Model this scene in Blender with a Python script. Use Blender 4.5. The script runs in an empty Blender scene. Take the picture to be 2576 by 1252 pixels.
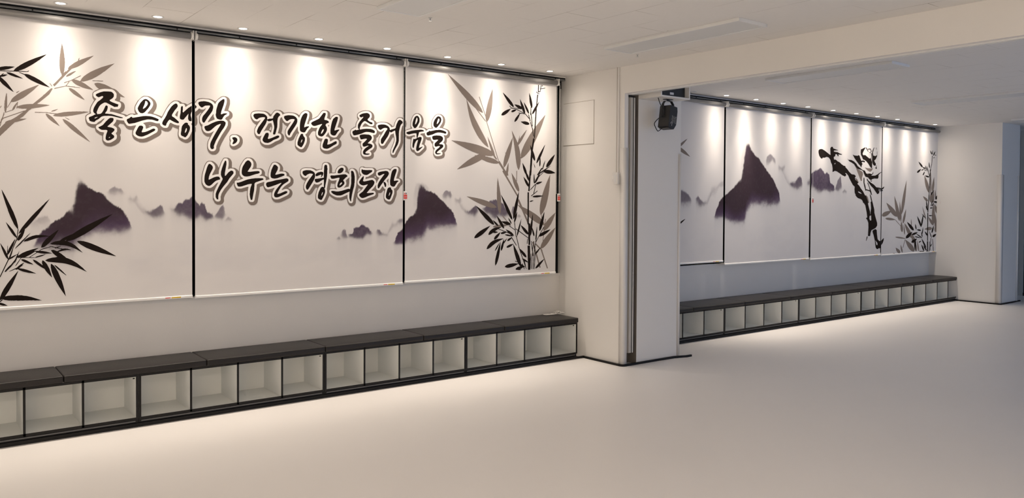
import bpy, bmesh, math, random
import numpy as np
from mathutils import Vector, Matrix
from mathutils.geometry import tessellate_polygon

S = bpy.context.scene
COL = S.collection
R = math.radians

# ---------------------------------------------------------------- camera
FPX = 1993.6
cam_d = bpy.data.cameras.new('camera')
cam_d.sensor_width = 36.0
cam_d.sensor_fit = 'HORIZONTAL'
cam_d.lens = FPX / 2576 * 36.0
cam_d.shift_y = (548.2 - 626.0) / 2576
cam_d.clip_start = 0.05
cam = bpy.data.objects.new('camera', cam_d)
COL.objects.link(cam)
rz = Matrix.Rotation(R(-37.5995), 4, 'Z'); rx = Matrix.Rotation(R(88.8831), 4, 'X'); rr = Matrix.Rotation(R(0.34484), 4, 'Z')
cam.matrix_world = Matrix.Translation((0, 0, 1.42)) @ rz @ rx @ rr
S.camera = cam

# ---------------------------------------------------------------- world, exposure
w = bpy.data.worlds.new('world'); S.world = w
w.use_nodes = True
bg = w.node_tree.nodes['Background']
bg.inputs[0].default_value = (0.42, 0.62, 1.0, 1)
bg.inputs[1].default_value = 1.0
S.view_settings.view_transform = 'Standard'
S.view_settings.look = 'None'
S.view_settings.exposure = 0.33
S.view_settings.gamma = 1.0
S.view_settings.use_curve_mapping = False
WARM = (1.0, 0.870, 0.735)
BEAM = 15.0            # each downlight's main beam
CORE = 27.0            # the tight centre of that beam
MID = 7.5             # its wider cone
SPILL = 4.5            # weak spill of the same lamp

# ---------------------------------------------------------------- room sizes (metres)
H = 2.603              # ceiling
YW = 5.705             # lower wall face under the windows
YG = 5.745             # window glass
YB = 5.60              # printed blind fabric
XP = 4.967             # pillar face that closes the left room
YP = 4.86              # pillar face towards the camera
XQ = 12.45             # far pillar
YQ = 4.71

# ---------------------------------------------------------------- materials
def mat(name, col, rough=0.6, metal=0.0, spec=0.5, noise=0.0, nscale=8.0, bump=0.0, bscale=60.0, coat=0.0):
    m = bpy.data.materials.new(name); m.use_nodes = True
    nt = m.node_tree; b = nt.nodes['Principled BSDF']
    b.inputs['Roughness'].default_value = rough
    b.inputs['Metallic'].default_value = metal
    b.inputs['Specular IOR Level'].default_value = spec
    b.inputs['Coat Weight'].default_value = coat
    tc = nt.nodes.new('ShaderNodeTexCoord')
    nz = nt.nodes.new('ShaderNodeTexNoise'); nz.inputs['Scale'].default_value = nscale; nz.inputs['Detail'].default_value = 5
    nt.links.new(tc.outputs['Object'], nz.inputs['Vector'])
    mx = nt.nodes.new('ShaderNodeMix'); mx.data_type = 'RGBA'
    c = Vector(col)
    lo = [max(0, v * (1 - noise)) for v in c]; hi = [min(1, v * (1 + noise)) for v in c]
    mx.inputs[6].default_value = (*lo, 1); mx.inputs[7].default_value = (*hi, 1)
    nt.links.new(nz.outputs['Fac'], mx.inputs[0])
    nt.links.new(mx.outputs[2], b.inputs['Base Color'])
    if bump:
        n2 = nt.nodes.new('ShaderNodeTexNoise'); n2.inputs['Scale'].default_value = bscale; n2.inputs['Detail'].default_value = 4
        nt.links.new(tc.outputs['Object'], n2.inputs['Vector'])
        bp = nt.nodes.new('ShaderNodeBump'); bp.inputs['Strength'].default_value = bump; bp.inputs['Distance'].default_value = 0.002
        nt.links.new(n2.outputs['Fac'], bp.inputs['Height']); nt.links.new(bp.outputs[0], b.inputs['Normal'])
    return m

def emit(name, col, strength):
    m = bpy.data.materials.new(name); m.use_nodes = True
    nt = m.node_tree; nt.nodes.remove(nt.nodes['Principled BSDF'])
    e = nt.nodes.new('ShaderNodeEmission'); e.inputs[0].default_value = (*col, 1); e.inputs[1].default_value = strength
    nt.links.new(e.outputs[0], nt.nodes['Material Output'].inputs[0])
    return m

M = {}
M['wall'] = mat('painted_wall', (0.82, 0.80, 0.77), 0.62, noise=0.015, nscale=2, bump=0.15, bscale=120)
M['floor'] = mat('mat_floor', (0.84, 0.815, 0.795), 0.42, noise=0.02, nscale=1.2, bump=0.12, bscale=260, spec=0.45)
M['trim_black'] = mat('black_vinyl', (0.008, 0.007, 0.007), 0.5, noise=0.1, spec=0.25)
M['foam'] = mat('corner_foam', (0.82, 0.795, 0.765), 0.55, noise=0.02)
M['alu'] = mat('aluminium', (0.62, 0.63, 0.64), 0.34, 0.7, noise=0.05, nscale=3)
M['rail'] = mat('head_rail', (0.22, 0.225, 0.23), 0.32, 0.5, noise=0.05, nscale=3)
M['alu_dark'] = mat('dark_profile', (0.006, 0.006, 0.007), 0.5, noise=0.1, spec=0.15)
M['white_plastic'] = mat('white_plastic', (0.78, 0.77, 0.75), 0.4, noise=0.02)
M['white_gloss'] = mat('white_rail', (0.86, 0.85, 0.83), 0.3, noise=0.02)
M['laminate'] = mat('white_laminate', (0.86, 0.87, 0.84), 0.5, noise=0.015)
M['black_edge'] = mat('black_edge', (0.008, 0.007, 0.0065), 0.5, noise=0.1, spec=0.25)
M['leather'] = mat('black_leatherette', (0.012, 0.0095, 0.0085), 0.42, spec=0.35, noise=0.15, nscale=20, bump=0.5, bscale=160)
M['glass_dark'] = mat('night_window_glass', (0.002, 0.003, 0.003), 0.06, noise=0.05, spec=0.12)
M['black_metal'] = mat('black_metal', (0.016, 0.016, 0.018), 0.42, noise=0.1)
M['black_metal2'] = mat('black_metal_side', (0.035, 0.033, 0.032), 0.5, noise=0.1)
M['black_rubber'] = mat('black_rubber', (0.01, 0.01, 0.01), 0.6)
M['chrome'] = mat('chrome_wire', (0.6, 0.62, 0.62), 0.25, 0.8)
M['niche'] = mat('niche_shade', (0.17, 0.15, 0.13), 0.7, noise=0.03)  # shade inside the recess is put into this dark colour
M['seam'] = mat('seam_shadow', (0.40, 0.34, 0.28), 0.7)
M['kick'] = mat('kick_strip', (0.10, 0.10, 0.10), 0.35, spec=0.4)
M['leaf'] = mat('partition_leaf', (0.50, 0.47, 0.42), 0.55, noise=0.03)
M['red'] = mat('red_label', (0.75, 0.05, 0.03), 0.5, noise=0.03)
M['yellow'] = mat('yellow_label', (0.75, 0.50, 0.04), 0.5, noise=0.03)
M['pale_text'] = mat('pale_print', (0.75, 0.75, 0.78), 0.5)
M['door_frame'] = mat('far_frame', (0.42, 0.43, 0.42), 0.5, noise=0.03)
M['diffuser'] = mat('light_diffuser_off', (0.70, 0.71, 0.71), 0.45, noise=0.01)
M['light_frame'] = mat('light_housing', (0.76, 0.77, 0.77), 0.4, noise=0.01)
M['lamp_on'] = emit('lit_lens', (1.0, 0.93, 0.82), 12.0)

def clear_plastic():
    m = mat('clear_cable', (0.85, 0.82, 0.78), 0.15, coat=0.5)
    m.node_tree.nodes['Principled BSDF'].inputs['Transmission Weight'].default_value = 0.35
    return m
M['clear'] = clear_plastic()

def ceiling_mat():
    m = mat('ceiling_tiles', (0.83, 0.81, 0.78), 0.85, noise=0.02, nscale=30)
    nt = m.node_tree; b = nt.nodes['Principled BSDF']
    tc = nt.nodes.new('ShaderNodeTexCoord')
    mp = nt.nodes.new('ShaderNodeMapping'); mp.inputs['Rotation'].default_value = (0, 0, R(90)); mp.inputs['Location'].default_value = (0.12, 0.02, 0)
    br = nt.nodes.new('ShaderNodeTexBrick')
    br.offset = 0.5; br.inputs['Scale'].default_value = 1.0
    br.inputs['Brick Width'].default_value = 0.60; br.inputs['Row Height'].default_value = 0.30
    br.inputs['Mortar Size'].default_value = 0.0019; br.inputs['Mortar Smooth'].default_value = 0.1
    br.inputs['Color1'].default_value = (0, 0, 0, 1); br.inputs['Color2'].default_value = (0, 0, 0, 1); br.inputs['Mortar'].default_value = (1, 1, 1, 1)
    nt.links.new(tc.outputs['Object'], mp.inputs['Vector']); nt.links.new(mp.outputs[0], br.inputs['Vector'])
    nz = nt.nodes.new('ShaderNodeTexNoise'); nz.inputs['Scale'].default_value = 2.2; nz.inputs['Detail'].default_value = 6
    nt.links.new(tc.outputs['Object'], nz.inputs['Vector'])
    rp = nt.nodes.new('ShaderNodeMapRange'); rp.inputs[1].default_value = 0.42; rp.inputs[2].default_value = 0.72
    nt.links.new(nz.outputs['Fac'], rp.inputs[0])
    mu = nt.nodes.new('ShaderNodeMath'); mu.operation = 'MULTIPLY'
    nt.links.new(br.outputs['Color'], mu.inputs[0]); nt.links.new(rp.outputs[0], mu.inputs[1])
    mx = nt.nodes.new('ShaderNodeMix'); mx.data_type = 'RGBA'
    nt.links.new(mu.outputs[0], mx.inputs[0])
    src = b.inputs['Base Color'].links[0].from_socket
    nt.links.new(src, mx.inputs[6]); mx.inputs[7].default_value = (0.22, 0.18, 0.14, 1)
    # small dark pores and screw heads
    vo = nt.nodes.new('ShaderNodeTexVoronoi'); vo.inputs['Scale'].default_value = 3.2
    nt.links.new(tc.outputs['Object'], vo.inputs['Vector'])
    lt = nt.nodes.new('ShaderNodeMath'); lt.operation = 'LESS_THAN'; lt.inputs[1].default_value = 0.012
    nt.links.new(vo.outputs['Distance'], lt.inputs[0])
    m2 = nt.nodes.new('ShaderNodeMix'); m2.data_type = 'RGBA'; m2.inputs[7].default_value = (0.22, 0.19, 0.16, 1)
    nt.links.new(lt.outputs[0], m2.inputs[0]); nt.links.new(mx.outputs[2], m2.inputs[6])
    nt.links.new(m2.outputs[2], b.inputs['Base Color'])
    return m
M['ceiling'] = ceiling_mat()

FABRIC = (0.76, 0.735, 0.72)
def fabric_mat():
    m = bpy.data.materials.new('blind_fabric'); m.use_nodes = True
    nt = m.node_tree; b = nt.nodes['Principled BSDF']
    b.inputs['Roughness'].default_value = 0.85; b.inputs['Specular IOR Level'].default_value = 0.1
    at = nt.nodes.new('ShaderNodeAttribute'); at.attribute_name = 'ink'
    tc = nt.nodes.new('ShaderNodeTexCoord')
    nz = nt.nodes.new('ShaderNodeTexNoise'); nz.inputs['Scale'].default_value = 500; nz.inputs['Detail'].default_value = 2
    nt.links.new(tc.outputs['Object'], nz.inputs['Vector'])
    mr = nt.nodes.new('ShaderNodeMapRange'); mr.inputs[3].default_value = 0.96; mr.inputs[4].default_value = 1.03
    nt.links.new(nz.outputs['Fac'], mr.inputs[0])
    mx = nt.nodes.new('ShaderNodeVectorMath'); mx.operation = 'MULTIPLY'
    nt.links.new(at.outputs['Color'], mx.inputs[0]); nt.links.new(mr.outputs[0], mx.inputs[1])
    nt.links.new(mx.outputs[0], b.inputs['Base Color'])
    return m
M['fabric'] = fabric_mat()
M['ink_black'] = mat('printed_black', (0.016, 0.011, 0.009), 0.9, spec=0.08, noise=0.2, nscale=40)
M['ink_grey'] = mat('printed_taupe', (0.235, 0.195, 0.170), 0.85, spec=0.1, noise=0.06, nscale=6)
M['ink_shadow'] = mat('printed_shadow', (0.215, 0.178, 0.155), 0.85, spec=0.1, noise=0.05, nscale=6)
M['ink_halo'] = mat('printed_white', (0.92, 0.90, 0.88), 0.85, spec=0.1, noise=0.01)

# ---------------------------------------------------------------- mesh helpers
class MB:
    """collects shapes and links them as one mesh object"""
    def __init__(s): s.v = []; s.f = []; s.m = []; s.mats = []; s.sm = []
    def mi(s, m):
        if m not in s.mats: s.mats.append(m)
        return s.mats.index(m)
    def box(s, a, b, m, T=None, bev=0.0):
        x0, y0, z0 = a; x1, y1, z1 = b
        if bev > 0:
            bm = bmesh.new()
            bmesh.ops.create_cube(bm, size=1)
            for v in bm.verts:
                v.co = Vector(((x0 + x1) / 2 + v.co.x * (x1 - x0), (y0 + y1) / 2 + v.co.y * (y1 - y0), (z0 + z1) / 2 + v.co.z * (z1 - z0)))
            bmesh.ops.bevel(bm, geom=bm.edges[:], offset=bev, segments=3, profile=0.5, affect='EDGES')
            s.bm(bm, m, T); return s
        p = [(x0, y0, z0), (x1, y0, z0), (x1, y1, z0), (x0, y1, z0), (x0, y0, z1), (x1, y0, z1), (x1, y1, z1), (x0, y1, z1)]
        if T: p = [tuple(T @ Vector(q)) for q in p]
        o = len(s.v); s.v += p; k = s.mi(m)
        for f in [(0, 3, 2, 1), (4, 5, 6, 7), (0, 1, 5, 4), (1, 2, 6, 5), (2, 3, 7, 6), (3, 0, 4, 7)]:
            s.f.append([o + i for i in f]); s.m.append(k); s.sm.append(False)
        return s
    def bm(s, bm, m, T=None, smooth=False):
        o = len(s.v); k = s.mi(m)
        bm.verts.ensure_lookup_table(); bm.verts.index_update()
        s.v += [tuple(T @ v.co) if T else tuple(v.co) for v in bm.verts]
        for f in bm.faces: s.f.append([o + v.index for v in f.verts]); s.m.append(k); s.sm.append(smooth)
        bm.free(); return s
    def prism(s, pts, axis, lo, hi, m, T=None, smooth=False):
        """pts is a 2D outline extruded along an axis"""
        def P(p, t):
            q = (t, p[0], p[1]) if axis == 0 else (p[0], t, p[1]) if axis == 1 else (p[0], p[1], t)
            return tuple(T @ Vector(q)) if T else q
        n = len(pts); o = len(s.v); k = s.mi(m)
        s.v += [P(p, lo) for p in pts] + [P(p, hi) for p in pts]
        s.f.append([o + i for i in range(n)][::-1]); s.f.append([o + n + i for i in range(n)])
        s.m += [k, k]; s.sm += [False, False]
        for i in range(n):
            j = (i + 1) % n
            s.f.append([o + i, o + j, o + n + j, o + n + i]); s.m.append(k); s.sm.append(smooth)
        return s
    def cyl(s, a, b, r, m, n=16, r2=None, T=None, cap=True):
        a = Vector(a); b = Vector(b); r2 = r if r2 is None else r2
        d = (b - a).normalized(); u = d.orthogonal().normalized(); v = d.cross(u)
        o = len(s.v); k = s.mi(m)
        for c, q in ((a, r), (b, r2)):
            for i in range(n):
                t = 2 * math.pi * i / n; p = c + (u * math.cos(t) + v * math.sin(t)) * q
                s.v.append(tuple(T @ p) if T else tuple(p))
        for i in range(n):
            j = (i + 1) % n
            s.f.append([o + i, o + j, o + n + j, o + n + i]); s.m.append(k); s.sm.append(True)
        if cap:
            s.f.append([o + i for i in range(n)][::-1]); s.f.append([o + n + i for i in range(n)]); s.m += [k, k]; s.sm += [False, False]
        return s
    def tube(s, pts, r, m, n=8, T=None):
        for a, b in zip(pts, pts[1:]): s.cyl(a, b, r, m, n, T=T)
        return s
    def build(s, name, parent=None):
        me = bpy.data.meshes.new(name)
        me.from_pydata(s.v, [], s.f)
        for m in s.mats: me.materials.append(m)
        me.polygons.foreach_set('material_index', s.m); me.polygons.foreach_set('use_smooth', s.sm)
        bm = bmesh.new(); bm.from_mesh(me); bmesh.ops.recalc_face_normals(bm, faces=bm.faces); bm.to_mesh(me); bm.free()
        me.update()
        o = bpy.data.objects.new(name, me); COL.objects.link(o)
        if parent: o.parent = parent; o.matrix_parent_inverse = Matrix.Translation(parent.location).inverted() @ Matrix.Identity(4) if parent.rotation_euler.z == 0 else parent.matrix_world.inverted()
        return o

def tag(o, label=None, cat=None, group=None, kind=None):
    if label: o['label'] = label
    if cat: o['category'] = cat
    if group: o['group'] = group
    if kind: o['kind'] = kind
    return o

def empty(name, loc, label, cat, group=None):
    o = bpy.data.objects.new(name, None); COL.objects.link(o); o.location = loc; o.empty_display_size = 0.1
    bpy.context.view_layer.update()
    return tag(o, label, cat, group)

def struct(mb, name):
    return tag(mb.build(name), kind='structure')

def local(mb_fn, name, parent):
    """build a part in its thing's own coordinates"""
    o = mb_fn.build(name); o.parent = parent
    return o

# printed artwork on the blinds: outlines on the fabric in millimetres (first point, then steps)
PRINT = [
 {
  'letter': '1042 1801 9 0 13 5 17 13 3 5 0 6 -1 4 -4 4 -9 6 -2 4 17 18 1 8 -2 4 -3 2 -11 5 -21 3 -4 2 1 2 26 27 5 6 3 7 1 9 -2 4 -3 2 -14 0 -9 -6 -17 -19 -18 -24 -12 -8 -11 -6 -2 -3 1 -3 7 -6 10 -5 15 0 5 1 8 0 5 -3 0 -5 -7 -22 -3 -16 0 -11 2 -5|1054 1817 -2 2 3 4 3 2 2 -1 0 -2;1232 1838 16 -1 11 3 23 11 43 27 4 4 3 4 -2 5 -4 3 -7 0 -9 -4 -11 -7 -20 -10 -13 -5 -15 -3 -2 1 -1 4 9 24 0 8 -3 4 -3 2 -6 1 -9 -1 -4 -3 -6 -9 -15 -32 0 -10 2 -5 9 -7;1517 1848 3 -1 6 4 9 11 13 29 4 15 0 12 -2 4 -3 7 -8 6 0 5 0 3 -3 2 -4 2 -6 0 -5 -2 -5 -3 -10 -11 -6 -10 -4 -19 0 -10 -4 -21 1 -9 3 -4 4 -3 8 -2|1519 1879 -1 2 4 17 4 10 3 3 3 -7 -2 -13 -6 -10 -3 -3;957 1915 11 -1 4 2 6 8 16 10 16 16 8 4 11 3 16 1 4 1 22 0 51 -10 13 1 0 4 -4 1 -25 6 -24 7 -13 3 -17 0 -3 1 -16 0 -1 3 10 15 3 11 2 9 0 9 -3 3 -3 2 -4 0 -4 -5 -10 -25 -9 -17 -6 -6 -4 -3 -12 -2 -6 -1 -1 1 1 4 -3 6 2 6 7 19 6 13 7 10 5 5 8 6 11 7 5 0 4 0 48 -24 4 0 8 3 3 -2 4 2 4 10 0 5 -14 4 -23 8 -10 5 -4 5 2 3 10 7 8 8 5 9 0 14 -4 6 -7 7 -7 2 -15 0 -26 -2 -19 -7 -20 -11 -5 -4 -2 -5 2 -4 4 -4 10 -5 6 2 9 5 7 3 4 -2 1 -4 -4 -7 -16 -16 -9 -7 -6 -7 -11 -20 -7 -14 -4 -14 -1 -10 3 -6 3 -5 9 -6 -9 -5 -8 -6 -19 -9 -3 -4 -1 -6 3 -6 1 -7 7 -4|971 1937 1 3 2 2 5 3 9 3 0 -2 -7 -5 -6 -4;1170 1916 6 0 30 7 46 19 29 9 9 1 21 0 14 -3 9 -3 12 -2 5 5 2 6 -3 4 -20 8 -18 5 -14 2 -23 0 -17 -2 -60 -15 -7 0 -1 5 -2 1 -8 -4 -7 -7 -11 -5 -3 -5 -1 -6 2 -6 6 -10;1388 1918 7 -1 3 1 5 16 10 17 7 8 4 0 21 -11 19 -7 11 -2 3 1 1 1 2 5 -3 6 -18 16 -11 9 -9 4 -4 5 1 8 8 15 11 18 9 11 7 11 1 5 0 5 -3 7 -2 3 -6 2 -6 -2 -11 -8 -13 -14 -17 -28 -7 -13 -6 -17 -10 -20 -12 -19 -4 -10 -2 -8 2 -6 5 -5;1548 1959 11 -1 2 1 2 3 0 13 -6 20 0 10 3 10 4 9 0 37 -3 1 -20 -15 -33 -33 -2 1 -2 6 2 9 0 24 -2 2 -6 0 -3 -5 -2 -6 -1 -20 -1 -4 0 -10 -5 -26 0 -9 1 -5 3 -3 8 -3 10 0 4 3 27 36 2 3 1 0 -3 -31 2 -8 5 -8;1242 1990 13 0 11 7 22 27 12 21 3 11 -3 10 -8 10 -11 7 -5 1 -8 0 -10 -6 -18 -22 -13 -26 -3 -10 2 -10 6 -12 7 -6|1258 2019 -2 1 2 9 7 17 4 14 1 10 2 2 4 0 6 -4 3 -7 1 -6 -1 -4 -3 -7 -11 -15 -6 -5',
  'halo': '1036 1788 5 -2 14 0 10 3 11 7 17 13 6 10 1 17 -7 14 8 12 0 18 -2 5 -5 6 -16 10 13 18 5 10 0 7 3 2 20 -3 23 0 4 -11 10 -15 4 -4 6 -3 15 -1 28 7 5 1 0 -3 -17 -36 -1 -20 3 -6 5 -7 12 -8 13 -6 23 0 13 3 10 4 21 11 39 25 6 5 4 7 2 6 0 11 -6 9 -10 6 -13 0 -6 -1 -33 -18 -5 -1 -1 2 -1 14 -1 4 -5 8 -9 7 3 3 20 6 16 3 10 0 9 -1 21 -6 15 0 8 2 3 -11 5 -7 12 -9 7 -2 15 0 8 4 5 8 4 13 6 10 2 2 4 -1 21 -10 9 -2 6 -2 16 0 2 -3 -3 -14 0 -9 -3 -27 1 -13 3 -8 4 -5 8 -5 10 -3 10 -5 11 0 7 3 7 5 11 15 13 30 2 6 0 37 -7 13 6 3 1 3 0 131 -1 1 -3 0 -7 -5 -12 -7 -17 -15 -3 -1 -3 12 -3 4 -6 4 -14 0 -8 -2 -8 10 -10 6 -12 0 -8 -2 -16 -12 -7 -7 -6 -8 -20 -31 -22 -47 -7 -12 -3 -3 -6 6 -7 4 -26 10 -28 6 -16 0 -2 1 0 3 23 30 8 15 4 13 -1 10 -2 9 -7 11 -11 10 -9 6 -7 2 -18 0 -6 -3 -10 -7 -15 -16 -7 -12 -14 -28 -2 -10 0 -12 2 -6 5 -11 8 -11 1 -3 -21 -6 -4 0 -7 4 -12 -1 -12 -7 -9 -7 -9 -4 -7 7 -7 4 -49 12 -15 3 -13 0 -2 2 5 23 2 0 12 -5 6 -2 10 0 14 1 6 3 4 3 3 5 4 10 0 15 -5 8 -5 3 -14 3 -13 6 0 3 8 11 2 6 1 20 -1 4 -3 6 -8 10 -7 5 -9 4 -26 0 -16 -1 -14 -3 -13 -4 -11 -6 -21 -13 -6 -9 0 -12 2 -6 5 -8 9 -6 2 -2 -12 -18 -9 -16 -9 -21 -3 -17 0 -9 3 -11 -2 -2 -15 -8 -7 -6 -4 -7 0 -15 5 -15 3 -5 4 -3 8 -4 10 -3 18 0 7 2 5 3 7 9 14 10 15 14 4 2 4 0 0 -2 -19 -26 -9 -7 -12 -7 -5 -4 -4 -6 0 -10 1 -5 4 -5 15 -12 9 -3 13 -1 3 -1 1 -2 -5 -20 0 -23 2 -6 4 -5|1468 1983 -11 8 -1 4 12 21 7 6 1 -4 -5 -33 -1 -2',
  'shadow': '1043 1765 6 -1 17 0 11 4 12 5 20 15 5 6 4 6 4 11 0 17 -4 12 5 12 1 19 -5 13 -4 5 -6 6 -1 3 8 14 4 2 19 -2 2 -1 13 -20 6 -5 8 -5 7 -2 16 0 2 -1 -2 -9 0 -28 2 -6 3 -7 5 -7 5 -5 13 -8 17 -8 25 0 8 2 10 2 27 14 45 28 10 9 5 7 4 10 -1 17 1 2 13 -7 9 -4 17 0 5 1 7 4 8 6 5 9 5 11 2 3 34 -13 1 -2 -3 -23 0 -20 3 -13 5 -9 5 -6 12 -8 24 -10 13 0 15 7 9 8 5 6 1 4 0 250 -1 1 -3 0 -11 -7 -11 -8 -4 -2 -10 6 -6 2 -17 1 -11 8 -11 5 -24 0 -10 -3 -13 -10 -12 -13 -6 -7 -17 -28 -22 -46 -2 -4 -3 -2 -32 11 -17 4 -2 2 0 3 11 17 6 11 4 16 0 12 -2 8 -4 10 -6 10 -14 12 -16 9 -9 2 -28 0 -7 -4 -7 -5 -20 -22 -6 -8 -14 -28 -3 -12 0 -22 2 -9 4 -11 -2 -1 -7 1 -21 -1 -9 -4 -11 -8 -13 5 -20 4 -6 2 2 3 11 7 6 8 6 16 0 16 -3 9 -5 8 -9 6 -12 4 0 2 3 11 0 24 -2 6 -7 12 -11 11 -11 7 -10 3 -36 0 -16 -1 -14 -3 -13 -4 -27 -15 -11 -10 -4 -10 0 -22 3 -8 6 -10 0 -2 -14 -28 -7 -17 -3 -14 -1 -22 -13 -8 -8 -8 -3 -5 0 -29 6 -18 7 -10 7 -5 10 -5 12 -3 11 -1 2 -2 0 -9 1 -5 7 -11 17 -13 15 -7 1 -4 0 -28 3 -10 5 -9 6 -6 6 -4|1294 1906 -3 4 1 2 12 3 3 -1 -2 -3',
  'bamboo_grey': '441 1775 0 -1 9 9 2 1 19 18 1 3 7 7 2 3 7 7 1 3 8 7 9 12 35 40 11 3 23 9 27 13 -13 0 -3 -1 -11 0 -3 -1 -5 1 17 13 32 41 3 1 10 10 45 11 47 15 3 2 -14 1 -2 1 -48 0 -2 1 7 7 3 1 55 56 13 26 4 8 -1 2 -3 1 -5 -1 -28 -32 -1 -2 -13 -12 -1 -3 -53 -54 -20 -2 -3 -1 -4 0 -23 -5 -21 -8 -8 -4 -1 4 1 3 1 10 1 4 0 6 -2 1 -1 -3 -8 -10 -10 -15 -5 -10 -3 -9 0 -4 -30 -14 -2 1 3 13 0 4 2 7 0 3 1 4 0 59 -1 3 0 13 -2 3 0 4 -1 -4 -1 -2 0 -4 -1 -3 -2 -11 -1 -3 0 -5 -1 -2 0 -6 -3 -12 0 -10 -1 -2 0 -18 -1 -2 0 -9 1 -3 0 -12 3 -8 -2 -3 1 -2 37 17 3 0 7 7 5 8 9 23 1 -8 -3 -9 0 -7 1 -1 3 0 1 5 9 -3 8 0 3 -1 11 0 3 1 15 0 -10 -12 -3 1 -9 -4 -78 -37 -16 -7 -3 -1 -3 -3 0 2 7 22 0 3 -1 -2 -1 0 1 3 0 5 -2 1 -1 -1 -4 -18 -3 -11 -6 -12 -4 -16 -4 -6 2 -3 3 2 -5 -19 4 -1 8 34 7 12 3 3 98 46 0 -1 -34 -31 -20 -15 -9 -6 -9 -3 -12 -6 -9 -8 2 -2 0 -2 -2 -1 -12 -14 -38 -49;942 1788 2 -1 1 1 -37 42 -9 10 -2 2 -31 32 -4 2 -8 9 -20 16 -15 10 -10 6 -14 4 -2 -1 7 -15 7 -10 7 -7 25 -26 39 -31;775 1878 1 -1 0 2 -16 23 -21 26 -19 14 -9 5 -8 1 0 -6 6 -12 7 -10 10 -10 18 -14;828 1919 2 0 1 2 -1 1 -21 10 -2 0 0 -2 1 -1;769 1935 19 0 2 1 8 1 2 1 14 1 20 5 4 0 51 14 45 15 4 3 2 0 3 2 -3 0 -2 -2 -30 1 -4 -2 -20 0 -3 -1 -12 0 -3 -1 -21 -2 -3 -1 -14 -1 -3 -1 -5 0 -2 -1 -17 -3 -27 -8 -9 -3 -16 0 -3 1 -15 0 -2 1 -15 0 -3 2 -13 -1 -3 -1 -25 0 -2 -1 -22 0 -1 -3 1 -2 4 1 21 0 3 1 22 1 3 1 6 0 4 -1 16 0 3 -2 16 0 2 -1 8 0 -1 -1 -10 -7 0 -2 1 -1 10 -3;467 1962 1 0 1 2 2 4 3 7 0 3 -2 0 -4 -7 -1 -5;731 1962 4 0 14 5 11 6 9 7 -3 0 -17 -6 -11 -5;503 1969 2 -1 1 2 16 31 2 2 1 1 7 0 13 4 15 8 25 17 16 14 33 33 2 2 8 9 2 3 21 24 1 2 -2 0 -11 -5 -47 -25 -33 -21 -20 -16 -18 -18 -9 -11 -5 -10 -3 -9 -17 -34;912 2050 2 -1 1 1 0 1 -13 15 -12 14 -18 16 -13 10 -16 8 -5 1 -8 0 -2 -1 2 -8 6 -8 19 -18 19 -12 25 -13;551 2060 0 -1 11 9 4 5 -2 1 -12 -8 -3 -4;1146 2084 2 -1 0 1 0 1 -42 31 -31 20 -28 14 -17 7 -28 6 -14 0 -14 -4 -3 -4 9 -16 11 -10 21 -14 14 -6 20 -7 34 -9 4 0 8 -3 6 0 2 -1 5 0 3 -1 7 0 3 -1 7 0 3 -2;749 2104 2 -1 18 7 42 14 10 0 3 -1 31 0 3 -1 32 0 1 2 -1 1 -26 0 -3 2 -27 0 -3 1 -13 0 -1 1 0 1 13 21 2 7 13 5 5 -8 9 -8 12 -8 13 -6 21 -8 20 -5 5 0 2 -1 13 -1 3 -1 6 0 2 -2 6 0 1 1 -4 5 -23 17 -18 13 -22 11 14 1 22 8 27 13 22 15 28 22 16 15 3 1 56 55 3 3 0 1 -28 -11 -48 -21 -32 -18 -28 -17 -22 -17 -20 -18 -1 -3 -6 -6 -11 -21 -19 6 -13 2 -2 0 38 24 1 2 -1 1 -3 0 -54 -35 -35 -16 0 -3 1 -2 21 11 3 0 -12 -19 -6 -8 -24 -7 -35 -12 -2 -2;735 2118 1 -1 2 3 -12 16 -2 -1 1 -3;749 2119 1 -1 7 8 26 34 5 5 21 27 36 44 21 10 13 7 27 20 16 14 13 12 3 2 30 30 -3 0 -35 -15 -32 -16 -12 -7 0 1 2 14 -2 1 -5 -11 -1 -8 -22 -16 -26 -24 -8 -14 1 -2 2 -2 -1 -2 -11 -14 -4 1 -10 -11 0 2 3 12 1 15 1 3 2 38 -1 3 0 19 -2 2 -1 22 -1 3 -3 24 -2 9 -1 12 -2 2 -3 17 -4 -21 0 -6 -3 -10 0 -6 -1 -2 0 -6 -1 -3 0 -7 -1 -3 -1 -7 -1 -3 0 -10 -1 -3 0 -14 -1 -4 0 -38 1 -4 0 -11 1 -2 0 -7 4 -16 6 -10 -2 -4 3 -4 -38 -48 -11 -12;959 2172 1 0 11 0 3 1 40 1 2 1 4 0 1 1 1 2 -2 1 -5 0 -4 -1 -21 0 -2 -1 -22 -1 -2 -1 -4 0;813 2185 1 -1 4 0 4 2 14 7 6 5 25 24 1 2 -4 0 -12 -5 -21 -13 -13 -11',
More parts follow.
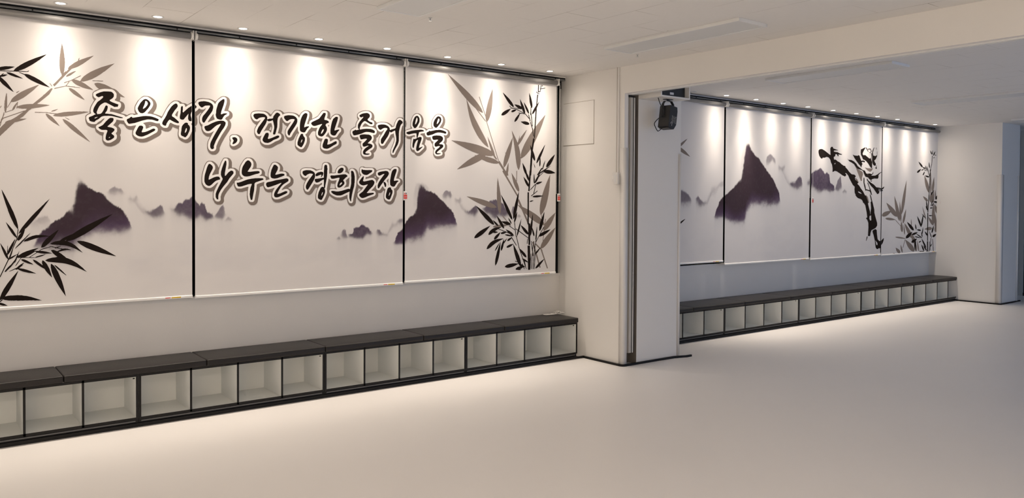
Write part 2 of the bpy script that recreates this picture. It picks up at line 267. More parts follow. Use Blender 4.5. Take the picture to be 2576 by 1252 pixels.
  'bamboo_black': '486 785 4 -1 8 0 0 1 -18 13 -16 7 -10 0 -3 -1 -1 -3 2 -3 8 -6 8 -4 10 -3;672 804 2 -1 3 1 -5 2 -50 22 -28 9 -14 2 -8 3 -16 1 -2 1 -36 0 -3 1 -2 0 -1 -2 -2 1 -8 0 -10 -2 -6 -1 19 31 19 38 22 56 5 14 3 8 0 2 -2 -1 -21 -27 -20 -27 -13 -19 -19 -32 -10 -22 -9 -27 0 -10 -1 -3 1 -2 2 -1 8 6 2 0 -14 -13 1 -2 2 -2 7 5 6 7 -1 4 1 0 14 -6 3 0 15 -4 8 0 2 -1 10 0 3 -1 17 0 3 -2 21 0 2 -1 22 0 2 -1 19 0 3 -1 17 0 3 -2 16 0 2 -1;806 820 1 2 -2 3 0 5 -1 2 -4 23 -2 7 0 4 -3 8 0 4 -10 38 -13 38 -8 22 -14 26 -9 13 -12 11 -1 0 -3 -4 0 -23 2 -3 0 -5 3 -16 12 -34 10 -23 20 -40 17 -30;730 942 1 0 1 2 -4 14 0 3 -10 35 -13 29 -8 11 -9 10 -7 3 -1 0 -2 -13 1 -4 0 -4 3 -7 -1 -1 -1 0 -8 8 -22 19 -12 7 -7 1 -1 -1 7 -13 17 -17 18 -15 18 -12 3 -3 4 -8 10 -15;807 951 2 -1 1 1 -2 3 -25 30 -25 26 -7 5 -8 4 6 -10 11 -14 20 -20 2 -2 10 -9;461 956 1 0 3 5 41 97 2 2 16 8 11 9 10 9 4 3 0 -3 -5 -10 -3 -10 -5 -9 -18 -26 -16 -16 -15 -20 -3 -7 1 -1 3 1 3 -1 6 8 20 21 16 23 2 2 3 0 7 14 4 14 2 1 3 -1 12 0 1 -1 -28 -46 2 -2 7 9 23 39 25 0 3 -1 20 0 3 -2 29 2 27 7 24 12 -3 0 -3 -1 -5 0 -2 -1 -21 -4 -16 -5 -12 -7 -2 1 -17 0 -2 2 0 1 35 25 18 -5 16 -2 2 -1 48 1 10 -11 13 -11 -10 -3 -16 -1 -15 -4 -8 -2 -14 -8 -2 -1 0 -2 15 -8 5 -1 74 -11 20 -5 22 -8 36 -16 56 -32 -1 2 -17 18 -1 3 -35 34 -18 14 -13 9 -18 9 -12 5 -10 11 -4 3 -11 11 -15 11 0 2 7 2 24 6 6 1 3 1 26 0 3 1 -23 8 -5 0 -4 1 -10 0 -5 -1 -27 8 2 1 15 6 1 0 -2 3 -25 -8 -21 6 -8 1 -16 -6 -4 0 -31 -10 -13 -10 -11 0 -2 -1 -2 1 4 3 -1 0 -10 -3 -4 0 2 0 2 2 19 13 2 3 -2 0 -29 -7 -32 -11 -22 -10 -21 -15 -1 2 6 23 0 3 -7 -16 -3 -3 -25 -12 -6 -4 -3 -2 0 1 7 23 6 28 17 46 3 3 1 6 2 -7 3 -1 5 1 11 12 7 12 7 20 5 20 -1 3 12 11 22 28 36 48 32 49 30 48 0 1 -27 -27 -1 -3 -15 -15 -1 -2 -31 -34 -25 -30 -25 -33 -22 -31 -11 -20 -6 -16 2 -1 10 7 1 0 -11 -15 -6 -12 -2 -9 -1 6 2 3 0 7 1 3 0 7 1 3 0 7 1 3 2 16 -2 2 0 16 -1 2 0 5 -7 33 -15 46 -16 39 -27 63 -15 31 -2 2 0 -3 3 -12 0 -4 17 -65 11 -36 0 -3 12 -37 19 -47 10 -17 7 -10 2 -4 0 -3 -1 -4 -1 -9 -1 -3 -1 -18 -1 -3 -1 -6 0 5 -3 5 -2 6 -14 27 -20 28 -15 19 -1 1 0 -1 12 -31 15 -30 12 -19 5 -6 10 -9 0 -8 -1 -4 -3 -2 -37 -108 -2 7 -3 14 4 3 9 13 11 24 2 6 2 4 0 2 3 5 0 3 1 1 1 6 7 24 0 4 -6 -8 -11 -18 -15 -30 -6 -17 0 4 -1 44 0 -15 -2 -3 0 -21 -1 -2 0 -21 -3 3 -4 11 -10 20 -14 24 -3 5 -1 -1 9 -34 10 -29 9 -20 5 -7 6 -7 -41 -98 -2 -5 0 -1|600 1071 -9 1 17 9 12 7 22 16 2 0 4 -4 1 -2 -5 -4 -33 -23 -10 -1|732 1091 -30 11 -21 5 -5 0 -7 2 7 5 52 16 6 -2 13 -3 2 -5 7 2 23 -5 4 -2 -1 -1 -6 -3 -15 -9 -14 7 -8 3 -10 -1 -2 -1 2 -6 8 -13 -1 -1;643 970 2 -1 2 1 -3 2 -25 14 -17 8 -21 8 -16 3 -5 1 -1 0 10 10 14 8 -3 0 -4 -2 -2 0 10 14 1 3 -1 0 -16 -9 -10 -8 -12 -12 -30 -15 -10 -6 3 -1 7 3 24 10 1 -1 0 -1 1 -1 4 0 6 3 9 -7 17 -9 32 -10 4 0 15 -3 5 0 2 -2;631 1025 1 -1 1 1 -5 6 -26 19 -15 8 -8 2 -9 0 -1 -1 3 -7 4 -3 10 -7 18 -9;1087 1060 2 -1 3 1 -8 6 -53 35 -40 24 -38 19 -22 9 -27 9 -4 0 -9 2 -13 0 -7 -1 -1 -2 1 -2 5 -7 12 -11 10 -7 23 -15 30 -15 24 -10 39 -14 2 0 26 -8;899 1089 1 -1 0 2 -18 21 -24 26 -20 15 -21 10 3 2 6 0 3 1 5 1 22 8 25 13 30 17 30 20 44 33 57 47 8 8 21 17 2 2 0 1 -71 -31 -68 -35 -34 -20 -30 -20 -25 -19 -16 -6 -31 -15 -13 -9 -9 -9 -25 -4 -11 -4 -17 -9 1 -2 11 -5 6 0 3 -1 11 0 3 -1 13 0 3 -2 17 -1 3 -1 5 0 16 -4 15 -5 34 -17|802 1166 0 2 10 5 -4 -7;538 1125 1 -1 3 3 24 24 30 37 21 27 1 3 -20 -19 -1 -3 -23 -24 -28 -34;675 1128 1 -1 12 2 6 4 10 8 14 14 18 23 8 12 17 30 8 14 0 1 -6 -3 -24 -18 -20 -17 -3 0 -18 5 -4 0 -9 2 -6 0 -3 1 -27 0 -21 -5 -19 -9 -18 -12 -8 -9 0 -2 1 -1 8 0 12 2 38 14 19 5 4 0 15 3 15 2 3 1 17 1 1 -1 -17 -16 -16 -23 -6 -14 -3 -12;535 2065 1 0 0 1 -8 13 -20 30 -10 13 -18 18 -8 6 0 2 12 3 7 3 14 9 1 2 -14 0 -10 -2 0 1 5 6 0 1 -2 1 -13 -13 -6 -3 -6 -5 -4 0 -2 -1 3 -10 9 -16 11 -14 8 -8 27 -22;721 2110 1 -1 3 1 -3 2 -36 28 -15 10 -27 15 -29 12 -11 2 -12 -1 -26 8 -1 -1 1 -3 2 0 24 -9 5 -7 5 -5 12 -9 11 -7 25 -12 19 -8 26 -8;579 2150 2 -1 2 1 -3 2 -18 10 -26 12 -17 5 -15 0 -3 -1 0 -2 8 -7 13 -7 26 -8 11 -1 2 -1 7 0 2 -2;467 2182 1 0 3 0 3 1 30 1 2 1 15 0 3 1 14 1 2 1 14 0 2 1 14 0 2 1 32 2 2 1 6 0 4 6 -1 2 -5 -4 -6 -2 -32 -1 -2 -1 -8 1 18 8 12 7 24 17 16 12 24 20 10 10 3 1 16 17 3 2 20 20 -3 0 -56 -28 -35 -20 -23 -15 -22 -17 -9 -9 -3 -1 -13 -14 -8 -13 -15 -1 -2 -1 -14 0 -3 -1 -14 0 -3 -1 -15 0 -3 -2;456 2189 2 -1 18 0 3 1 10 2 23 8 20 10 11 7 -29 0 -3 -1 -10 0 -2 -1 -5 0 -10 -3 -12 -3 -14 -9 -6 -7 0 -2',
 },
 {
  'letter': '2741 1422 3 0 2 3 1 17 6 32 9 38 6 18 4 18 0 7 3 15 0 15 1 4 -1 25 -4 21 -4 11 -4 7 -3 2 -6 3 -5 0 -3 -2 -1 -1 -2 -7 2 -8 0 -25 1 -5 0 -15 -1 -5 0 -31 -3 -17 -7 -26 -2 0 -4 3 -11 -1 -50 -15 -30 -6 -19 0 -10 2 -17 2 -10 -2 -2 -3 0 -4 8 -8 8 -6 13 -6 14 -5 7 -1 19 0 10 1 15 5 35 16 23 9 -1 -13 -1 -5 0 -23 1 -11 4 -14 4 -7;1967 1428 9 0 2 3 1 5 2 14 10 50 1 21 1 4 0 14 2 7 5 6 4 2 54 20 1 4 -3 4 -7 2 -30 0 -5 -1 -14 0 -27 -4 -28 -6 -15 -5 -32 -13 -19 -6 -11 0 -1 -7 4 -12 4 -6 4 -3 13 0 11 2 43 15 19 4 7 0 1 -1 1 -2 -8 -20 -3 -11 -3 -22 0 -10 -2 -4 3 -24 3 -13;1732 1430 6 -1 2 2 0 21 2 12 5 12 10 19 21 29 24 29 14 24 24 29 3 4 2 5 -1 9 -2 4 -7 4 -9 0 -17 -13 -14 -18 -7 -7 -2 0 -1 7 0 11 11 63 0 16 -3 8 -1 2 -4 -1 -2 -1 -9 -18 -13 -37 -6 -23 0 -10 -1 -3 1 -9 3 -9 8 -15 0 -6 -28 -54 -14 -31 -5 -16 0 -22 5 -11;2497 1431 3 0 4 2 4 5 13 24 10 28 0 15 -2 5 -4 9 0 1 4 1 2 3 2 18 10 47 4 27 0 10 1 4 0 24 2 5 0 11 -2 4 0 10 -1 6 -4 5 -5 2 -6 -1 -5 -2 -4 -12 -1 -24 -1 -6 -1 -53 -47 -8 -18 -2 -5 -2 -3 -5 3 -10 3 -6 6 -5 9 0 15 5 15 9 17 9 4 1 2 -1 0 -36 -1 -7 1 -5 0 -8 -1 -1 -1 0 -1 2 -5 2 -8 -2 -6 -3 -6 -8 -12 -24 -4 -12 -4 -18 0 -16 2 -6 10 -7|2502 1463 -1 5 3 10 3 8 5 5 1 -1 0 -5 -3 -10 -4 -7 -3 -4;3071 1438 3 -1 6 2 7 7 16 38 3 11 0 14 -4 6 -7 6 -2 4 0 5 -1 2 -6 4 -8 0 -5 -2 -6 -3 -6 -6 -2 -5 -12 -41 0 -7 -1 -3 0 -11 3 -8 10 -8|3073 1468 -1 3 3 11 5 12 2 2 1 -1 2 -4 -3 -10 -4 -8 -4 -4;2146 1448 12 -1 15 4 52 24 9 6 3 7 -2 3 -6 3 -4 0 -7 -1 -36 -16 -9 -2 -9 -2 -2 2 -1 1 4 9 10 19 11 17 6 8 12 12 7 5 31 20 2 4 1 8 -2 3 -4 4 -5 2 -9 0 -47 -10 -26 -4 -33 -10 -29 -6 -7 -3 -4 -4 -2 -8 0 -6 2 -5 5 -9 8 -3 21 6 32 11 39 16 5 1 3 0 -6 -8 -14 -15 -18 -23 -8 -12 -7 -15 -3 -9 0 -11 2 -6;2835 1449 9 -1 20 5 26 11 45 15 5 3 1 3 -2 4 -6 2 -30 -2 -5 -1 -16 0 -3 2 24 26 27 25 8 11 5 10 2 7 0 6 -2 5 -9 9 -10 3 -16 -3 -34 -8 -18 -3 -6 1 -3 2 -1 3 5 16 2 15 -1 3 -3 0 -3 -1 -13 -13 -13 -17 -8 -13 0 -5 3 -7 7 -6 7 -5 14 -4 11 0 26 7 7 1 -2 -4 -40 -51 -25 -18 -5 -4 -1 -3 -1 -7 2 -3 7 -8 10 -7;2390 1506 3 0 6 7 33 51 14 25 5 16 0 20 -6 11 -12 9 -14 5 -7 2 -30 0 -14 -3 -9 -3 -6 -5 -1 -2 0 -10 3 -7 7 -8 11 -6 7 2 5 6 5 3 10 5 9 3 13 0 7 -2 4 -1 0 -2 -1 -3 -7 -9 -23 -30 -12 -19 -6 -11 -4 -10 -2 -8 0 -10 4 -10 4 -5;1677 1522 3 0 6 3 6 4 10 9 7 8 16 13 15 6 10 2 3 5 -3 8 -2 4 -4 3 -4 1 -11 0 -17 -5 -33 -17 -4 -1 0 7 2 13 7 20 18 36 1 5 0 8 -4 8 -10 9 -4 3 -2 0 -4 0 -4 -2 -5 -8 -6 -14 -13 -45 -3 -13 -2 -22 0 -14 1 -7 5 -11 4 -6 8 -6 6 -3;2641 1526 8 0 13 5 13 10 9 9 4 6 2 5 -3 10 -7 10 0 4 22 21 12 7 0 2 -1 6 -7 4 -8 4 -16 0 -77 -11 -25 0 -6 -3 -1 -5 2 -6 4 -8 4 -3 7 -1 13 1 31 8 10 1 4 -1 0 -3 -5 -16 -9 -21 -4 -16 0 -6 2 -8 3 -3|2650 1542 -1 2 0 4 3 8 4 5 8 6 6 -3 -1 -4 -4 -6 -7 -6;2977 1526 7 0 22 30 19 23 12 16 19 20 10 13 6 11 1 10 -3 6 -6 7 -6 2 -12 2 -32 -5 -15 -3 -13 -4 -10 -5 -2 -4 -1 -6 2 -5 5 -5 5 -3 10 1 25 12 12 2 1 -1 -33 -41 -14 -20 -6 -11 -5 -12 -2 -6 0 -16 2 -5;3040 1538 4 -1 3 3 3 10 -1 11 -2 5 -6 8 -7 4 -8 0 -1 -2 0 -5 9 -23 3 -8;3110 1541 3 0 10 2 6 7 16 24 5 5 9 6 1 1 -1 3 -7 2 -13 0 -16 -3 -3 1 -2 2 3 17 20 56 2 11 -1 7 -7 2 -7 0 -9 -2 -7 -5 -7 -7 -4 -6 -5 -14 -4 -15 -6 -31 -3 -18 1 -28 6 -9 12 -6;2131 1584 11 -1 20 4 38 15 13 6 2 3 -1 4 -2 3 -8 3 -16 0 -36 -9 -4 0 -2 1 0 3 16 30 2 8 2 10 -3 7 -7 7 -8 5 -5 1 -7 -1 -3 -3 -8 -15 -9 -21 -5 -22 -1 -18 2 -10 3 -4 4 -3 6 -2;1925 1594 13 -1 21 4 43 15 18 4 9 5 2 3 0 4 -1 2 -4 3 -3 1 -13 0 -4 -1 -7 0 -39 -6 -15 1 0 3 22 33 2 6 2 8 0 7 -3 9 -9 10 -6 4 -8 0 -3 -1 -4 -3 -8 -7 -18 -29 -5 -12 -2 -8 -3 -16 0 -16 2 -6 2 -5 8 -7 5 -3;2498 1602 2 0 5 5 7 9 5 12 0 8 -5 5 -6 2 -10 0 -13 -3 -11 -3 -12 -8 -6 -8 0 -7 1 -3 5 -3 9 2 19 8 7 2 4 1 2 -2 0 -3 -4 -10;2861 1629 15 -1 7 2 5 2 18 12 13 7 6 7 2 7 -3 2 -8 1 -20 0 -4 -1 -29 0 -4 1 -11 0 -6 2 -4 3 -3 0 -1 -3 -2 -8 0 -7 3 -9 8 -9 10 -6;2638 1635 15 0 14 7 9 9 3 5 3 8 0 7 -4 6 -6 2 -7 0 -5 -1 -8 -4 -11 -10 -5 -8 -4 -11 1 -6 2 -3;1695 1776 8 0 6 5 2 4 -1 9 1 7 13 33 25 47 17 29 11 15 11 21 3 13 0 5 -3 5 -8 5 -5 2 -17 0 -20 -4 -15 -5 -27 -13 -26 -16 -18 -6 -4 -3 -1 -4 0 -6 5 -11 4 -6 8 -4 10 0 9 3 8 5 27 26 12 10 20 10 6 1 2 -1 -4 -8 -17 -28 -30 -55 -17 -35 -4 -15 -1 -15 1 -8 3 -7;2860 1786 22 0 11 2 9 4 0 3 -3 2 -7 -1 -19 0 -7 3 0 5 7 7 26 19 19 11 6 6 3 5 0 8 -1 4 -8 6 -14 4 -18 1 2 4 27 25 4 7 3 8 -1 7 -6 9 -7 5 -12 4 -40 0 -18 -2 -15 -4 -5 -3 -2 -4 1 -9 3 -8 5 -9 4 -2 6 0 17 5 14 3 8 0 5 -2 -1 -3 -21 -21 -12 -10 -4 -6 0 -11 5 -8 3 -2 7 -1 28 10 8 0 1 -1 -2 -2 -7 -4 -19 -13 -8 -8 -10 -14 -2 -9 0 -5 1 -5 2 -4 4 -3;3106 1810 4 -1 3 2 12 25 27 43 7 19 3 13 0 59 1 4 0 8 3 14 5 20 5 14 4 8 5 6 10 9 2 6 -5 9 -7 5 -10 5 -9 0 -7 -5 -5 -5 -14 -28 -5 -15 -2 -11 -1 -3 -9 -6 -31 -10 -9 -4 -2 0 -2 13 -5 8 -7 7 -7 4 -15 6 -19 3 -4 -1 -17 0 -3 -2 -7 0 -13 -4 -6 -2 -4 -7 3 -10 6 -11 8 -6 6 -2 3 0 7 4 14 9 10 4 17 2 9 -3 3 -3 0 -2 -2 -4 -15 -20 -15 -25 -17 -23 -7 -11 -2 -9 0 -16 1 -5 4 -6 5 -3 8 2 3 3 14 21 26 36 11 20 7 22 1 1 2 -5 4 -4 4 0 8 3 8 5 18 9 4 -1 3 -24 5 -22 2 -16 0 -18 -10 -33 -22 -46 -1 -9 0 -8;1839 1818 4 -1 11 5 11 9 4 7 3 8 0 5 -2 7 -5 5 -9 4 -7 0 -10 -3 -3 -3 0 -3 10 -16 -9 -21 1 -2;2528 1818 18 -1 12 4 12 6 28 18 22 12 5 5 0 12 -3 4 -7 0 -11 -5 -22 -13 -19 -8 -13 -3 -2 2 0 1 5 22 0 12 -1 3 -4 2 -5 2 -7 0 -6 -2 -4 -5 -7 -16 -8 -21 -1 -8 0 -11 2 -4 8 -6;2337 1820 5 -1 4 2 8 11 9 17 6 17 2 8 0 15 -4 6 -9 10 0 5 -2 5 -2 3 -4 1 -8 -1 -6 -6 -15 -31 -8 -27 0 -16 2 -4 9 -8|2339 1854 0 2 3 12 5 8 2 1 2 -3 -4 -13 -5 -7 -2 -1;2071 1839 19 -1 9 3 13 6 21 15 26 11 9 6 5 3 1 3 1 5 -2 4 -3 2 -11 -1 -40 -19 -21 -8 -5 0 -3 2 0 1 6 18 1 6 0 10 -4 5 -5 2 -12 -3 -6 -7 -14 -27 -5 -15 2 -8 3 -4 7 -6;2023 1898 5 -1 5 5 9 19 31 50 6 13 6 18 1 -1 1 -2 3 -3 9 -2 15 4 11 6 1 0 2 -4 9 -38 0 -16 -7 -30 -2 -8 2 -6 3 -1 5 0 4 1 2 2 3 5 13 49 0 7 1 5 0 32 3 16 2 7 4 6 4 6 7 4 1 3 0 5 -6 6 -7 4 -5 2 -6 0 -5 -2 -6 -5 -15 -20 -2 -6 -1 -7 -1 -2 -5 -3 -23 -3 -7 -3 -5 -3 -2 0 0 2 0 15 -5 8 -9 8 -9 4 -8 2 -31 0 -25 -4 -7 -3 -4 -3 -3 -7 1 -7 4 -7 6 -8 9 -5 8 0 13 11 14 5 16 3 8 0 2 -1 4 -2 -2 -6 -46 -64 -8 -18 -3 -11 0 -7 5 -10 4 -3;2247 1901 5 0 2 2 3 9 7 12 30 45 13 22 5 15 0 13 -1 6 -7 10 -8 7 -14 6 -12 1 -21 0 -9 -1 -21 -5 -7 -4 -2 -5 1 -8 3 -5 10 -12 8 -5 3 0 4 2 10 8 10 5 10 3 13 1 6 -1 3 -3 -2 -5 -11 -19 -34 -51 -5 -10 -2 -6 0 -13 5 -10;2493 1908 11 -1 10 5 9 9 13 17 7 14 2 7 0 13 -3 9 -7 10 -1 4 3 7 5 5 17 7 2 2 -1 5 -2 4 -4 3 -10 4 -18 2 -2 2 2 12 9 26 0 8 -1 2 -2 2 -13 0 -5 -4 -29 -38 -7 -6 -13 -7 -37 -19 -7 -6 -2 -5 0 -2 2 -4 8 -9 11 -4 10 1 10 3 36 13 8 2 2 -1 -1 -3 -10 -12 -8 -11 -6 -13 -8 -22 0 -17 2 -4 8 -7|2499 1928 -2 2 0 2 6 16 8 12 3 3 2 0 3 -3 1 -2 -6 -14 -6 -9 -5 -5;2597 1920 5 -1 7 2 5 2 4 5 16 24 10 9 2 3 -1 4 -5 0 -17 -4 -13 -6 -2 1 -1 1 0 8 22 64 6 23 -2 7 -8 2 -3 0 -6 -1 -17 -13 -4 -5 -6 -13 -4 -11 -8 -33 -4 -30 0 -19 2 -7 2 -3 5 -4 8 -4;2357 1930 8 -1 8 5 16 26 13 12 1 3 0 1 -4 2 -19 -4 -12 -6 -3 1 0 1 2 15 20 61 3 14 0 8 -2 3 -9 3 -7 -1 -8 -5 -9 -8 -5 -8 -8 -17 -5 -15 -4 -19 -2 -23 0 -29 2 -8 4 -5 6 -3 7 -2;2773 1931 3 0 22 6 34 11 27 12 10 3 10 1 20 0 37 -6 4 0 6 3 2 8 0 3 -2 4 -11 7 -6 2 -16 4 -37 0 -34 -5 -20 -5 -3 0 -2 2 0 8 2 7 10 22 8 12 9 9 7 5 7 3 4 0 12 -5 26 -13 8 -3 12 0 4 3 1 3 0 4 -3 4 -5 2 -5 0 -14 5 -9 5 -7 8 1 4 10 9 7 8 2 7 -1 11 -3 3 -3 3 -4 3 -9 3 -12 0 -9 -2 -13 -2 -14 -5 -17 -9 -5 -5 0 -3 2 -5 8 -6 6 -1 12 6 4 0 2 -1 -7 -10 -10 -10 -16 -19 -11 -19 -3 -10 0 -18 3 -6 6 -8 -21 -6 -4 0 -2 4 -4 0 -3 -4 -4 -2 -11 -5 -6 -6 0 -10 6 -13 4 -4;1639 1955 6 -1 4 4 22 37 22 31 8 14 2 8 3 11 0 11 -2 8 -2 4 -8 8 -10 5 -8 3 -20 3 -16 0 -4 -2 -6 0 -15 -4 -5 -3 -3 -4 0 -6 2 -6 3 -6 10 -10 7 -3 7 2 9 7 8 5 22 3 8 0 2 -3 -4 -11 -12 -19 -15 -21 -14 -17 -6 -12 -3 -12 1 -14 3 -6;1751 1982 5 0 8 2 4 5 5 10 8 12 5 5 13 8 2 2 -1 3 -1 0 -9 0 -14 -2 -14 -7 -3 1 -1 1 3 17 16 47 6 25 0 13 -5 3 -8 -3 -16 -13 -9 -10 -6 -9 -9 -30 -4 -17 -1 -21 -2 -4 0 -11 3 -11 4 -8 5 -4;1586 2045 6 5 2 4 1 2 0 5 -2 4 -4 4 -3 1 -1 0 0 -2 0 -20',
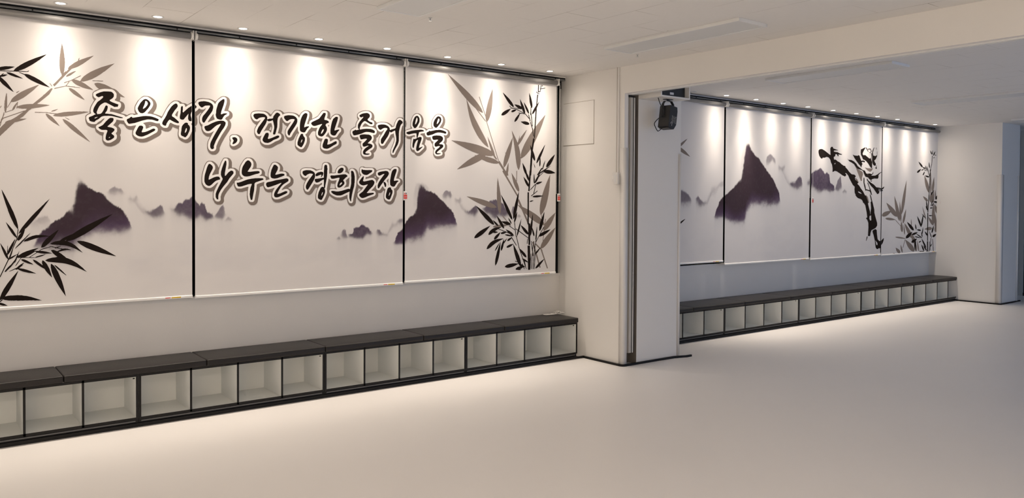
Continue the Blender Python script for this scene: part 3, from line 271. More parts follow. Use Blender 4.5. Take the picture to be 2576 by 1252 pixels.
  'halo': '2735 1409 5 -1 10 0 6 4 5 7 2 20 6 31 19 74 3 44 0 16 -2 24 -3 13 -5 14 -7 10 -6 5 -9 4 -13 0 -4 -2 -7 -4 -4 -7 -2 -9 0 -10 1 -8 -1 -5 -7 6 -13 7 -6 3 -8 0 -2 1 5 14 0 15 -2 4 -7 10 -5 3 -6 3 -18 0 -15 -7 -9 -7 -6 -6 -7 -11 -4 -9 -1 -5 0 -11 -2 -2 -16 -3 -24 0 -11 -4 -1 1 0 5 1 38 -1 15 -2 7 -6 9 -6 5 -7 2 -13 0 -5 -1 -7 -5 -6 -7 -3 -11 -2 -26 -1 -2 -2 -1 -11 0 -9 -2 -16 -5 -10 -4 -18 12 -16 6 -9 1 -36 0 -16 -2 -9 -3 -8 -5 -6 -8 -2 -5 0 -20 4 -9 10 -12 8 -5 8 -4 10 0 10 2 5 4 5 5 2 1 1 -1 -24 -35 -5 -10 -6 -14 -2 -7 0 -19 1 -6 7 -13 4 -5 4 -2 8 -3 8 0 4 2 5 3 6 8 31 46 2 2 2 0 9 -5 19 -1 14 5 15 9 3 0 0 -8 -2 -6 -15 -8 -10 -13 -12 -25 -6 -22 -2 -10 1 -27 2 -5 3 -5 11 -8 7 -4 12 -3 10 1 8 3 5 4 4 6 13 25 11 30 0 24 -1 7 14 73 3 6 7 -10 10 -6 7 -1 12 0 24 4 3 -1 -8 -23 -2 -8 0 -14 4 -11 4 -5 6 -6 -4 -1 -21 3 -14 0 -15 -2 -6 -5 -4 -8 1 -12 5 -9 7 -7 15 -9 19 -9 16 -4 27 0 9 2 16 5 32 14 2 0 1 -3 0 -17 2 -11 4 -15 7 -12|2685 1526 0 2 11 12 6 8 3 7 0 11 -4 14 0 2 13 13 10 6 5 6 1 0 1 -5 -1 -7 0 -30 -3 -17 -2 -10 -2 -3 -3 -1 -7 -1 -23 -6;1962 1414 4 -1 16 0 6 5 5 8 13 70 3 25 0 13 2 5 3 2 14 6 34 11 3 0 -2 -12 0 -14 1 -4 8 -14 7 -6 7 -3 12 0 17 4 23 8 3 -1 -1 -2 -7 -12 -8 -16 -3 -12 0 -18 1 -6 8 -10 9 -6 5 -1 18 0 15 3 56 26 12 9 6 11 1 10 -4 9 -6 5 -9 4 -12 0 -9 -2 -18 -7 -1 0 -1 1 5 8 6 8 11 11 8 6 31 21 6 10 0 19 -6 9 -6 5 -8 3 -7 1 -3 1 0 17 -5 8 -7 5 -9 2 -24 0 -9 -1 -1 3 5 13 1 18 -4 11 -9 10 -14 8 -8 2 -8 0 -5 -1 -8 -5 -3 -3 -14 -25 -6 -16 -5 -22 -2 -14 0 -14 2 -9 7 -13 -28 -9 -1 1 0 15 -5 7 -5 3 -11 5 -22 0 -4 1 14 10 4 8 0 15 -3 6 -4 4 -8 5 -5 1 -18 0 -26 -4 -6 1 1 3 5 8 3 8 1 9 0 15 -3 11 -6 9 -5 6 -7 4 -7 3 -16 1 -13 -7 -9 -8 -15 -23 -9 -17 -4 -11 -4 -20 0 -24 2 -9 7 -13 6 -5 9 -6 2 -2 -20 -8 -19 -6 -10 0 -5 -2 -4 -3 -3 -6 0 -15 2 -8 6 -13 5 -7 8 -4 24 0 46 14 6 0 0 -2 -5 -28 -1 -15 0 -14 3 -20 3 -14 6 -10;1727 1416 5 -1 12 0 6 4 3 2 3 8 0 12 -1 7 2 6 5 16 6 11 14 23 24 28 23 34 23 29 6 9 2 6 0 16 -1 5 -6 9 -9 6 -5 1 -15 0 -5 -1 -10 -6 -2 0 0 4 4 27 0 25 -4 13 -3 3 -6 4 -15 0 -7 -5 -4 -7 -9 -16 -13 -38 -6 -22 -1 -20 -1 -3 -18 -2 -22 -7 -3 0 0 4 3 8 16 31 1 5 0 14 -5 11 -5 7 -9 8 -7 5 -5 1 -12 0 -6 -3 -5 -3 -8 -12 -8 -18 -12 -43 -3 -13 -2 -23 0 -21 1 -10 5 -12 7 -10 11 -9 9 -4 10 -1 10 0 8 3 11 7 9 8 8 9 9 8 6 4 2 0 1 -1 -26 -56 -5 -18 0 -27 1 -5 8 -16;3065 1424 4 -1 9 0 8 1 6 4 6 7 9 16 11 28 3 11 0 22 -4 13 3 2 8 1 8 6 5 5 15 24 6 6 8 5 5 6 0 14 -5 7 -6 4 -8 1 -14 0 -3 3 16 49 4 12 0 14 -2 5 -3 5 -6 4 -8 2 -16 0 -10 -3 -12 -8 -6 -5 -10 -16 -2 -2 -8 7 -10 6 -11 2 -12 0 -53 -9 -8 -3 -13 -6 -5 -4 -5 -9 0 -14 1 -5 4 -7 5 -5 10 -7 7 -1 2 -2 -15 -23 -9 -17 -2 -2 -2 3 0 11 -3 8 -9 10 -10 7 -8 1 -10 0 -17 -2 -33 -8 -2 0 -1 2 3 14 13 1 9 3 34 20 10 8 5 7 2 9 -1 9 -4 7 -8 5 -7 2 -29 0 -8 -1 -16 0 -17 1 -9 4 -5 1 -7 -1 -7 -3 -5 -7 -2 -8 0 -19 3 -10 10 -13 0 -3 -14 -16 -15 -23 -4 -7 0 -13 3 -10 4 -5 7 -6 12 -8 14 -4 8 -1 2 -1 0 -1 -5 -8 -10 -11 -24 -18 -5 -4 -4 -7 -1 -4 0 -16 4 -6 7 -8 10 -8 8 -5 6 -1 15 0 21 5 26 11 46 14 8 6 5 6 1 5 0 10 -4 9 -8 5 -6 1 -16 0 -3 1 0 2 22 21 17 23 1 -3 0 -20 1 -5 5 -8 8 -5 15 -1 5 3 3 2 18 24 4 4 1 -2 10 -14 6 -5 7 -2 0 -3 -7 -26 -2 -8 -1 -12 0 -20 3 -7 5 -7 13 -9|3068 1550 -2 0 -1 2 0 16 -4 7 -7 10 -1 3 5 6 12 12 1 -2 -2 -15 0 -37;1689 1762 5 -1 15 1 10 6 4 6 3 7 1 17 13 33 23 43 32 51 10 21 1 10 0 14 -6 10 -12 9 -1 2 5 8 4 5 14 8 4 5 2 5 0 10 -3 8 -7 4 -4 1 -19 -1 -2 2 15 48 3 15 -1 21 -4 6 -10 6 -11 0 -5 -1 -9 -6 -16 -13 -9 -9 -8 -12 -6 -14 -2 1 -5 7 -7 7 -17 9 -14 4 -12 1 -25 0 -19 -3 -11 -4 -9 -6 -5 -8 -2 -7 -6 -3 -1 -1 0 -55 1 -4 3 1 12 10 9 12 3 1 11 -6 12 0 8 2 11 9 2 0 -1 -4 -5 -9 -21 -26 -6 -9 -5 -11 -2 -11 0 -10 1 -14 7 -12 10 -9 -2 -9 0 -14 3 -10 6 -10 6 -6 10 -6 21 0 11 4 13 8 6 5 1 1 1 -1 -28 -54 -8 -16 -3 -13 -2 -12 0 -11 2 -13 3 -6 4 -6|1670 1958 0 2 3 8 13 21 19 27 3 2 1 -3 0 -13 3 -8 4 -10 0 -3 -24 -12 -19 -10;2853 1772 6 -1 25 0 10 2 15 6 5 3 2 4 2 5 -1 10 -4 7 -7 4 -1 3 7 5 12 6 6 5 8 9 5 10 0 15 -3 6 -5 7 -13 10 11 14 4 12 0 12 -5 16 2 2 11 0 8 3 3 3 3 4 5 10 0 14 -6 10 -15 9 -9 4 -19 4 -41 0 -32 -4 -2 0 0 3 2 5 7 10 9 9 4 2 2 0 7 -2 25 -14 12 -3 21 1 7 5 6 9 0 16 -4 8 -8 6 -12 3 -9 3 1 4 7 10 3 8 0 11 -2 11 -5 8 -4 3 -10 6 -10 3 -21 0 -23 -4 -13 -5 -18 -9 -9 -7 -6 -9 0 -11 5 -9 3 -4 5 -4 1 -3 -16 -21 -7 -14 -3 -11 -1 -20 -2 -2 -8 -1 -3 -1 -9 -7 -14 -7 -5 -6 -5 -9 0 -14 1 -6 4 -8 9 -13 6 -3 16 -2 6 1 16 4 4 0 5 -13 7 -13 6 -4 13 -3 0 -3 -6 -10 0 -20 3 -7 6 -9 3 -3 1 -2 -6 -12 -3 -10 0 -16 2 -7 5 -8 8 -6;3100 1796 5 -1 11 0 4 2 5 4 14 28 27 43 9 22 3 14 0 56 1 15 8 32 3 10 3 7 7 8 0 4 0 41 -2 3 -4 3 -14 6 -18 0 -13 -8 -4 -4 -9 -12 -8 -17 -9 -30 -3 -2 -4 -1 -16 -5 -3 0 -7 9 -6 6 -14 9 -16 7 -20 2 -28 -1 -12 -1 -12 -4 -13 -7 -7 -13 0 -11 7 -16 5 -9 13 -10 9 -2 11 0 10 5 13 9 3 1 1 -1 -1 -3 -15 -24 -21 -30 -5 -9 -2 -9 -1 -24 2 -7 8 -13 9 -6 14 0 7 3 7 4 42 61 15 26 13 3 11 7 2 -1 7 -34 2 -17 -5 -19 -6 -15 -9 -21 -11 -20 -2 -10 0 -21 4 -8;1833 1804 5 -1 10 0 14 6 8 6 8 6 8 14 2 7 0 10 -2 12 -7 9 -13 8 -10 1 -11 0 -7 -1 -10 -6 -6 -7 0 -14 6 -13 -5 -15 0 -10 1 -4 4 -4;2522 1804 6 -1 22 0 14 4 14 7 29 18 21 11 8 7 5 8 1 6 -1 16 -5 8 -7 4 -6 2 -14 -1 -11 -5 -20 -12 -8 -2 -1 2 0 15 -5 9 -10 7 -6 2 -10 0 -2 1 0 1 20 31 2 0 3 -13 2 -5 5 -7 7 -6 11 -4 9 -2 11 0 10 2 8 4 4 4 18 26 11 10 2 4 2 5 0 11 -3 8 -8 4 -17 0 -2 2 14 43 5 23 0 10 -2 7 -4 6 -6 4 -8 2 -11 0 -10 -3 -21 -16 -6 -9 -8 -15 -2 -1 -14 8 -13 5 0 2 4 13 1 8 0 17 -5 7 -5 4 -4 1 -23 0 -11 -8 -28 -37 -16 -11 -30 -15 -15 -10 -3 -2 -5 -8 -2 -15 -1 -1 -12 -1 -2 1 0 4 14 44 3 14 0 15 -2 7 -4 6 -7 4 -8 2 -9 0 -9 -2 -13 -9 -8 -7 -9 -12 -9 -22 -2 -3 -2 2 -9 12 -10 7 -15 7 -13 2 -32 0 -21 -4 -11 -4 -13 -8 -3 9 -9 10 -12 6 -9 2 -13 0 -6 -2 -6 -4 -14 -16 -8 -13 -4 -9 -3 -2 -10 1 -13 17 -13 8 -14 5 -40 0 -22 -3 -16 -5 -7 -5 -5 -8 -2 -6 0 -8 3 -10 4 -8 7 -10 11 -8 7 -2 16 0 8 5 8 6 4 1 0 -1 -2 -4 -26 -39 -7 -12 -5 -12 -1 -7 0 -15 2 -7 6 -11 4 -4 6 -4 7 -1 11 0 12 7 -8 -24 0 -15 3 -6 6 -9 17 -10 7 -2 24 0 11 3 14 7 25 16 25 11 11 7 7 7 3 5 0 4 0 11 -2 6 -4 5 -5 4 -4 1 -9 1 -1 2 10 40 1 12 1 32 2 14 3 8 4 6 6 4 2 1 6 -15 7 -11 7 -7 11 -7 17 -1 6 3 11 9 4 0 -1 -2 -4 -8 -28 -41 -5 -11 -2 -6 0 -20 2 -8 8 -13 7 -5 5 -2 10 0 4 2 6 4 4 6 10 20 34 51 2 2 1 -1 1 -25 1 -7 7 -13 -18 -37 -6 -20 -2 -10 0 -26 6 -10 5 -4 16 -10 9 -3 13 0 11 7 9 13 10 18 7 18 1 9 0 24 -4 8 -7 9 -1 3 1 2 10 8 16 26 13 12 6 10 16 -4 10 0 20 3 2 -2 -9 -25 0 -24 1 -5 6 -10 13 -9 13 -3 17 -1 2 -1 -11 -26 -4 -16 -1 -23 3 -6 4 -6 11 -7|2112 1913 -8 9 -5 4 -6 1 -13 0 -10 -3 -8 -6 -2 1 35 60 19 3 2 -1 2 -2 3 -13 2 -12 -8 -36 -2 -5|2559 1984 -5 10 2 2 6 2 1 -2 -1 -7 -1 -5 -1 -1',
  'shadow': '2742 1386 6 -1 12 1 9 4 8 6 4 8 3 6 3 26 4 18 2 4 3 -10 5 -9 11 -12 13 -10 5 -3 10 -3 18 0 8 2 17 5 29 11 42 14 6 3 11 8 6 10 2 7 0 18 19 0 7 2 9 6 8 12 3 1 6 -4 1 -2 -3 -12 -2 -17 0 -31 3 -11 6 -11 6 -5 12 -8 9 -5 12 -4 15 0 10 3 9 5 9 11 4 6 6 13 12 28 4 15 1 27 15 14 17 26 13 9 5 7 2 7 0 15 -2 6 -4 8 -9 7 -13 4 -2 1 0 4 11 33 3 12 0 15 -3 10 -5 8 -9 7 -12 4 -29 0 -10 -3 -8 -4 -5 -4 -14 -13 -21 5 -25 0 -51 -9 -24 -10 -2 2 -6 9 -5 4 -8 4 -10 2 -40 1 -14 -1 -16 1 -12 5 -22 -1 -6 -3 -5 -5 -4 -7 -2 -7 0 -30 2 -10 5 -10 -1 -2 -5 -6 -2 2 -3 17 -6 18 -9 14 -6 6 -12 6 -6 2 -27 0 -8 -4 -6 -6 -3 -7 -3 -12 -1 -1 -2 3 0 19 -4 7 -4 8 -6 6 -6 4 -14 5 -27 0 -16 -8 -8 -5 -12 -13 -5 -9 -4 -9 -1 -5 0 -7 -1 -2 -3 -2 -10 -1 -10 0 -2 2 1 25 -2 15 -3 13 -6 10 -5 5 -9 5 -10 3 -27 0 -8 -5 -6 -4 -4 -6 -2 -7 -3 -17 0 -12 -3 -2 -17 -2 -18 -4 -20 10 -11 3 -11 1 -47 0 -16 -3 -12 -5 -12 -11 -3 -7 0 -31 2 -6 4 -9 8 -11 6 -6 9 -5 8 -4 2 -3 -7 -13 -4 -12 -2 -7 0 -30 4 -11 4 -9 7 -9 6 -5 14 -6 14 0 8 4 9 6 6 7 25 39 14 -2 1 -3 -9 -20 -6 -21 -2 -10 0 -34 3 -10 3 -6 5 -7 8 -6 13 -8 17 -4 12 0 15 7 6 5 7 9 13 28 9 19 1 2 3 -1 10 -10 14 -9 21 -10 20 -5 34 0 7 2 30 10 4 1 2 -3 1 -9 4 -15 7 -14 6 -8|2802 1494 -1 2 0 3 8 27 3 -1 14 -9 1 -2 -1 -2 -20 -15|2573 1519 -1 0 -1 2 7 37 2 0 14 -3 12 0 4 -1 0 -32 -4 -1 -21 0|2959 1606 -20 8 14 10 1 -2 8 -16 0 -1;1968 1391 7 -1 13 0 5 1 11 6 7 8 4 7 2 10 12 64 3 34 3 3 19 7 3 -1 1 -8 4 -10 5 -11 7 -8 11 -6 8 -3 13 0 11 1 0 -36 3 -12 5 -8 8 -9 6 -4 7 -4 7 -1 20 0 19 5 58 27 12 8 4 4 6 11 3 7 0 13 -1 5 -5 9 -5 6 -6 4 -16 7 2 3 27 17 7 10 5 12 0 16 -1 5 -4 9 -6 7 -8 7 -10 5 -5 14 -4 6 -6 5 -7 5 -9 4 -17 0 -2 1 -1 3 1 6 0 10 -3 9 -7 12 -8 9 -7 5 -10 5 -13 4 -22 -1 -9 -4 -7 -6 -3 -4 -10 -19 -8 -20 -5 -22 -2 -14 0 -19 -1 -2 -20 11 0 19 -1 5 -6 11 -7 7 -9 5 -7 3 -27 0 -3 1 -1 3 1 6 0 17 -3 10 -3 8 -7 9 -9 10 -8 5 -11 4 -30 0 -10 -5 -14 -14 -18 -28 -8 -17 -5 -23 0 -10 -1 -3 -10 13 -12 8 -8 3 -16 1 -2 1 -1 2 1 6 0 27 -4 13 -8 12 -7 4 -7 3 -25 0 -7 -3 -5 -6 -13 -23 -13 -36 -2 -4 -8 17 -5 7 -12 12 -13 8 -7 2 -23 0 -9 -4 -6 -5 -7 -11 -8 -17 -13 -46 -3 -13 -2 -23 0 -32 1 -10 7 -16 7 -12 5 -5 12 -8 14 -6 10 -2 11 0 10 3 2 0 -3 -16 0 -40 3 -8 6 -11 3 -6 6 -6 7 -5 7 -3 17 0 10 3 9 6 5 8 3 8 -1 22 5 15 4 9 15 24 27 33 15 22 2 2 2 -4 0 -13 6 -18 8 -13 5 -6 6 -3 10 -4 23 0 30 9 3 -1 1 -4 -1 -10 0 -26 3 -20 3 -12 3 -9 6 -10 8 -6|1868 1571 0 3 9 12 6 11 9 -18 0 -3 -18 -6 -4 0;1696 1740 4 -1 14 0 8 1 13 8 8 10 6 12 1 18 12 29 21 41 32 51 10 19 2 8 2 10 0 15 -6 14 -8 10 3 3 11 7 6 7 4 9 0 14 -4 10 -6 7 -9 6 -11 3 0 3 9 30 3 12 0 24 -3 9 -6 9 -8 5 -10 4 -22 0 -12 -5 -17 -14 -21 -22 -19 9 -19 5 -15 1 -33 0 -11 -1 -16 -4 -9 -6 -8 -8 -7 -13 0 -159 1 -2 2 0 5 4 5 8 3 9 0 22 -5 20 0 4 5 6 21 20 2 1 2 -1 1 -2 -7 -9 -7 -16 -1 -13 0 -17 1 -14 6 -14 8 -11 1 -17 1 -6 7 -17 8 -10 6 -5 12 -7 6 -2 12 0 3 -1 0 -2 -12 -24 -3 -9 -3 -19 0 -24 4 -16 7 -12 7 -7;2860 1750 6 -1 28 0 10 1 21 9 7 4 4 6 3 6 1 6 0 10 -3 10 0 3 9 6 10 10 7 13 2 7 0 16 -1 5 -5 10 -8 11 6 13 3 9 0 17 2 2 7 4 7 5 4 7 6 12 2 1 8 -1 3 -2 0 -1 -11 -16 -5 -10 -2 -8 0 -39 5 -14 7 -11 9 -6 12 -5 11 0 5 1 11 5 7 5 9 10 10 16 17 23 22 35 4 2 4 0 4 -16 0 -9 -10 -30 -21 -45 -2 -8 1 -30 3 -9 5 -7 8 -6 7 -3 17 0 9 3 8 6 5 8 11 22 28 46 7 16 6 21 0 194 -1 6 -4 2 -6 2 -25 0 -5 -2 -10 -5 -11 -12 -5 -8 -10 -18 -9 -28 -2 -2 -4 -1 -4 1 -9 9 -14 8 -8 5 -10 3 -11 2 -14 1 -38 -1 -16 -3 -20 -7 -10 12 -6 4 -8 4 -1 1 4 13 0 13 -3 13 -8 13 -16 11 -16 6 -34 0 -22 -4 -14 -5 -21 -11 -9 -9 -3 -3 -3 -5 0 -20 1 -6 6 -13 -12 -19 -4 -8 -3 -12 -1 -16 -2 -2 -5 -1 -5 -2 -7 -7 -12 -5 -11 -12 -4 -7 1 -29 2 -9 5 -8 11 -16 8 -4 7 -3 20 -1 11 2 3 -2 9 -16 9 -8 1 -26 8 -18 -5 -14 0 -23 1 -5 6 -13 8 -10 8 -6;1840 1781 5 -1 13 0 8 3 12 6 8 6 10 7 11 19 3 10 0 5 0 13 -3 11 -5 9 -7 7 -15 8 -11 3 -24 0 -7 -1 -11 -5 -7 -7 -3 -5 0 -24 3 -10 -2 -10 0 -20 3 -7 5 -8 7 -5;2529 1781 6 -1 25 0 19 6 15 8 29 18 23 13 10 10 6 9 2 7 -1 21 -2 7 -4 6 -10 9 0 2 19 29 10 9 4 6 4 9 0 13 -2 9 -6 9 -7 5 -10 5 0 4 11 34 3 13 0 13 -3 10 -6 8 -4 5 -7 4 -14 4 -23 0 -6 -2 -7 -4 -17 -12 -4 -5 -9 -13 -1 0 -1 2 2 10 -1 20 -3 9 -6 8 -7 4 -8 4 -33 0 -3 0 -6 -3 -10 -9 -23 -32 -5 -4 -23 -14 -17 -8 -2 3 2 9 0 17 -2 6 -4 8 -4 5 -8 5 -8 4 -10 2 -18 0 -8 -2 -4 -2 -9 -6 -13 -11 -11 -17 -3 -2 -18 10 -12 3 -10 2 -43 0 -31 -7 -14 11 -16 7 -28 0 -8 -2 -6 -3 -10 -11 -16 -21 -2 1 -7 5 -11 8 -12 6 -9 2 -51 0 -23 -3 -14 -4 -7 -4 -8 -8 -2 -5 -3 -7 0 -20 3 -10 5 -10 8 -13 5 -5 10 -7 10 -5 1 -1 -10 -20 -4 -10 -1 -8 0 -26 3 -10 7 -14 7 -7 9 -5 13 -5 1 -17 5 -13 6 -8 6 -6 16 -10 11 -4 27 0 3 1 12 3 17 9 27 17 23 10 11 7 8 7 6 9 2 7 0 18 -2 7 -6 9 -4 4 -7 5 -2 2 7 28 1 12 0 32 1 3 2 1 13 -14 9 -6 8 -4 1 -2 -13 -24 -2 -7 0 -31 2 -10 5 -9 6 -9 8 -6 7 -4 8 -2 12 0 10 4 7 5 5 7 10 20 13 20 2 1 2 0 0 -5 -10 -21 -9 -27 -2 -9 0 -34 2 -7 6 -12 8 -7 8 -6 15 -7 7 -3 15 0 7 1 7 4 5 3 7 7 8 12 10 19 8 23 2 9 0 24 -7 16 1 3 18 30 13 11 2 1 16 -1 2 -3 0 -34 4 -10 4 -8 5 -5 11 -7 18 -8 0 -2 -4 -13 -2 -9 0 -30 5 -12 5 -7 8 -6 11 -7|2108 1931 -6 2 -2 2 11 20 3 2 2 -2 0 -10 -3 -13 -3 -1;1586 1884 0 -1 2 3 2 10 0 19 -1 5 -3 2 -1 -7',
 },
 {
  'letter': '3521 1816 5 0 12 1 12 3 10 4 0 2 -2 1 -32 -1 -5 2 0 3 3 5 9 8 39 27 9 8 2 3 0 13 -5 4 -12 3 -20 0 -2 1 0 2 8 8 13 9 7 7 7 10 2 9 -2 10 -6 7 -11 5 -12 3 -34 0 -24 -4 -14 -5 -3 -4 -1 -6 3 -9 4 -7 4 -3 15 -1 18 4 14 0 1 -2 -3 -3 -14 -12 -10 -8 -7 -9 -1 -15 6 -9 11 -1 15 5 9 2 10 0 2 -2 -10 -11 -19 -14 -13 -13 -3 -6 -2 -8 0 -3 2 -4 6 -7;3331 1835 8 0 11 6 33 29 -1 4 -2 0 -26 -11 -4 0 -1 2 7 24 8 20 8 22 2 10 -1 7 -2 1 -9 3 -10 -2 -16 -6 -1 0 0 1 10 26 4 17 7 4 9 2 14 3 9 0 4 2 3 5 -1 2 -3 2 -13 3 -17 0 -47 -7 -32 -6 -18 -5 -28 -9 -6 -4 0 -4 5 -5 4 -2 10 -3 9 0 12 4 34 8 15 1 5 -2 2 -28 3 -8 -4 -3 -17 -7 -8 2 -2 0 -2 -2 -3 -9 -5 -28 -1 -19 1 -9 3 -5 4 -3 4 1 2 3 7 30 8 16 7 10 5 4 6 3 5 1 0 -4 -9 -28 -8 -35 0 -14 2 -5;3428 1968 11 -1 10 3 29 8 31 14 19 5 11 1 21 0 4 -1 17 -1 18 -4 5 0 7 3 2 4 0 3 -4 6 -10 4 -18 5 -22 4 -23 0 -4 -2 -17 -1 -59 -14 -2 1 -4 3 -2 0 -5 -6 -5 -3 -13 -6 -5 -5 0 -9 2 -6;3305 2020 5 -1 5 2 9 6 7 8 14 24 4 7 4 12 1 13 -1 10 -5 10 -3 3 -4 4 -9 4 -2 0 -10 -3 -8 -5 -5 -6 -9 -16 -7 -20 -3 -11 0 -7 -1 -4 1 -11 8 -11|3312 2051 -1 0 0 3 7 31 7 20 1 2 2 0 4 -5 2 -4 0 -12 -1 -6 -10 -20 -8 -8;3509 2035 3 0 8 3 11 11 20 24 8 13 4 14 0 12 -4 9 -4 5 -13 6 -11 0 -10 -5 -6 -5 -17 -21 -10 -20 -2 -13 0 -13 4 -8 6 -6 8 -5|3520 2067 -1 7 7 22 5 12 4 6 3 1 4 -4 2 -3 1 -4 -1 -9 -4 -7 -8 -12 -7 -6',
  'halo': '3513 1802 6 -1 12 0 19 3 18 6 4 4 3 4 1 4 0 10 -4 6 -8 5 -1 1 0 1 21 15 7 6 5 8 3 7 -1 20 -4 7 -9 6 -2 2 11 17 2 9 0 14 -1 6 -10 17 21 -1 8 1 8 6 6 10 0 15 -5 8 -7 4 -14 6 -16 4 -21 4 -19 0 -2 2 2 4 19 24 7 12 4 7 3 11 0 19 -1 4 -5 11 -4 6 -7 4 -7 4 -10 3 -19 0 -11 -6 -10 -7 -14 -16 -10 -16 -7 -14 -2 -14 0 -23 4 -10 8 -10 1 -2 -24 -6 -9 1 -11 -1 -5 -3 -5 -6 -17 -9 -2 0 -1 6 -5 7 -10 5 -15 3 -22 0 -9 -1 -5 1 1 3 17 30 5 13 2 14 0 13 -2 7 -9 18 -5 5 -6 4 -9 4 -5 0 -9 0 -11 -3 -12 -8 -9 -11 -9 -16 -7 -21 -3 -12 -1 -12 0 -12 1 -8 10 -15 0 -4 -53 -16 -7 -4 -3 -4 1 -27 3 -4 11 -6 8 -3 17 0 35 10 12 2 2 -2 1 -9 -1 -2 -4 -1 -11 0 -4 -2 -6 -5 -5 -8 -7 -46 0 -17 1 -9 4 -7 3 -5 9 -6 16 0 3 -9 4 -5 10 -8 6 -2 12 0 9 3 12 8 32 28 3 5 2 4 0 10 -2 3 -3 5 -4 3 -4 1 -8 0 -3 2 15 44 -1 14 -2 6 -5 5 -6 4 -12 3 -2 2 2 6 4 3 16 3 10 1 10 3 1 -2 0 -8 1 -4 6 -10 6 -5 6 -4 4 0 16 0 12 3 3 0 4 -16 8 -13 9 -6 9 -2 -5 -11 0 -24 9 -14 10 -6 -8 -12 -4 -10 -1 -18 5 -9 5 -6 8 -5',
  'shadow': '3521 1780 7 -1 13 0 24 4 19 7 6 4 4 6 3 6 2 6 0 10 -4 13 18 17 6 11 2 7 0 22 -3 8 -7 11 5 9 2 10 0 24 14 6 7 5 7 9 5 11 0 14 -1 6 -6 10 -6 7 -8 4 -14 5 -36 10 1 3 7 10 7 12 6 20 0 24 -7 18 -5 6 -8 7 -11 7 -12 4 -30 0 -18 -8 -14 -12 -11 -14 -8 -13 -8 -16 -3 -18 0 -29 4 -10 -1 -2 -4 -1 -24 -1 -6 -3 -6 -6 -3 -1 -10 6 -8 4 -16 3 -11 0 -2 1 0 3 7 13 5 16 1 11 0 14 -3 15 -7 13 -4 7 -8 7 -5 4 -17 7 -23 0 -9 -1 -6 -4 -10 -6 -10 -12 -10 -18 -8 -20 -3 -12 -1 -14 0 -23 2 -14 -2 -2 -38 -12 -6 -3 -3 -3 0 -50 1 -5 10 -7 8 -4 11 -3 20 0 2 -3 -5 -36 0 -28 1 -11 6 -12 4 -7 5 -3 10 -6 11 -2 10 -13 9 -6 10 -4 21 0 11 5 13 8 34 30 5 7 3 7 0 14 -2 7 -5 9 -10 7 -1 3 9 31 1 13 1 1 1 0 9 -6 8 -4 26 0 10 -19 10 -9 1 -3 0 -25 3 -8 7 -12 -4 -14 0 -24 1 -6 7 -12 8 -9 11 -6;3222 2022 2 0 2 3 5 6 3 10 1 5 0 10 -2 6 -6 12 -3 3 -2 1 -1 -7 0 -45',
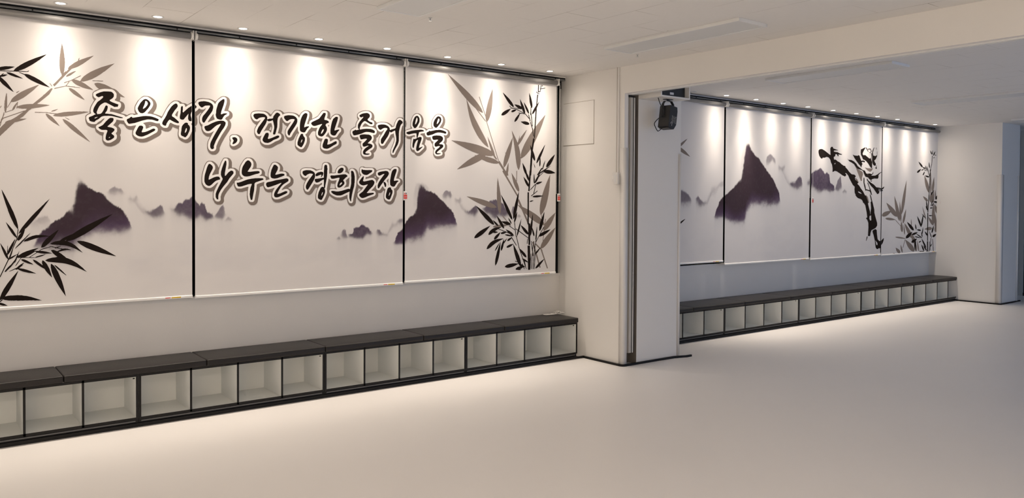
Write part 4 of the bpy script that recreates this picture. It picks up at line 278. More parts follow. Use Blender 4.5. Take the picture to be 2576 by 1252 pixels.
  'bamboo_grey': '4723 814 3 -1 3 1 3 0 2 1 1 2 -67 158 -2 6 3 2 -1 2 -14 13 1 1 4 1 16 4 20 12 25 20 19 19 19 23 11 14 15 23 20 35 20 40 -3 0 -38 -25 -37 -27 -38 -32 -29 -30 -1 2 1 2 0 6 1 3 0 6 1 3 1 6 1 2 0 6 1 3 0 6 1 3 0 6 1 2 1 7 1 2 0 7 1 2 2 15 1 1 13 3 13 7 16 11 17 15 1 3 15 16 24 38 22 43 5 16 3 6 2 6 -3 -1 -30 -20 -45 -33 -25 -24 -2 -1 -17 -19 -1 4 3 12 0 6 1 2 0 6 1 3 0 6 -1 2 -6 -1 -1 -4 -1 -8 -1 -2 0 -7 -1 -2 -3 -24 -1 -1 -10 20 -8 7 -2 4 -11 36 0 3 -5 14 0 2 -2 2 22 20 16 26 13 24 10 26 13 42 13 55 0 5 2 9 1 6 2 10 0 6 1 3 0 7 1 3 1 8 1 3 0 9 1 2 0 10 1 3 0 12 1 3 1 15 1 2 1 43 1 2 0 15 -7 -11 -34 -61 -27 -55 -6 -14 -5 -11 -22 -55 -14 -49 0 -4 -6 -27 0 -10 -1 -3 0 -9 -1 -2 0 -22 1 -3 0 -7 7 -24 2 -4 4 -1 1 -1 12 -40 0 -2 -5 3 -20 16 -23 15 -30 18 -62 30 -55 22 -35 13 -37 66 -2 1 -15 -5 -2 -1 27 -50 -1 -1 -24 9 -2 -1 1 -1 46 -41 88 -159 2 -1 10 3 4 1 1 2 -62 114 -1 2 0 2 26 -19 40 -28 26 -16 41 -21 27 -11 29 -9 4 0 3 -1 13 0 4 -2 3 -7 6 1 -1 5 1 1 6 1 -9 -19 -4 -14 1 -5 0 -10 1 -3 3 -2 1 -3 -3 -11 0 -8 -1 -2 0 -6 -1 -3 0 -6 -1 -3 -1 -6 -2 -11 0 -7 -1 -3 0 -6 -1 -3 -3 -24 -7 -8 -10 -18 -7 -17 0 -14 -1 0 -55 45 -4 1 -8 -7 19 -17 55 -42 -1 -3;4632 825 2 -1 5 0 2 1 5 0 2 1 -1 5 -58 158 -27 75 -2 2 -9 -2 -5 0 -1 -3 3 -7;4129 1200 2 -1 24 0 3 1 12 0 2 1 18 2 2 1 13 1 3 1 22 4 40 10 4 2 -4 2 -36 1 -3 2 -55 -1 -2 -1 -24 -1 -2 -1 -6 0 -2 -1 -15 -3 -11 -4 -12 -6 0 -3 0 -1 12 -3;4294 1214 1 -1 3 0 3 3 -12 13 -4 2 -33 32 -2 2 -31 31 -3 1 -8 9 -3 0 -4 -2 0 -2 17 -16 2 -1;4175 1320 3 -1 2 2 8 20 1 14 1 3 0 8 2 4 0 50 -2 2 0 16 -1 2 0 10 -1 2 -1 19 -2 3 -1 15 -1 2 -1 13 -3 8 0 6 -1 2 -5 29 -9 33 0 4 -5 20 -2 6 -7 29 -1 -15 -1 -2 0 -13 -1 -2 -1 -14 -1 -3 0 -14 -1 -3 0 -20 -1 -3 0 -40 -1 -2 2 -72 1 -3 0 -10 2 -3 1 -18 1 -3 1 -12 5 -20 0 -4 8 -24;4103 1372 2 0 10 0 3 1 17 1 5 2 1 3 -20 18 -29 15 -28 12 -30 10 -16 4 -7 2 -15 4 -4 0 -12 4 -10 1 -8 3 -4 0 -16 3 -4 0 -3 2 -5 0 -2 1 -6 0 -10 2 -23 3 -3 1 -7 0 -3 1 -7 0 -3 2 -7 0 -3 1 -7 0 -3 1 -8 0 -3 1 -13 1 3 -2 69 -34 42 -18 39 -15 30 -10 36 -10 4 0 20 -5 13 -2 2 -1 6 0 3 -1;4374 1468 1 -1 10 5 3 1 -1 2 -135 181 0 2 16 1 0 2 -4 25 4 13 0 3 1 3 0 7 1 3 0 39 -1 2 0 12 -1 5 -5 -8 -7 -19 -7 -20 -4 -15 0 -5 -4 -8 -4 3 -20 25 -2 4 -1 1 -44 55 -2 0 -14 -7 -5 4 -18 10 -22 9 -38 10 -3 0 -9 2 -5 0 -3 1 -5 0 -2 2 -5 0 -3 1 -17 1 -5 2 5 4 10 0 3 -1 47 0 21 5 3 -3 6 -7 11 -12 3 -2 8 -10 1 -1 11 6 -23 30 -7 25 -5 13 -26 52 -26 45 -17 27 -1 -3 4 -10 6 -24 14 -41 16 -42 -2 -2 -2 0 -17 9 -29 11 -19 5 -14 5 -35 9 -4 0 -7 3 -4 0 -27 6 -6 0 -2 1 -5 0 -3 1 -4 0 -10 3 -7 0 -2 1 -7 0 -2 1 -6 0 -3 2 -9 0 -2 1 -19 1 -2 1 -10 0 -3 2 -10 0 -2 1 -29 1 -3 1 -16 0 -2 2 -19 0 -3 1 -48 1 -3 1 -18 0 6 -3 80 -35 60 -24 31 -11 2 0 42 -14 52 -14 9 -1 3 -2 -27 -11 -20 0 1 -1 6 -3 0 -2 -34 -16 -47 -28 -53 -37 -48 -36 -3 -3 1 -1 31 7 6 3 13 2 6 3 25 6 63 20 54 23 33 16 23 13 52 -17 30 -7 5 0 16 -4 17 -1 2 -2 15 0 3 -1 2 1 20 0 20 5 2 -1 49 -60 0 -2 -9 -4 0 -3;4385 1519 3 -1 2 1 2 10 1 2 0 5 -1 3 0 6 -2 5 -6 19 -9 20 -13 21 0 1 3 1 2 86 1 4 -2 2 -6 0 -1 -2 0 -58 -1 -4 0 -22 -2 1 -14 20 -36 43 -1 1 -1 -1 0 -3 3 -8 0 -3 7 -32 11 -35 5 -12 13 -25 16 -24 13 -14;4382 1714 3 -1 3 2 12 29 0 4 5 21 0 12 2 4 0 33 1 0 3 -1 4 0 35 19 22 18 30 30 1 2 8 8 12 16 5 5 22 30 22 33 18 30 33 60 30 63 27 65 6 15 3 7 2 6 0 2 -7 -5 -78 -78 -2 -3 -36 -38 -1 -2 -28 -30 -25 -30 -43 -59 -23 -35 -4 -8 -7 -12 -19 -38 -2 -8 -8 -25 0 -27 -3 2 -1 20 -1 2 0 4 -3 9 0 5 -2 10 -9 29 -10 25 17 16 1 2 6 7 17 22 12 19 21 34 21 41 1 4 -43 -43 -1 -2 -22 -23 -17 -22 0 1 1 2 0 8 1 2 0 10 1 3 0 10 -12 -33 -7 -26 -6 -10 -2 2 -8 16 -23 37 -25 38 -6 9 -1 0 -1 0 12 -54 -40 -69 -27 -51 -10 -24 -3 6 -1 0 -1 -1 0 -19 -6 -14 -6 -18 -9 -39 0 -10 -1 -3 0 -13 2 -9 0 -4 1 -5 4 -2 1 0 19 18 11 17 11 20 18 41 12 40 10 41 1 4 3 15 0 5 1 2 1 6 1 2 0 5 1 3 0 4 1 3 0 6 1 3 1 6 1 2 2 24 3 3 7 -35 0 -4 2 -2 0 -4 1 -3 0 -3 1 -3 0 -4 1 -2 0 -4 2 -3 0 -3 1 -3 1 -11 1 -3 0 -4 2 -3 0 -5 1 -2 0 -6 1 -2 0 -5 3 -10 0 -6 2 -10 1 -15 3 -10 0 -6 2 -10 0 -7 3 -9 0 -4 1 -3 0 -5 1 -2 3 -17 10 -35;4155 1785 3 -1 3 2 -1 6 -127 324 0 4 16 18 12 24 5 13 8 24 9 39 0 4 2 10 0 7 1 2 2 20 1 3 0 12 1 3 0 20 1 2 0 91 -2 -2 -4 -11 -21 -47 -17 -44 -11 -34 -13 -50 0 -5 -4 -17 -1 -18 -2 -4 -2 2 -63 147 -3 1 -3 -1 0 -1 71 -167 1 -9 1 -2 0 -10 5 -11 0 -3 0 -2;4042 1900 2 -1 2 1 2 1 0 1 -8 27 -17 33 -18 30 -41 60 -58 88 -43 72 -44 80 -1 2 2 -1 6 -6 30 -23 28 -20 27 -18 22 -22 2 -3 80 -79 3 0 3 3 -87 87 15 -7 33 -11 3 0 3 2 0 2 -16 31 -29 33 -22 23 -2 1 -14 14 -3 1 -23 21 -14 10 -16 14 -47 34 -46 31 -64 40 -64 39 -1 -1 0 -1 10 -10 22 -26 38 -41 2 -2 26 -27 1 -2 49 -48 3 -1 23 -22 12 -10 2 -5 0 -5 2 -3 1 -11 4 -15 0 -5 1 -3 4 -22 2 -8 0 -3 3 -8 0 -3 13 -50 17 -46 13 -30 17 -30 18 -28 21 -29 7 -7 9 -12 28 -27 1 -3 30 -25',
  'bamboo_black': '4504 811 4 -1 17 1 1 7 1 10 1 2 0 19 1 2 0 19 1 2 0 19 1 3 1 20 1 2 0 19 1 3 0 18 -4 3 -2 0 0 -1 0 -6 -1 -2 -1 -16 -1 -3 0 -17 -1 4 -1 2 0 60 -1 2 -1 47 -5 3 -24 -1 0 -1 0 -21 1 -3 0 -35 1 -2 0 -35 1 -3 0 -35 2 -2 -1 -8 -1 0 -14 11 -11 8 -16 7 -10 3 -4 4 -21 49 1 2 11 -15 15 -15 14 -10 8 -3 10 -3 1 2 0 3 0 6 -1 4 -12 19 -15 14 -22 18 -26 16 -10 24 -6 24 -17 52 -1 8 6 10 9 17 7 19 1 1 107 -63 1 -2 0 -16 2 -2 0 -39 0 -1 7 0 2 -1 11 0 1 44 -1 3 0 31 2 6 7 7 5 11 5 17 2 16 1 1 1 -3 0 -8 2 -2 1 -11 5 -15 4 -8 3 -5 8 -7 1 1 2 4 1 9 0 8 -7 20 -7 15 -13 23 2 17 1 3 0 10 1 2 0 13 1 2 0 20 1 3 0 55 -3 -7 -11 -40 -13 -51 -1 -11 -1 6 -1 15 -1 1 -14 0 -1 0 0 280 -1 2 -16 0 0 -84 1 -5 0 -199 1 -2 6 0 2 -2 0 -12 1 -2 0 -59 -12 16 -21 20 -32 22 -23 13 2 -5 13 -23 11 -16 13 -15 15 -14 9 -6 14 -7 12 -3 0 -26 -1 0 -105 63 0 2 5 14 10 38 0 4 2 8 7 35 1 2 0 5 -18 -40 -14 -35 -8 -24 -5 2 -15 9 -5 -4 20 -12 3 -3 -9 -35 0 -15 -3 1 -3 0 -2 14 -1 2 0 8 -1 2 0 6 -1 3 0 6 -2 3 0 6 -1 2 -1 17 -1 2 0 7 -2 2 0 6 -1 3 0 7 -1 3 0 6 -1 3 0 6 -2 2 0 6 -1 4 7 10 9 19 5 17 2 12 1 2 1 18 1 2 0 11 -2 -1 -15 -25 13 41 9 40 2 13 1 3 0 6 2 11 0 7 1 3 1 9 1 2 0 9 1 3 0 11 1 2 2 33 1 2 0 12 -5 -8 -21 -52 -16 -47 -14 -51 -1 -4 -3 -15 0 -5 -1 -2 -1 -6 -1 -3 0 -9 -1 -2 0 -23 4 -16 1 -1 2 0 11 15 1 -1 -6 -20 -2 -16 3 -10 0 -6 1 -2 0 -6 1 -3 0 -6 2 -3 0 -6 1 -2 0 -7 1 -2 0 -7 1 -2 0 -6 1 -3 -1 -1 -65 38 -4 -3 3 -3 61 -35 2 -2 4 1 1 -2 8 -56 4 -2 1 -1 28 -90 0 -4 45 -103 -2 -3 1 -3 2 -3 6 -7 2 -4 17 -42 9 -17 -2 0 -4 2 -3 4 0 3 -4 0 -11 7 -10 17 -4 1 -2 -3 3 -8 -3 1 -10 5 -1 3 0 10 -3 8 -1 9 -7 19 -11 27 -23 41 -26 40 -16 23 -1 5 -3 -1 -10 -1 -2 -1 -8 0 -2 -1 -12 -1 -22 -8 -11 -7 -5 -4 -1 -8 6 -2 13 0 18 5 10 5 14 9 11 10 3 -1 7 -46 10 -40 15 -42 13 -27 -1 0 -3 1 -18 7 -3 -5 3 -2 23 -8 3 1 6 -10 1 -2 -12 0 -2 1 -11 0 -3 2 -22 0 -3 1 -11 0 -2 -1 -20 -1 -3 -1 -7 0 -23 -5 -10 -4 -11 -5 -7 -7 -2 -4 3 -2 13 -6 5 0 3 -2 11 0 2 -1 4 1 16 0 3 1 6 1 3 1 10 1 16 4 26 9 32 13 5 -6 3 -6 4 -4 8 -5 -4 -2 -6 -1 -17 -3 -13 -7 -9 -6 -3 -6 3 -4 9 -3 8 -1 5 1 8 -3 26 0 6 2 -13 5 11 3 25 13 8 -16 2 -2 6 2 -7 15 12 1 5 -3 8 -16 5 2 -8 18 0 3 -2 8 -3 13 -8 26 0 2 14 -6 20 -6 1 -19 1 -3 0 -35 1 -2 0 -7 1 0;4568 815 4 -1 3 1 0 10 1 3 1 12 1 2 0 13 1 3 0 12 1 2 0 13 1 3 1 12 1 2 0 13 1 3 0 12 1 2 1 14 2 3 13 9 16 14 21 26 7 12 0 1 -2 0 -29 -20 -15 -14 -3 -1 -7 -9 -1 4 -2 1 -5 -1 -1 -1 -1 -24 -1 -2 0 -13 -1 -2 -1 -11 -1 -3 0 -11 -1 -3 0 -11 -1 -2 0 -13 -1 -3 -1 -11 -1 -2 0 -11 -1 -3 0 -11 -1 -3 0 -12 -1 -3;4537 816 3 0 1 2 1 12 1 2 0 14 1 3 0 12 1 3 0 14 1 2 1 12 1 3 0 13 1 2 0 14 1 2 1 13 1 -3 0 -1 6 0 1 1 0 5 -1 3 0 6 -1 2 0 6 -3 11 0 17 1 3 0 12 1 3 2 27 -2 2 -4 0 -1 -3 -1 -14 -1 -2 -1 -6 0 6 -1 2 -2 13 -1 2 0 7 -1 2 0 5 -3 10 -1 14 -1 2 -4 1 -2 -1 0 -1 0 -5 2 -10 1 -15 3 -10 0 -6 2 -10 2 -15 1 -3 1 -14 3 -10 -2 -3 0 -13 -1 -2 -1 -26 -1 -3 -1 -13 -1 -2 0 -12 -1 -3 0 -13 -1 -2 0 -12 -1 -3 -1 -13 -1 -2 -1 -28 -1 -2 1 -3;4553 816 1 -1 6 1 0 5 1 3 1 11 1 3 0 11 1 2 0 11 1 3 0 11 1 3 1 11 1 2 0 12 1 2 0 12 1 2 0 11 1 3 2 25 1 2 0 7 4 16 2 20 3 8 2 20 3 9 1 13 2 4 33 50 4 3 13 -1 3 1 6 1 26 7 18 8 22 12 23 15 25 20 -5 0 -28 -6 -3 0 -34 -9 -28 -10 -17 -9 -1 1 1 3 35 50 -2 2 -3 2 -6 -7 -77 -113 -3 -3 -1 -2 6 23 1 15 1 3 0 10 1 2 1 19 1 4 0 43 -1 3 -1 11 0 -4 -2 -1 -1 -6 0 -4 -6 -27 -1 -5 -2 -10 0 -7 -1 -2 0 -6 -1 -3 -1 -9 -1 -2 0 -18 -1 -3 0 -10 1 -3 0 -8 2 -3 -1 -4 -2 -3 0 -6 -1 -2 0 -5 -5 -23 -2 -12 -1 -1 -1 1 0 6 -1 3 0 6 -1 3 0 6 -2 2 0 6 -1 3 -1 14 -1 1 -2 0 -4 0 -1 -1 10 -70 -1 -13 -1 -2 0 -12 -1 -2 -2 -12 -2 -9 0 -5 -1 -3 0 -5 2 -2 -1 -3 -2 -23 -1 -3 -1 -24 -1 -2 -2 -24 -1 -3 -1 -23 -1 -3;4585 820 1 -1 4 0 11 3 13 6 14 9 12 10 29 29 22 26 0 2 -21 -10 -20 -11 -31 -21 -15 -13 -12 -13 -5 -8;4129 866 1 -1 2 1 13 15 9 18 5 12 9 28 5 20 0 3 5 22 1 14 1 2 2 16 1 3 0 7 1 3 0 10 1 2 0 11 1 3 2 21 -2 -2 -24 -53 -14 -35 -11 -36 -5 -20 -1 -4 -2 -8 0 -6 -1 -2 0 -6 -1 -3 0 -22 1 -3;4126 995 0 -1 3 2 14 14 5 6 17 28 11 22 0 2 -17 -18 -16 -20 -10 -15 -6 -13 -2 -4;4192 995 3 -1 7 6 9 16 5 14 6 26 16 16 5 7 15 21 1 4 -20 -15 -14 -12 -1 2 0 18 -5 -6 -17 -32 -9 -24 -4 -16 0 -17;4036 1014 4 -1 2 1 12 2 24 12 23 16 31 19 36 17 54 22 -18 1 -4 -1 -22 -1 -3 -1 -21 -1 -3 -1 -5 0 -2 -1 -5 -1 -8 -2 -2 0 -27 -9 -21 -11 -11 -8 -13 -12 -1 -3 -7 -6 -7 -11 -7 -18;4361 1035 1 -1 5 4 -52 70 0 3 -4 1 -1 2 -5 -2 0 -2 -1 -1 -19 -5 -13 -6 -5 -4 -5 -6 -1 -7 1 -2 14 0 8 3 8 5 18 15;4483 1048 1 -1 5 0 2 2 1 11 1 2 0 12 1 2 0 12 1 4 -1 2 -4 1 -2 0 0 -1 -2 -19 -1 -3 0 -8 -1 -3 0 -9;4115 1095 1 -1 5 0 3 1 5 1 12 6 10 7 8 9 10 12 12 20 5 11 -2 -1 -26 -14 -22 -14 -14 -14 -3 -4 -4 -9;3904 1112 1 0 17 0 16 4 12 5 29 15 19 12 31 25 42 41 2 2 0 2 -45 -17 -30 -12 -33 -16 -13 -8 -21 -14 -17 -16 -5 -6 -2 -5 -4 -9;4302 1120 3 -1 26 1 -13 5 12 0 5 -1 3 4 -1 1 -7 2 -4 9 -11 11 -11 7 -21 11 -39 14 0 -2 5 -6 16 -17 -3 -1 -18 7 -14 4 -5 2 -56 19 -1 1 2 1 22 10 -3 1 -3 1 -26 0 -4 -1 -16 -1 -2 -1 -7 0 -2 -1 -10 -1 -19 -7 -10 -5 -12 -8 -15 -14 -7 -13 -3 -10 0 -3 1 -1 14 1 7 3 15 7 14 8 14 -4 13 0 27 6 0 1 -1 1 -12 4 -10 3 -5 0 -5 2 31 16 4 1 73 -25 -4 -1 -4 2 -11 -1 -16 -3 -4 -2 -6 -7 1 -3 5 -3 5 -1 15 0 2 1 4 0 15 5 14 7 32 -11 17 -11 6 -3 -3 -1 -17 5 -4 0 -9 3 -6 0 -3 1 -23 0 -4 -2 -1 -1 1 -1 9 -5 17 -5 13 -1 2 -1 8 0 2 -2;4630 1162 1 0 3 0 11 10 8 12 10 20 5 12 6 20 7 34 2 14 1 2 0 6 1 3 0 9 1 2 1 10 1 3 0 12 1 3 0 3 -2 -1 -4 -6 -26 -48 -18 -40 -9 -28 0 -4 -2 -8 0 -6 -1 -2 0 -20;4221 1191 3 0 1 1 0 8 -3 9 -9 19 -13 18 0 2 16 -10 15 -8 21 -7 12 -3 21 0 7 3 3 1 2 4 -4 6 -4 4 -12 7 -7 3 -15 4 -5 0 -2 1 -10 0 -3 1 -35 0 -5 -1 -11 12 -2 3 -18 18 -23 20 -1 -1 12 -26 13 -28 16 -25 10 -12 11 -12 7 -5;4157 1214 2 -1 1 0 0 5 -4 8 -8 10 -3 1 -6 6 -19 13 -19 10 -2 1 -1 -1 18 -25 14 -14 14 -9 8 -4;4111 1225 1 -1 4 2 -5 13 -5 10 -13 16 -35 35 -29 22 -33 23 -48 30 -22 12 -4 2 3 -5 10 -12 11 -14 21 -26 10 -10 2 -2 35 -35 2 -2 8 -7 25 -20 22 -15 20 -11;4303 1231 2 -1 1 1 1 8 -5 10 -6 10 -9 11 -16 16 -1 -1 4 -11 9 -19 12 -17;4312 1268 3 -1 1 1 -2 20 -5 15 -5 11 -17 34 -22 37 -24 35 -33 44 -20 26 -1 -1 2 -7 30 -72 21 -44 14 -25 11 -17 20 -29 12 -15;4515 1429 1 -1 13 0 5 1 8 3 16 7 1 2 -17 0 -2 -1 -8 0 -4 -1 -12 -5 -3 -3 0 -1;4562 1470 2 -1 36 0 2 1 9 0 3 1 6 1 2 1 6 0 2 1 5 0 3 1 16 3 12 3 4 1 6 2 -7 0 -3 1 -11 0 -3 2 -16 0 -2 1 -38 0 -4 -1 -11 -1 -2 -1 -7 0 -11 -2 -7 -3 -7 -4 0 -1 2 -2 7 -3;4531 1480 3 -1 58 38 15 11 -3 3 -3 -1 -32 -21 -3 -1 0 1 9 33 2 8 4 15 2 7 5 16 -2 1 -8 1 -3 -1 -57 -49 1 -2 3 -3 2 1 44 38 10 8 -2 -8 -18 -63 -1 -6 1 -1 -3 -3 -26 -17 0 -2;4507 1525 3 -1 3 2 1 28 1 2 0 13 1 2 1 13 1 2 0 13 1 2 0 13 1 2 0 13 1 2 1 13 1 2 0 14 2 8 5 1 0 13 1 3 1 14 1 2 0 14 1 3 0 13 1 3 0 14 1 2 1 14 1 2 0 14 1 2 0 14 1 3 0 13 1 3 1 15 0 1 1 -1 8 -12 5 -7 12 -9 2 -1 1 1 3 9 0 13 -5 21 -8 21 -14 28 0 6 1 2 5 29 2 8 0 3 1 3 1 4 1 2 0 4 1 3 0 3 9 40 -2 2 -11 0 -3 1 -3 0 -2 -3 -2 -12 -2 -9 0 -5 -4 -15 0 -5 -2 -9 -1 -5 -4 -21 -1 0 -2 2 -14 21 -1 -2 1 -3 0 -7 2 -2 0 -7 1 -2 0 -6 2 -9 2 -11 2 -8 0 -12 -1 -3 0 -16 -1 -3 -1 -16 -1 -2 0 -16 -1 -3 0 -16 -1 -3 0 -16 -1 -2 -1 -17 -1 -2 -1 -35 -1 -3 0 -10 -3 -1 -1 -1 0 -9 -1 -2 0 -16 -1 -2 -1 -14 -1 -2 0 -15 -1 -1 -1 1 -10 19 -14 20 -5 20 -14 28 -22 30 -10 13 0 1 -1 -1 6 -39 2 -10 8 -21 11 -20 12 -14 7 -19 8 -16 9 -12 5 -6 6 -4 2 -2 -1 -5 -1 -13 -1 -3 0 -7 -12 18 -8 12 -38 35 -2 1 0 -2 10 -28 12 -24 12 -16 11 -12 6 -4 8 -4 -1 -4 0 -14 -1 -2 -1 -15 -1 -3 1 -1;4588 1590 2 -1 18 0 11 3 19 7 17 10 6 5 -16 0 -3 -1 -13 0 -3 -1 -6 -1 -15 -3 -11 -5 -8 -7 -2 -4 1 -1;4564 1596 2 0 3 6 0 -6 1 -1 10 6 12 11 9 12 17 28 4 5 57 45 3 -1 8 -4 16 -5 12 -2 2 -1 12 0 4 -1 28 1 2 1 10 0 3 1 7 1 3 1 16 1 3 1 6 1 -1 2 3 1 0 1 -22 9 -23 8 -21 5 -15 1 -3 1 -22 0 -2 -1 -9 -1 55 35 4 3 1 1 -1 0 -18 -7 -19 -10 -2 0 -35 -18 -34 -18 -18 -11 0 1 1 2 23 29 2 1 0 -8 1 0 5 4 4 5 8 18 9 25 6 24 3 13 -6 -9 -15 -28 -7 -18 -6 -19 -9 3 -2 -1 -51 -63 1 -2 10 -5 1 0 11 15 4 0 -14 -14 0 -2 -9 -9 -14 -18 -10 -15 -7 -15 -1 4 1 3 1 20 -2 2 0 10 -1 2 0 7 -1 2 0 5 -1 3 -2 10 -1 4 -1 -1 -3 -13 0 -5 -1 -3 0 -6 -1 -3 0 -11 -1 -2 0 -17 1 -3 0 -9 1 -5|4628 1669 -1 1 0 2 8 17 3 0 40 21 -3 -4;4575 1735 0 6 -3 11 -13 27 -1 -3 6 -21 8 -16;4707 1746 1 -1 3 0 10 4 4 0 10 7 11 8 12 12 18 24 10 16 17 33 7 17 0 3 -2 0 -29 -22 -21 -18 -27 -27 -17 -22 -5 -10 -3 -11;4628 1751 1 -1 1 1 4 7 4 14 1 28 -1 2 0 16 -1 2 -1 12 10 19 20 40 24 58 1 5 -8 -9 -32 -43 -29 -42 -14 -24 -9 -17 -8 -24 -1 -6 -1 -3 0 -6 1 -1 1 0 10 8 6 5 1 3 6 6 8 11 4 5 -1 -9 -1 -3 0 -9 -1 -2 0 -25 1 -4 0 -5;4558 2009 1 -1 10 0 0 7 1 3 2 30 1 2 0 12 1 3 0 14 1 2 2 30 1 3 1 28 1 3 0 14 1 2 2 29 1 2 0 14 1 3 0 13 1 3 2 29 1 2 0 14 1 2 -1 8 11 21 18 40 0 2 -2 -1 -18 -20 -3 -3 -1 1 1 2 0 8 1 2 1 8 1 2 0 8 1 2 0 8 1 2 0 8 1 2 1 8 1 2 0 8 1 2 0 8 1 2 0 2 -1 1 -10 0 -1 -1 -2 -20 -1 -3 -1 -19 -1 -2 0 -9 -1 -2 -2 -19 -1 -2 0 -9 -1 -3 0 -7 -2 -5 -18 -23 -16 -25 -8 -16 -2 -11 0 -5 1 -1 2 0 9 5 14 14 10 14 3 3 -1 -5 0 -15 -1 -3 0 -14 -1 -2 0 -15 -1 -3 -1 -13 -1 -3 0 -15 -1 -2 0 -14 -1 -3 0 -14 -1 -3 -1 -15 -1 -2 0 -14 -1 -3 0 -15 -1 -2 0 -14 -1 -2 -1 -16 -1 -2 0 -14 -1 -2 0 -15 -1 -3;4550 2024 1 -1 5 1 2 1 0 1 -1 3 -2 9 -3 12 0 4 -4 12 0 4 -3 8 -1 4 4 3 -13 26 1 2 6 0 1 2 -1 3 0 7 -3 11 0 8 -2 11 0 7 -2 3 -1 15 -1 2 -1 17 -2 2 0 8 -2 11 0 8 -2 5 -3 2 1 3 1 41 3 2 3 -3 3 1 4 11 0 20 -1 2 0 7 -2 2 -1 10 -9 28 -7 19 -17 34 -1 -3 0 -30 2 -3 0 -17 1 -3 0 -7 1 -3 1 -14 9 -30 8 -14 -3 -3 0 -9 -1 -2 0 -16 -1 -3 -1 -16 -1 -3 0 -15 -1 -5 1 -1 6 0 2 -5 0 -8 1 -2 0 -8 1 -2 2 -18 1 -2 1 -16 1 -3 0 -7 2 -3 0 -7 1 -3 0 -7 1 -3 0 -3 -2 0 -14 33 -4 0 -3 -1 0 -1 24 -55 2 -12 2 -7 0 -4 3 -7 0 -4;4463 2122 2 0 20 0 10 2 9 6 1 1 0 1 -7 9 -14 7 -10 2 -6 0 -3 2 -25 0 -4 -2 -18 -1 -3 -1 -12 -2 5 -3 28 -14 22 -6;4334 2140 1 -1 9 3 6 4 8 6 11 13 11 16 18 37 28 0 3 -1 27 -1 43 -37 5 -3 5 -17 2 -4 7 3 -20 59 -3 1 -4 -2 8 -25 0 -2 -4 2 -36 31 -5 0 -1 0 2 10 -1 9 -5 18 -5 13 -8 16 -11 18 -30 41 -1 -2 1 -3 0 -4 2 -3 3 -23 5 -18 4 -10 0 -2 -20 7 -10 3 -14 1 -3 1 -32 1 12 -11 17 -12 10 -5 10 -5 -4 0 -29 0 -2 1 -45 0 -5 3 -14 14 -1 -1 -4 -3 0 -1 19 -17 1 -2 -1 -1 -39 -12 -30 -14 -25 -17 -9 -11 -3 -6 -1 -6 2 -2 13 0 12 2 18 9 14 9 12 9 14 14 23 25 3 1 82 1 2 1 2 3 11 -3 16 0 3 1 4 0 1 -1 8 -16 9 -11 -1 -1 -6 2 -69 22 -4 -1 -7 0 -3 -1 -12 -2 -16 -5 -11 -5 -5 -4 -4 -5 -1 -5 2 -2 5 -1 6 0 2 1 6 0 7 3 14 7 10 8 9 8 1 0 1 -2 1 -1 75 -23 -5 -1 -12 0 -4 1 -35 1 -1 -6 12 0 1 -1 -20 -16 -20 -21 -9 -11 -7 -14 -3 -7 0 -4|4442 2222 -3 1 -1 1 0 1 2 1 1 0 5 -4 -1 0;4497 2224 2 -1 1 2 0 7 -6 19 -8 14 -10 15 -14 18 -23 25 -1 -2 11 -30 16 -32 11 -17 6 -7 7 -6;4318 2270 4 -1 3 1 -2 12 -8 14 -10 13 -24 23 -15 13 -42 30 -20 12 -2 1 0 -3 20 -30 28 -35 22 -23 18 -13 19 -11;4617 2410 2 -1 1 2 1 3 0 1 -16 4 -4 0 -15 12 -5 -3 1 -3 14 -11;4602 2425 0 -1 6 0 7 5 7 1 9 3 4 22 3 3 46 10 5 2 -1 2 -2 2 -2 0 -14 -4 -4 0 -27 -6 -1 2 3 15 1 4 2 7 -2 2 -6 0 -6 -26 0 -6 -4 -1 -1 -1 3 -6 0 -3 -3 -11 -3 -2 -10 -3 0 1 0 20 1 4 0 32 -2 2 -7 0 -1 -2 0 -24 -1 -3;4650 2484 2 -1 4 1 3 6 0 4 -7 0 -4 -9',
 },
 {
  'bamboo_grey': '6719 1926 3 -2 3 2 -3 4 -64 46 -20 12 -41 20 -33 12 0 2 36 23 26 20 26 24 4 2 24 25 -2 0 -22 -11 -4 -1 -44 -22 -45 -26 -23 -17 -10 -10 -6 -3 -10 0 -2 -2 4 -10 -3 -8 1 -1 10 1 6 -6 18 -12 24 -14 38 -16 34 -12',
  'bamboo_black': '6539 1194 1 -1 12 0 22 8 24 12 34 22 24 18 2 3 -4 0 -6 -2 -42 -16 -40 -20 -22 -15',
 },
 {
 },
 {
  'figure_grey': '10435 1446 6 -1 22 0 3 1 -39 78 -44 28 -6 2 1 -10 6 -22;10161 1708 2 -1 12 6 10 6 0 3 -36 36 -44 22 -3 0 0 -6 12 -36;10242 1738 11 1 13 3 4 44 24 46 -13 30 -8 4 -118 33 -54 27 -3 0 117 -156 6 -6 14 -20;10477 1870 8 1 42 18 11 15 8 16 -1 2 -6 1 -2 -2 -32 -4 -4 -2 -32 0 -6 2 -60 0 -4 2 -32 2 -4 2 -12 0 -4 2 -12 -1 82 -41 6 0 20 -6 6 0 12 -4',
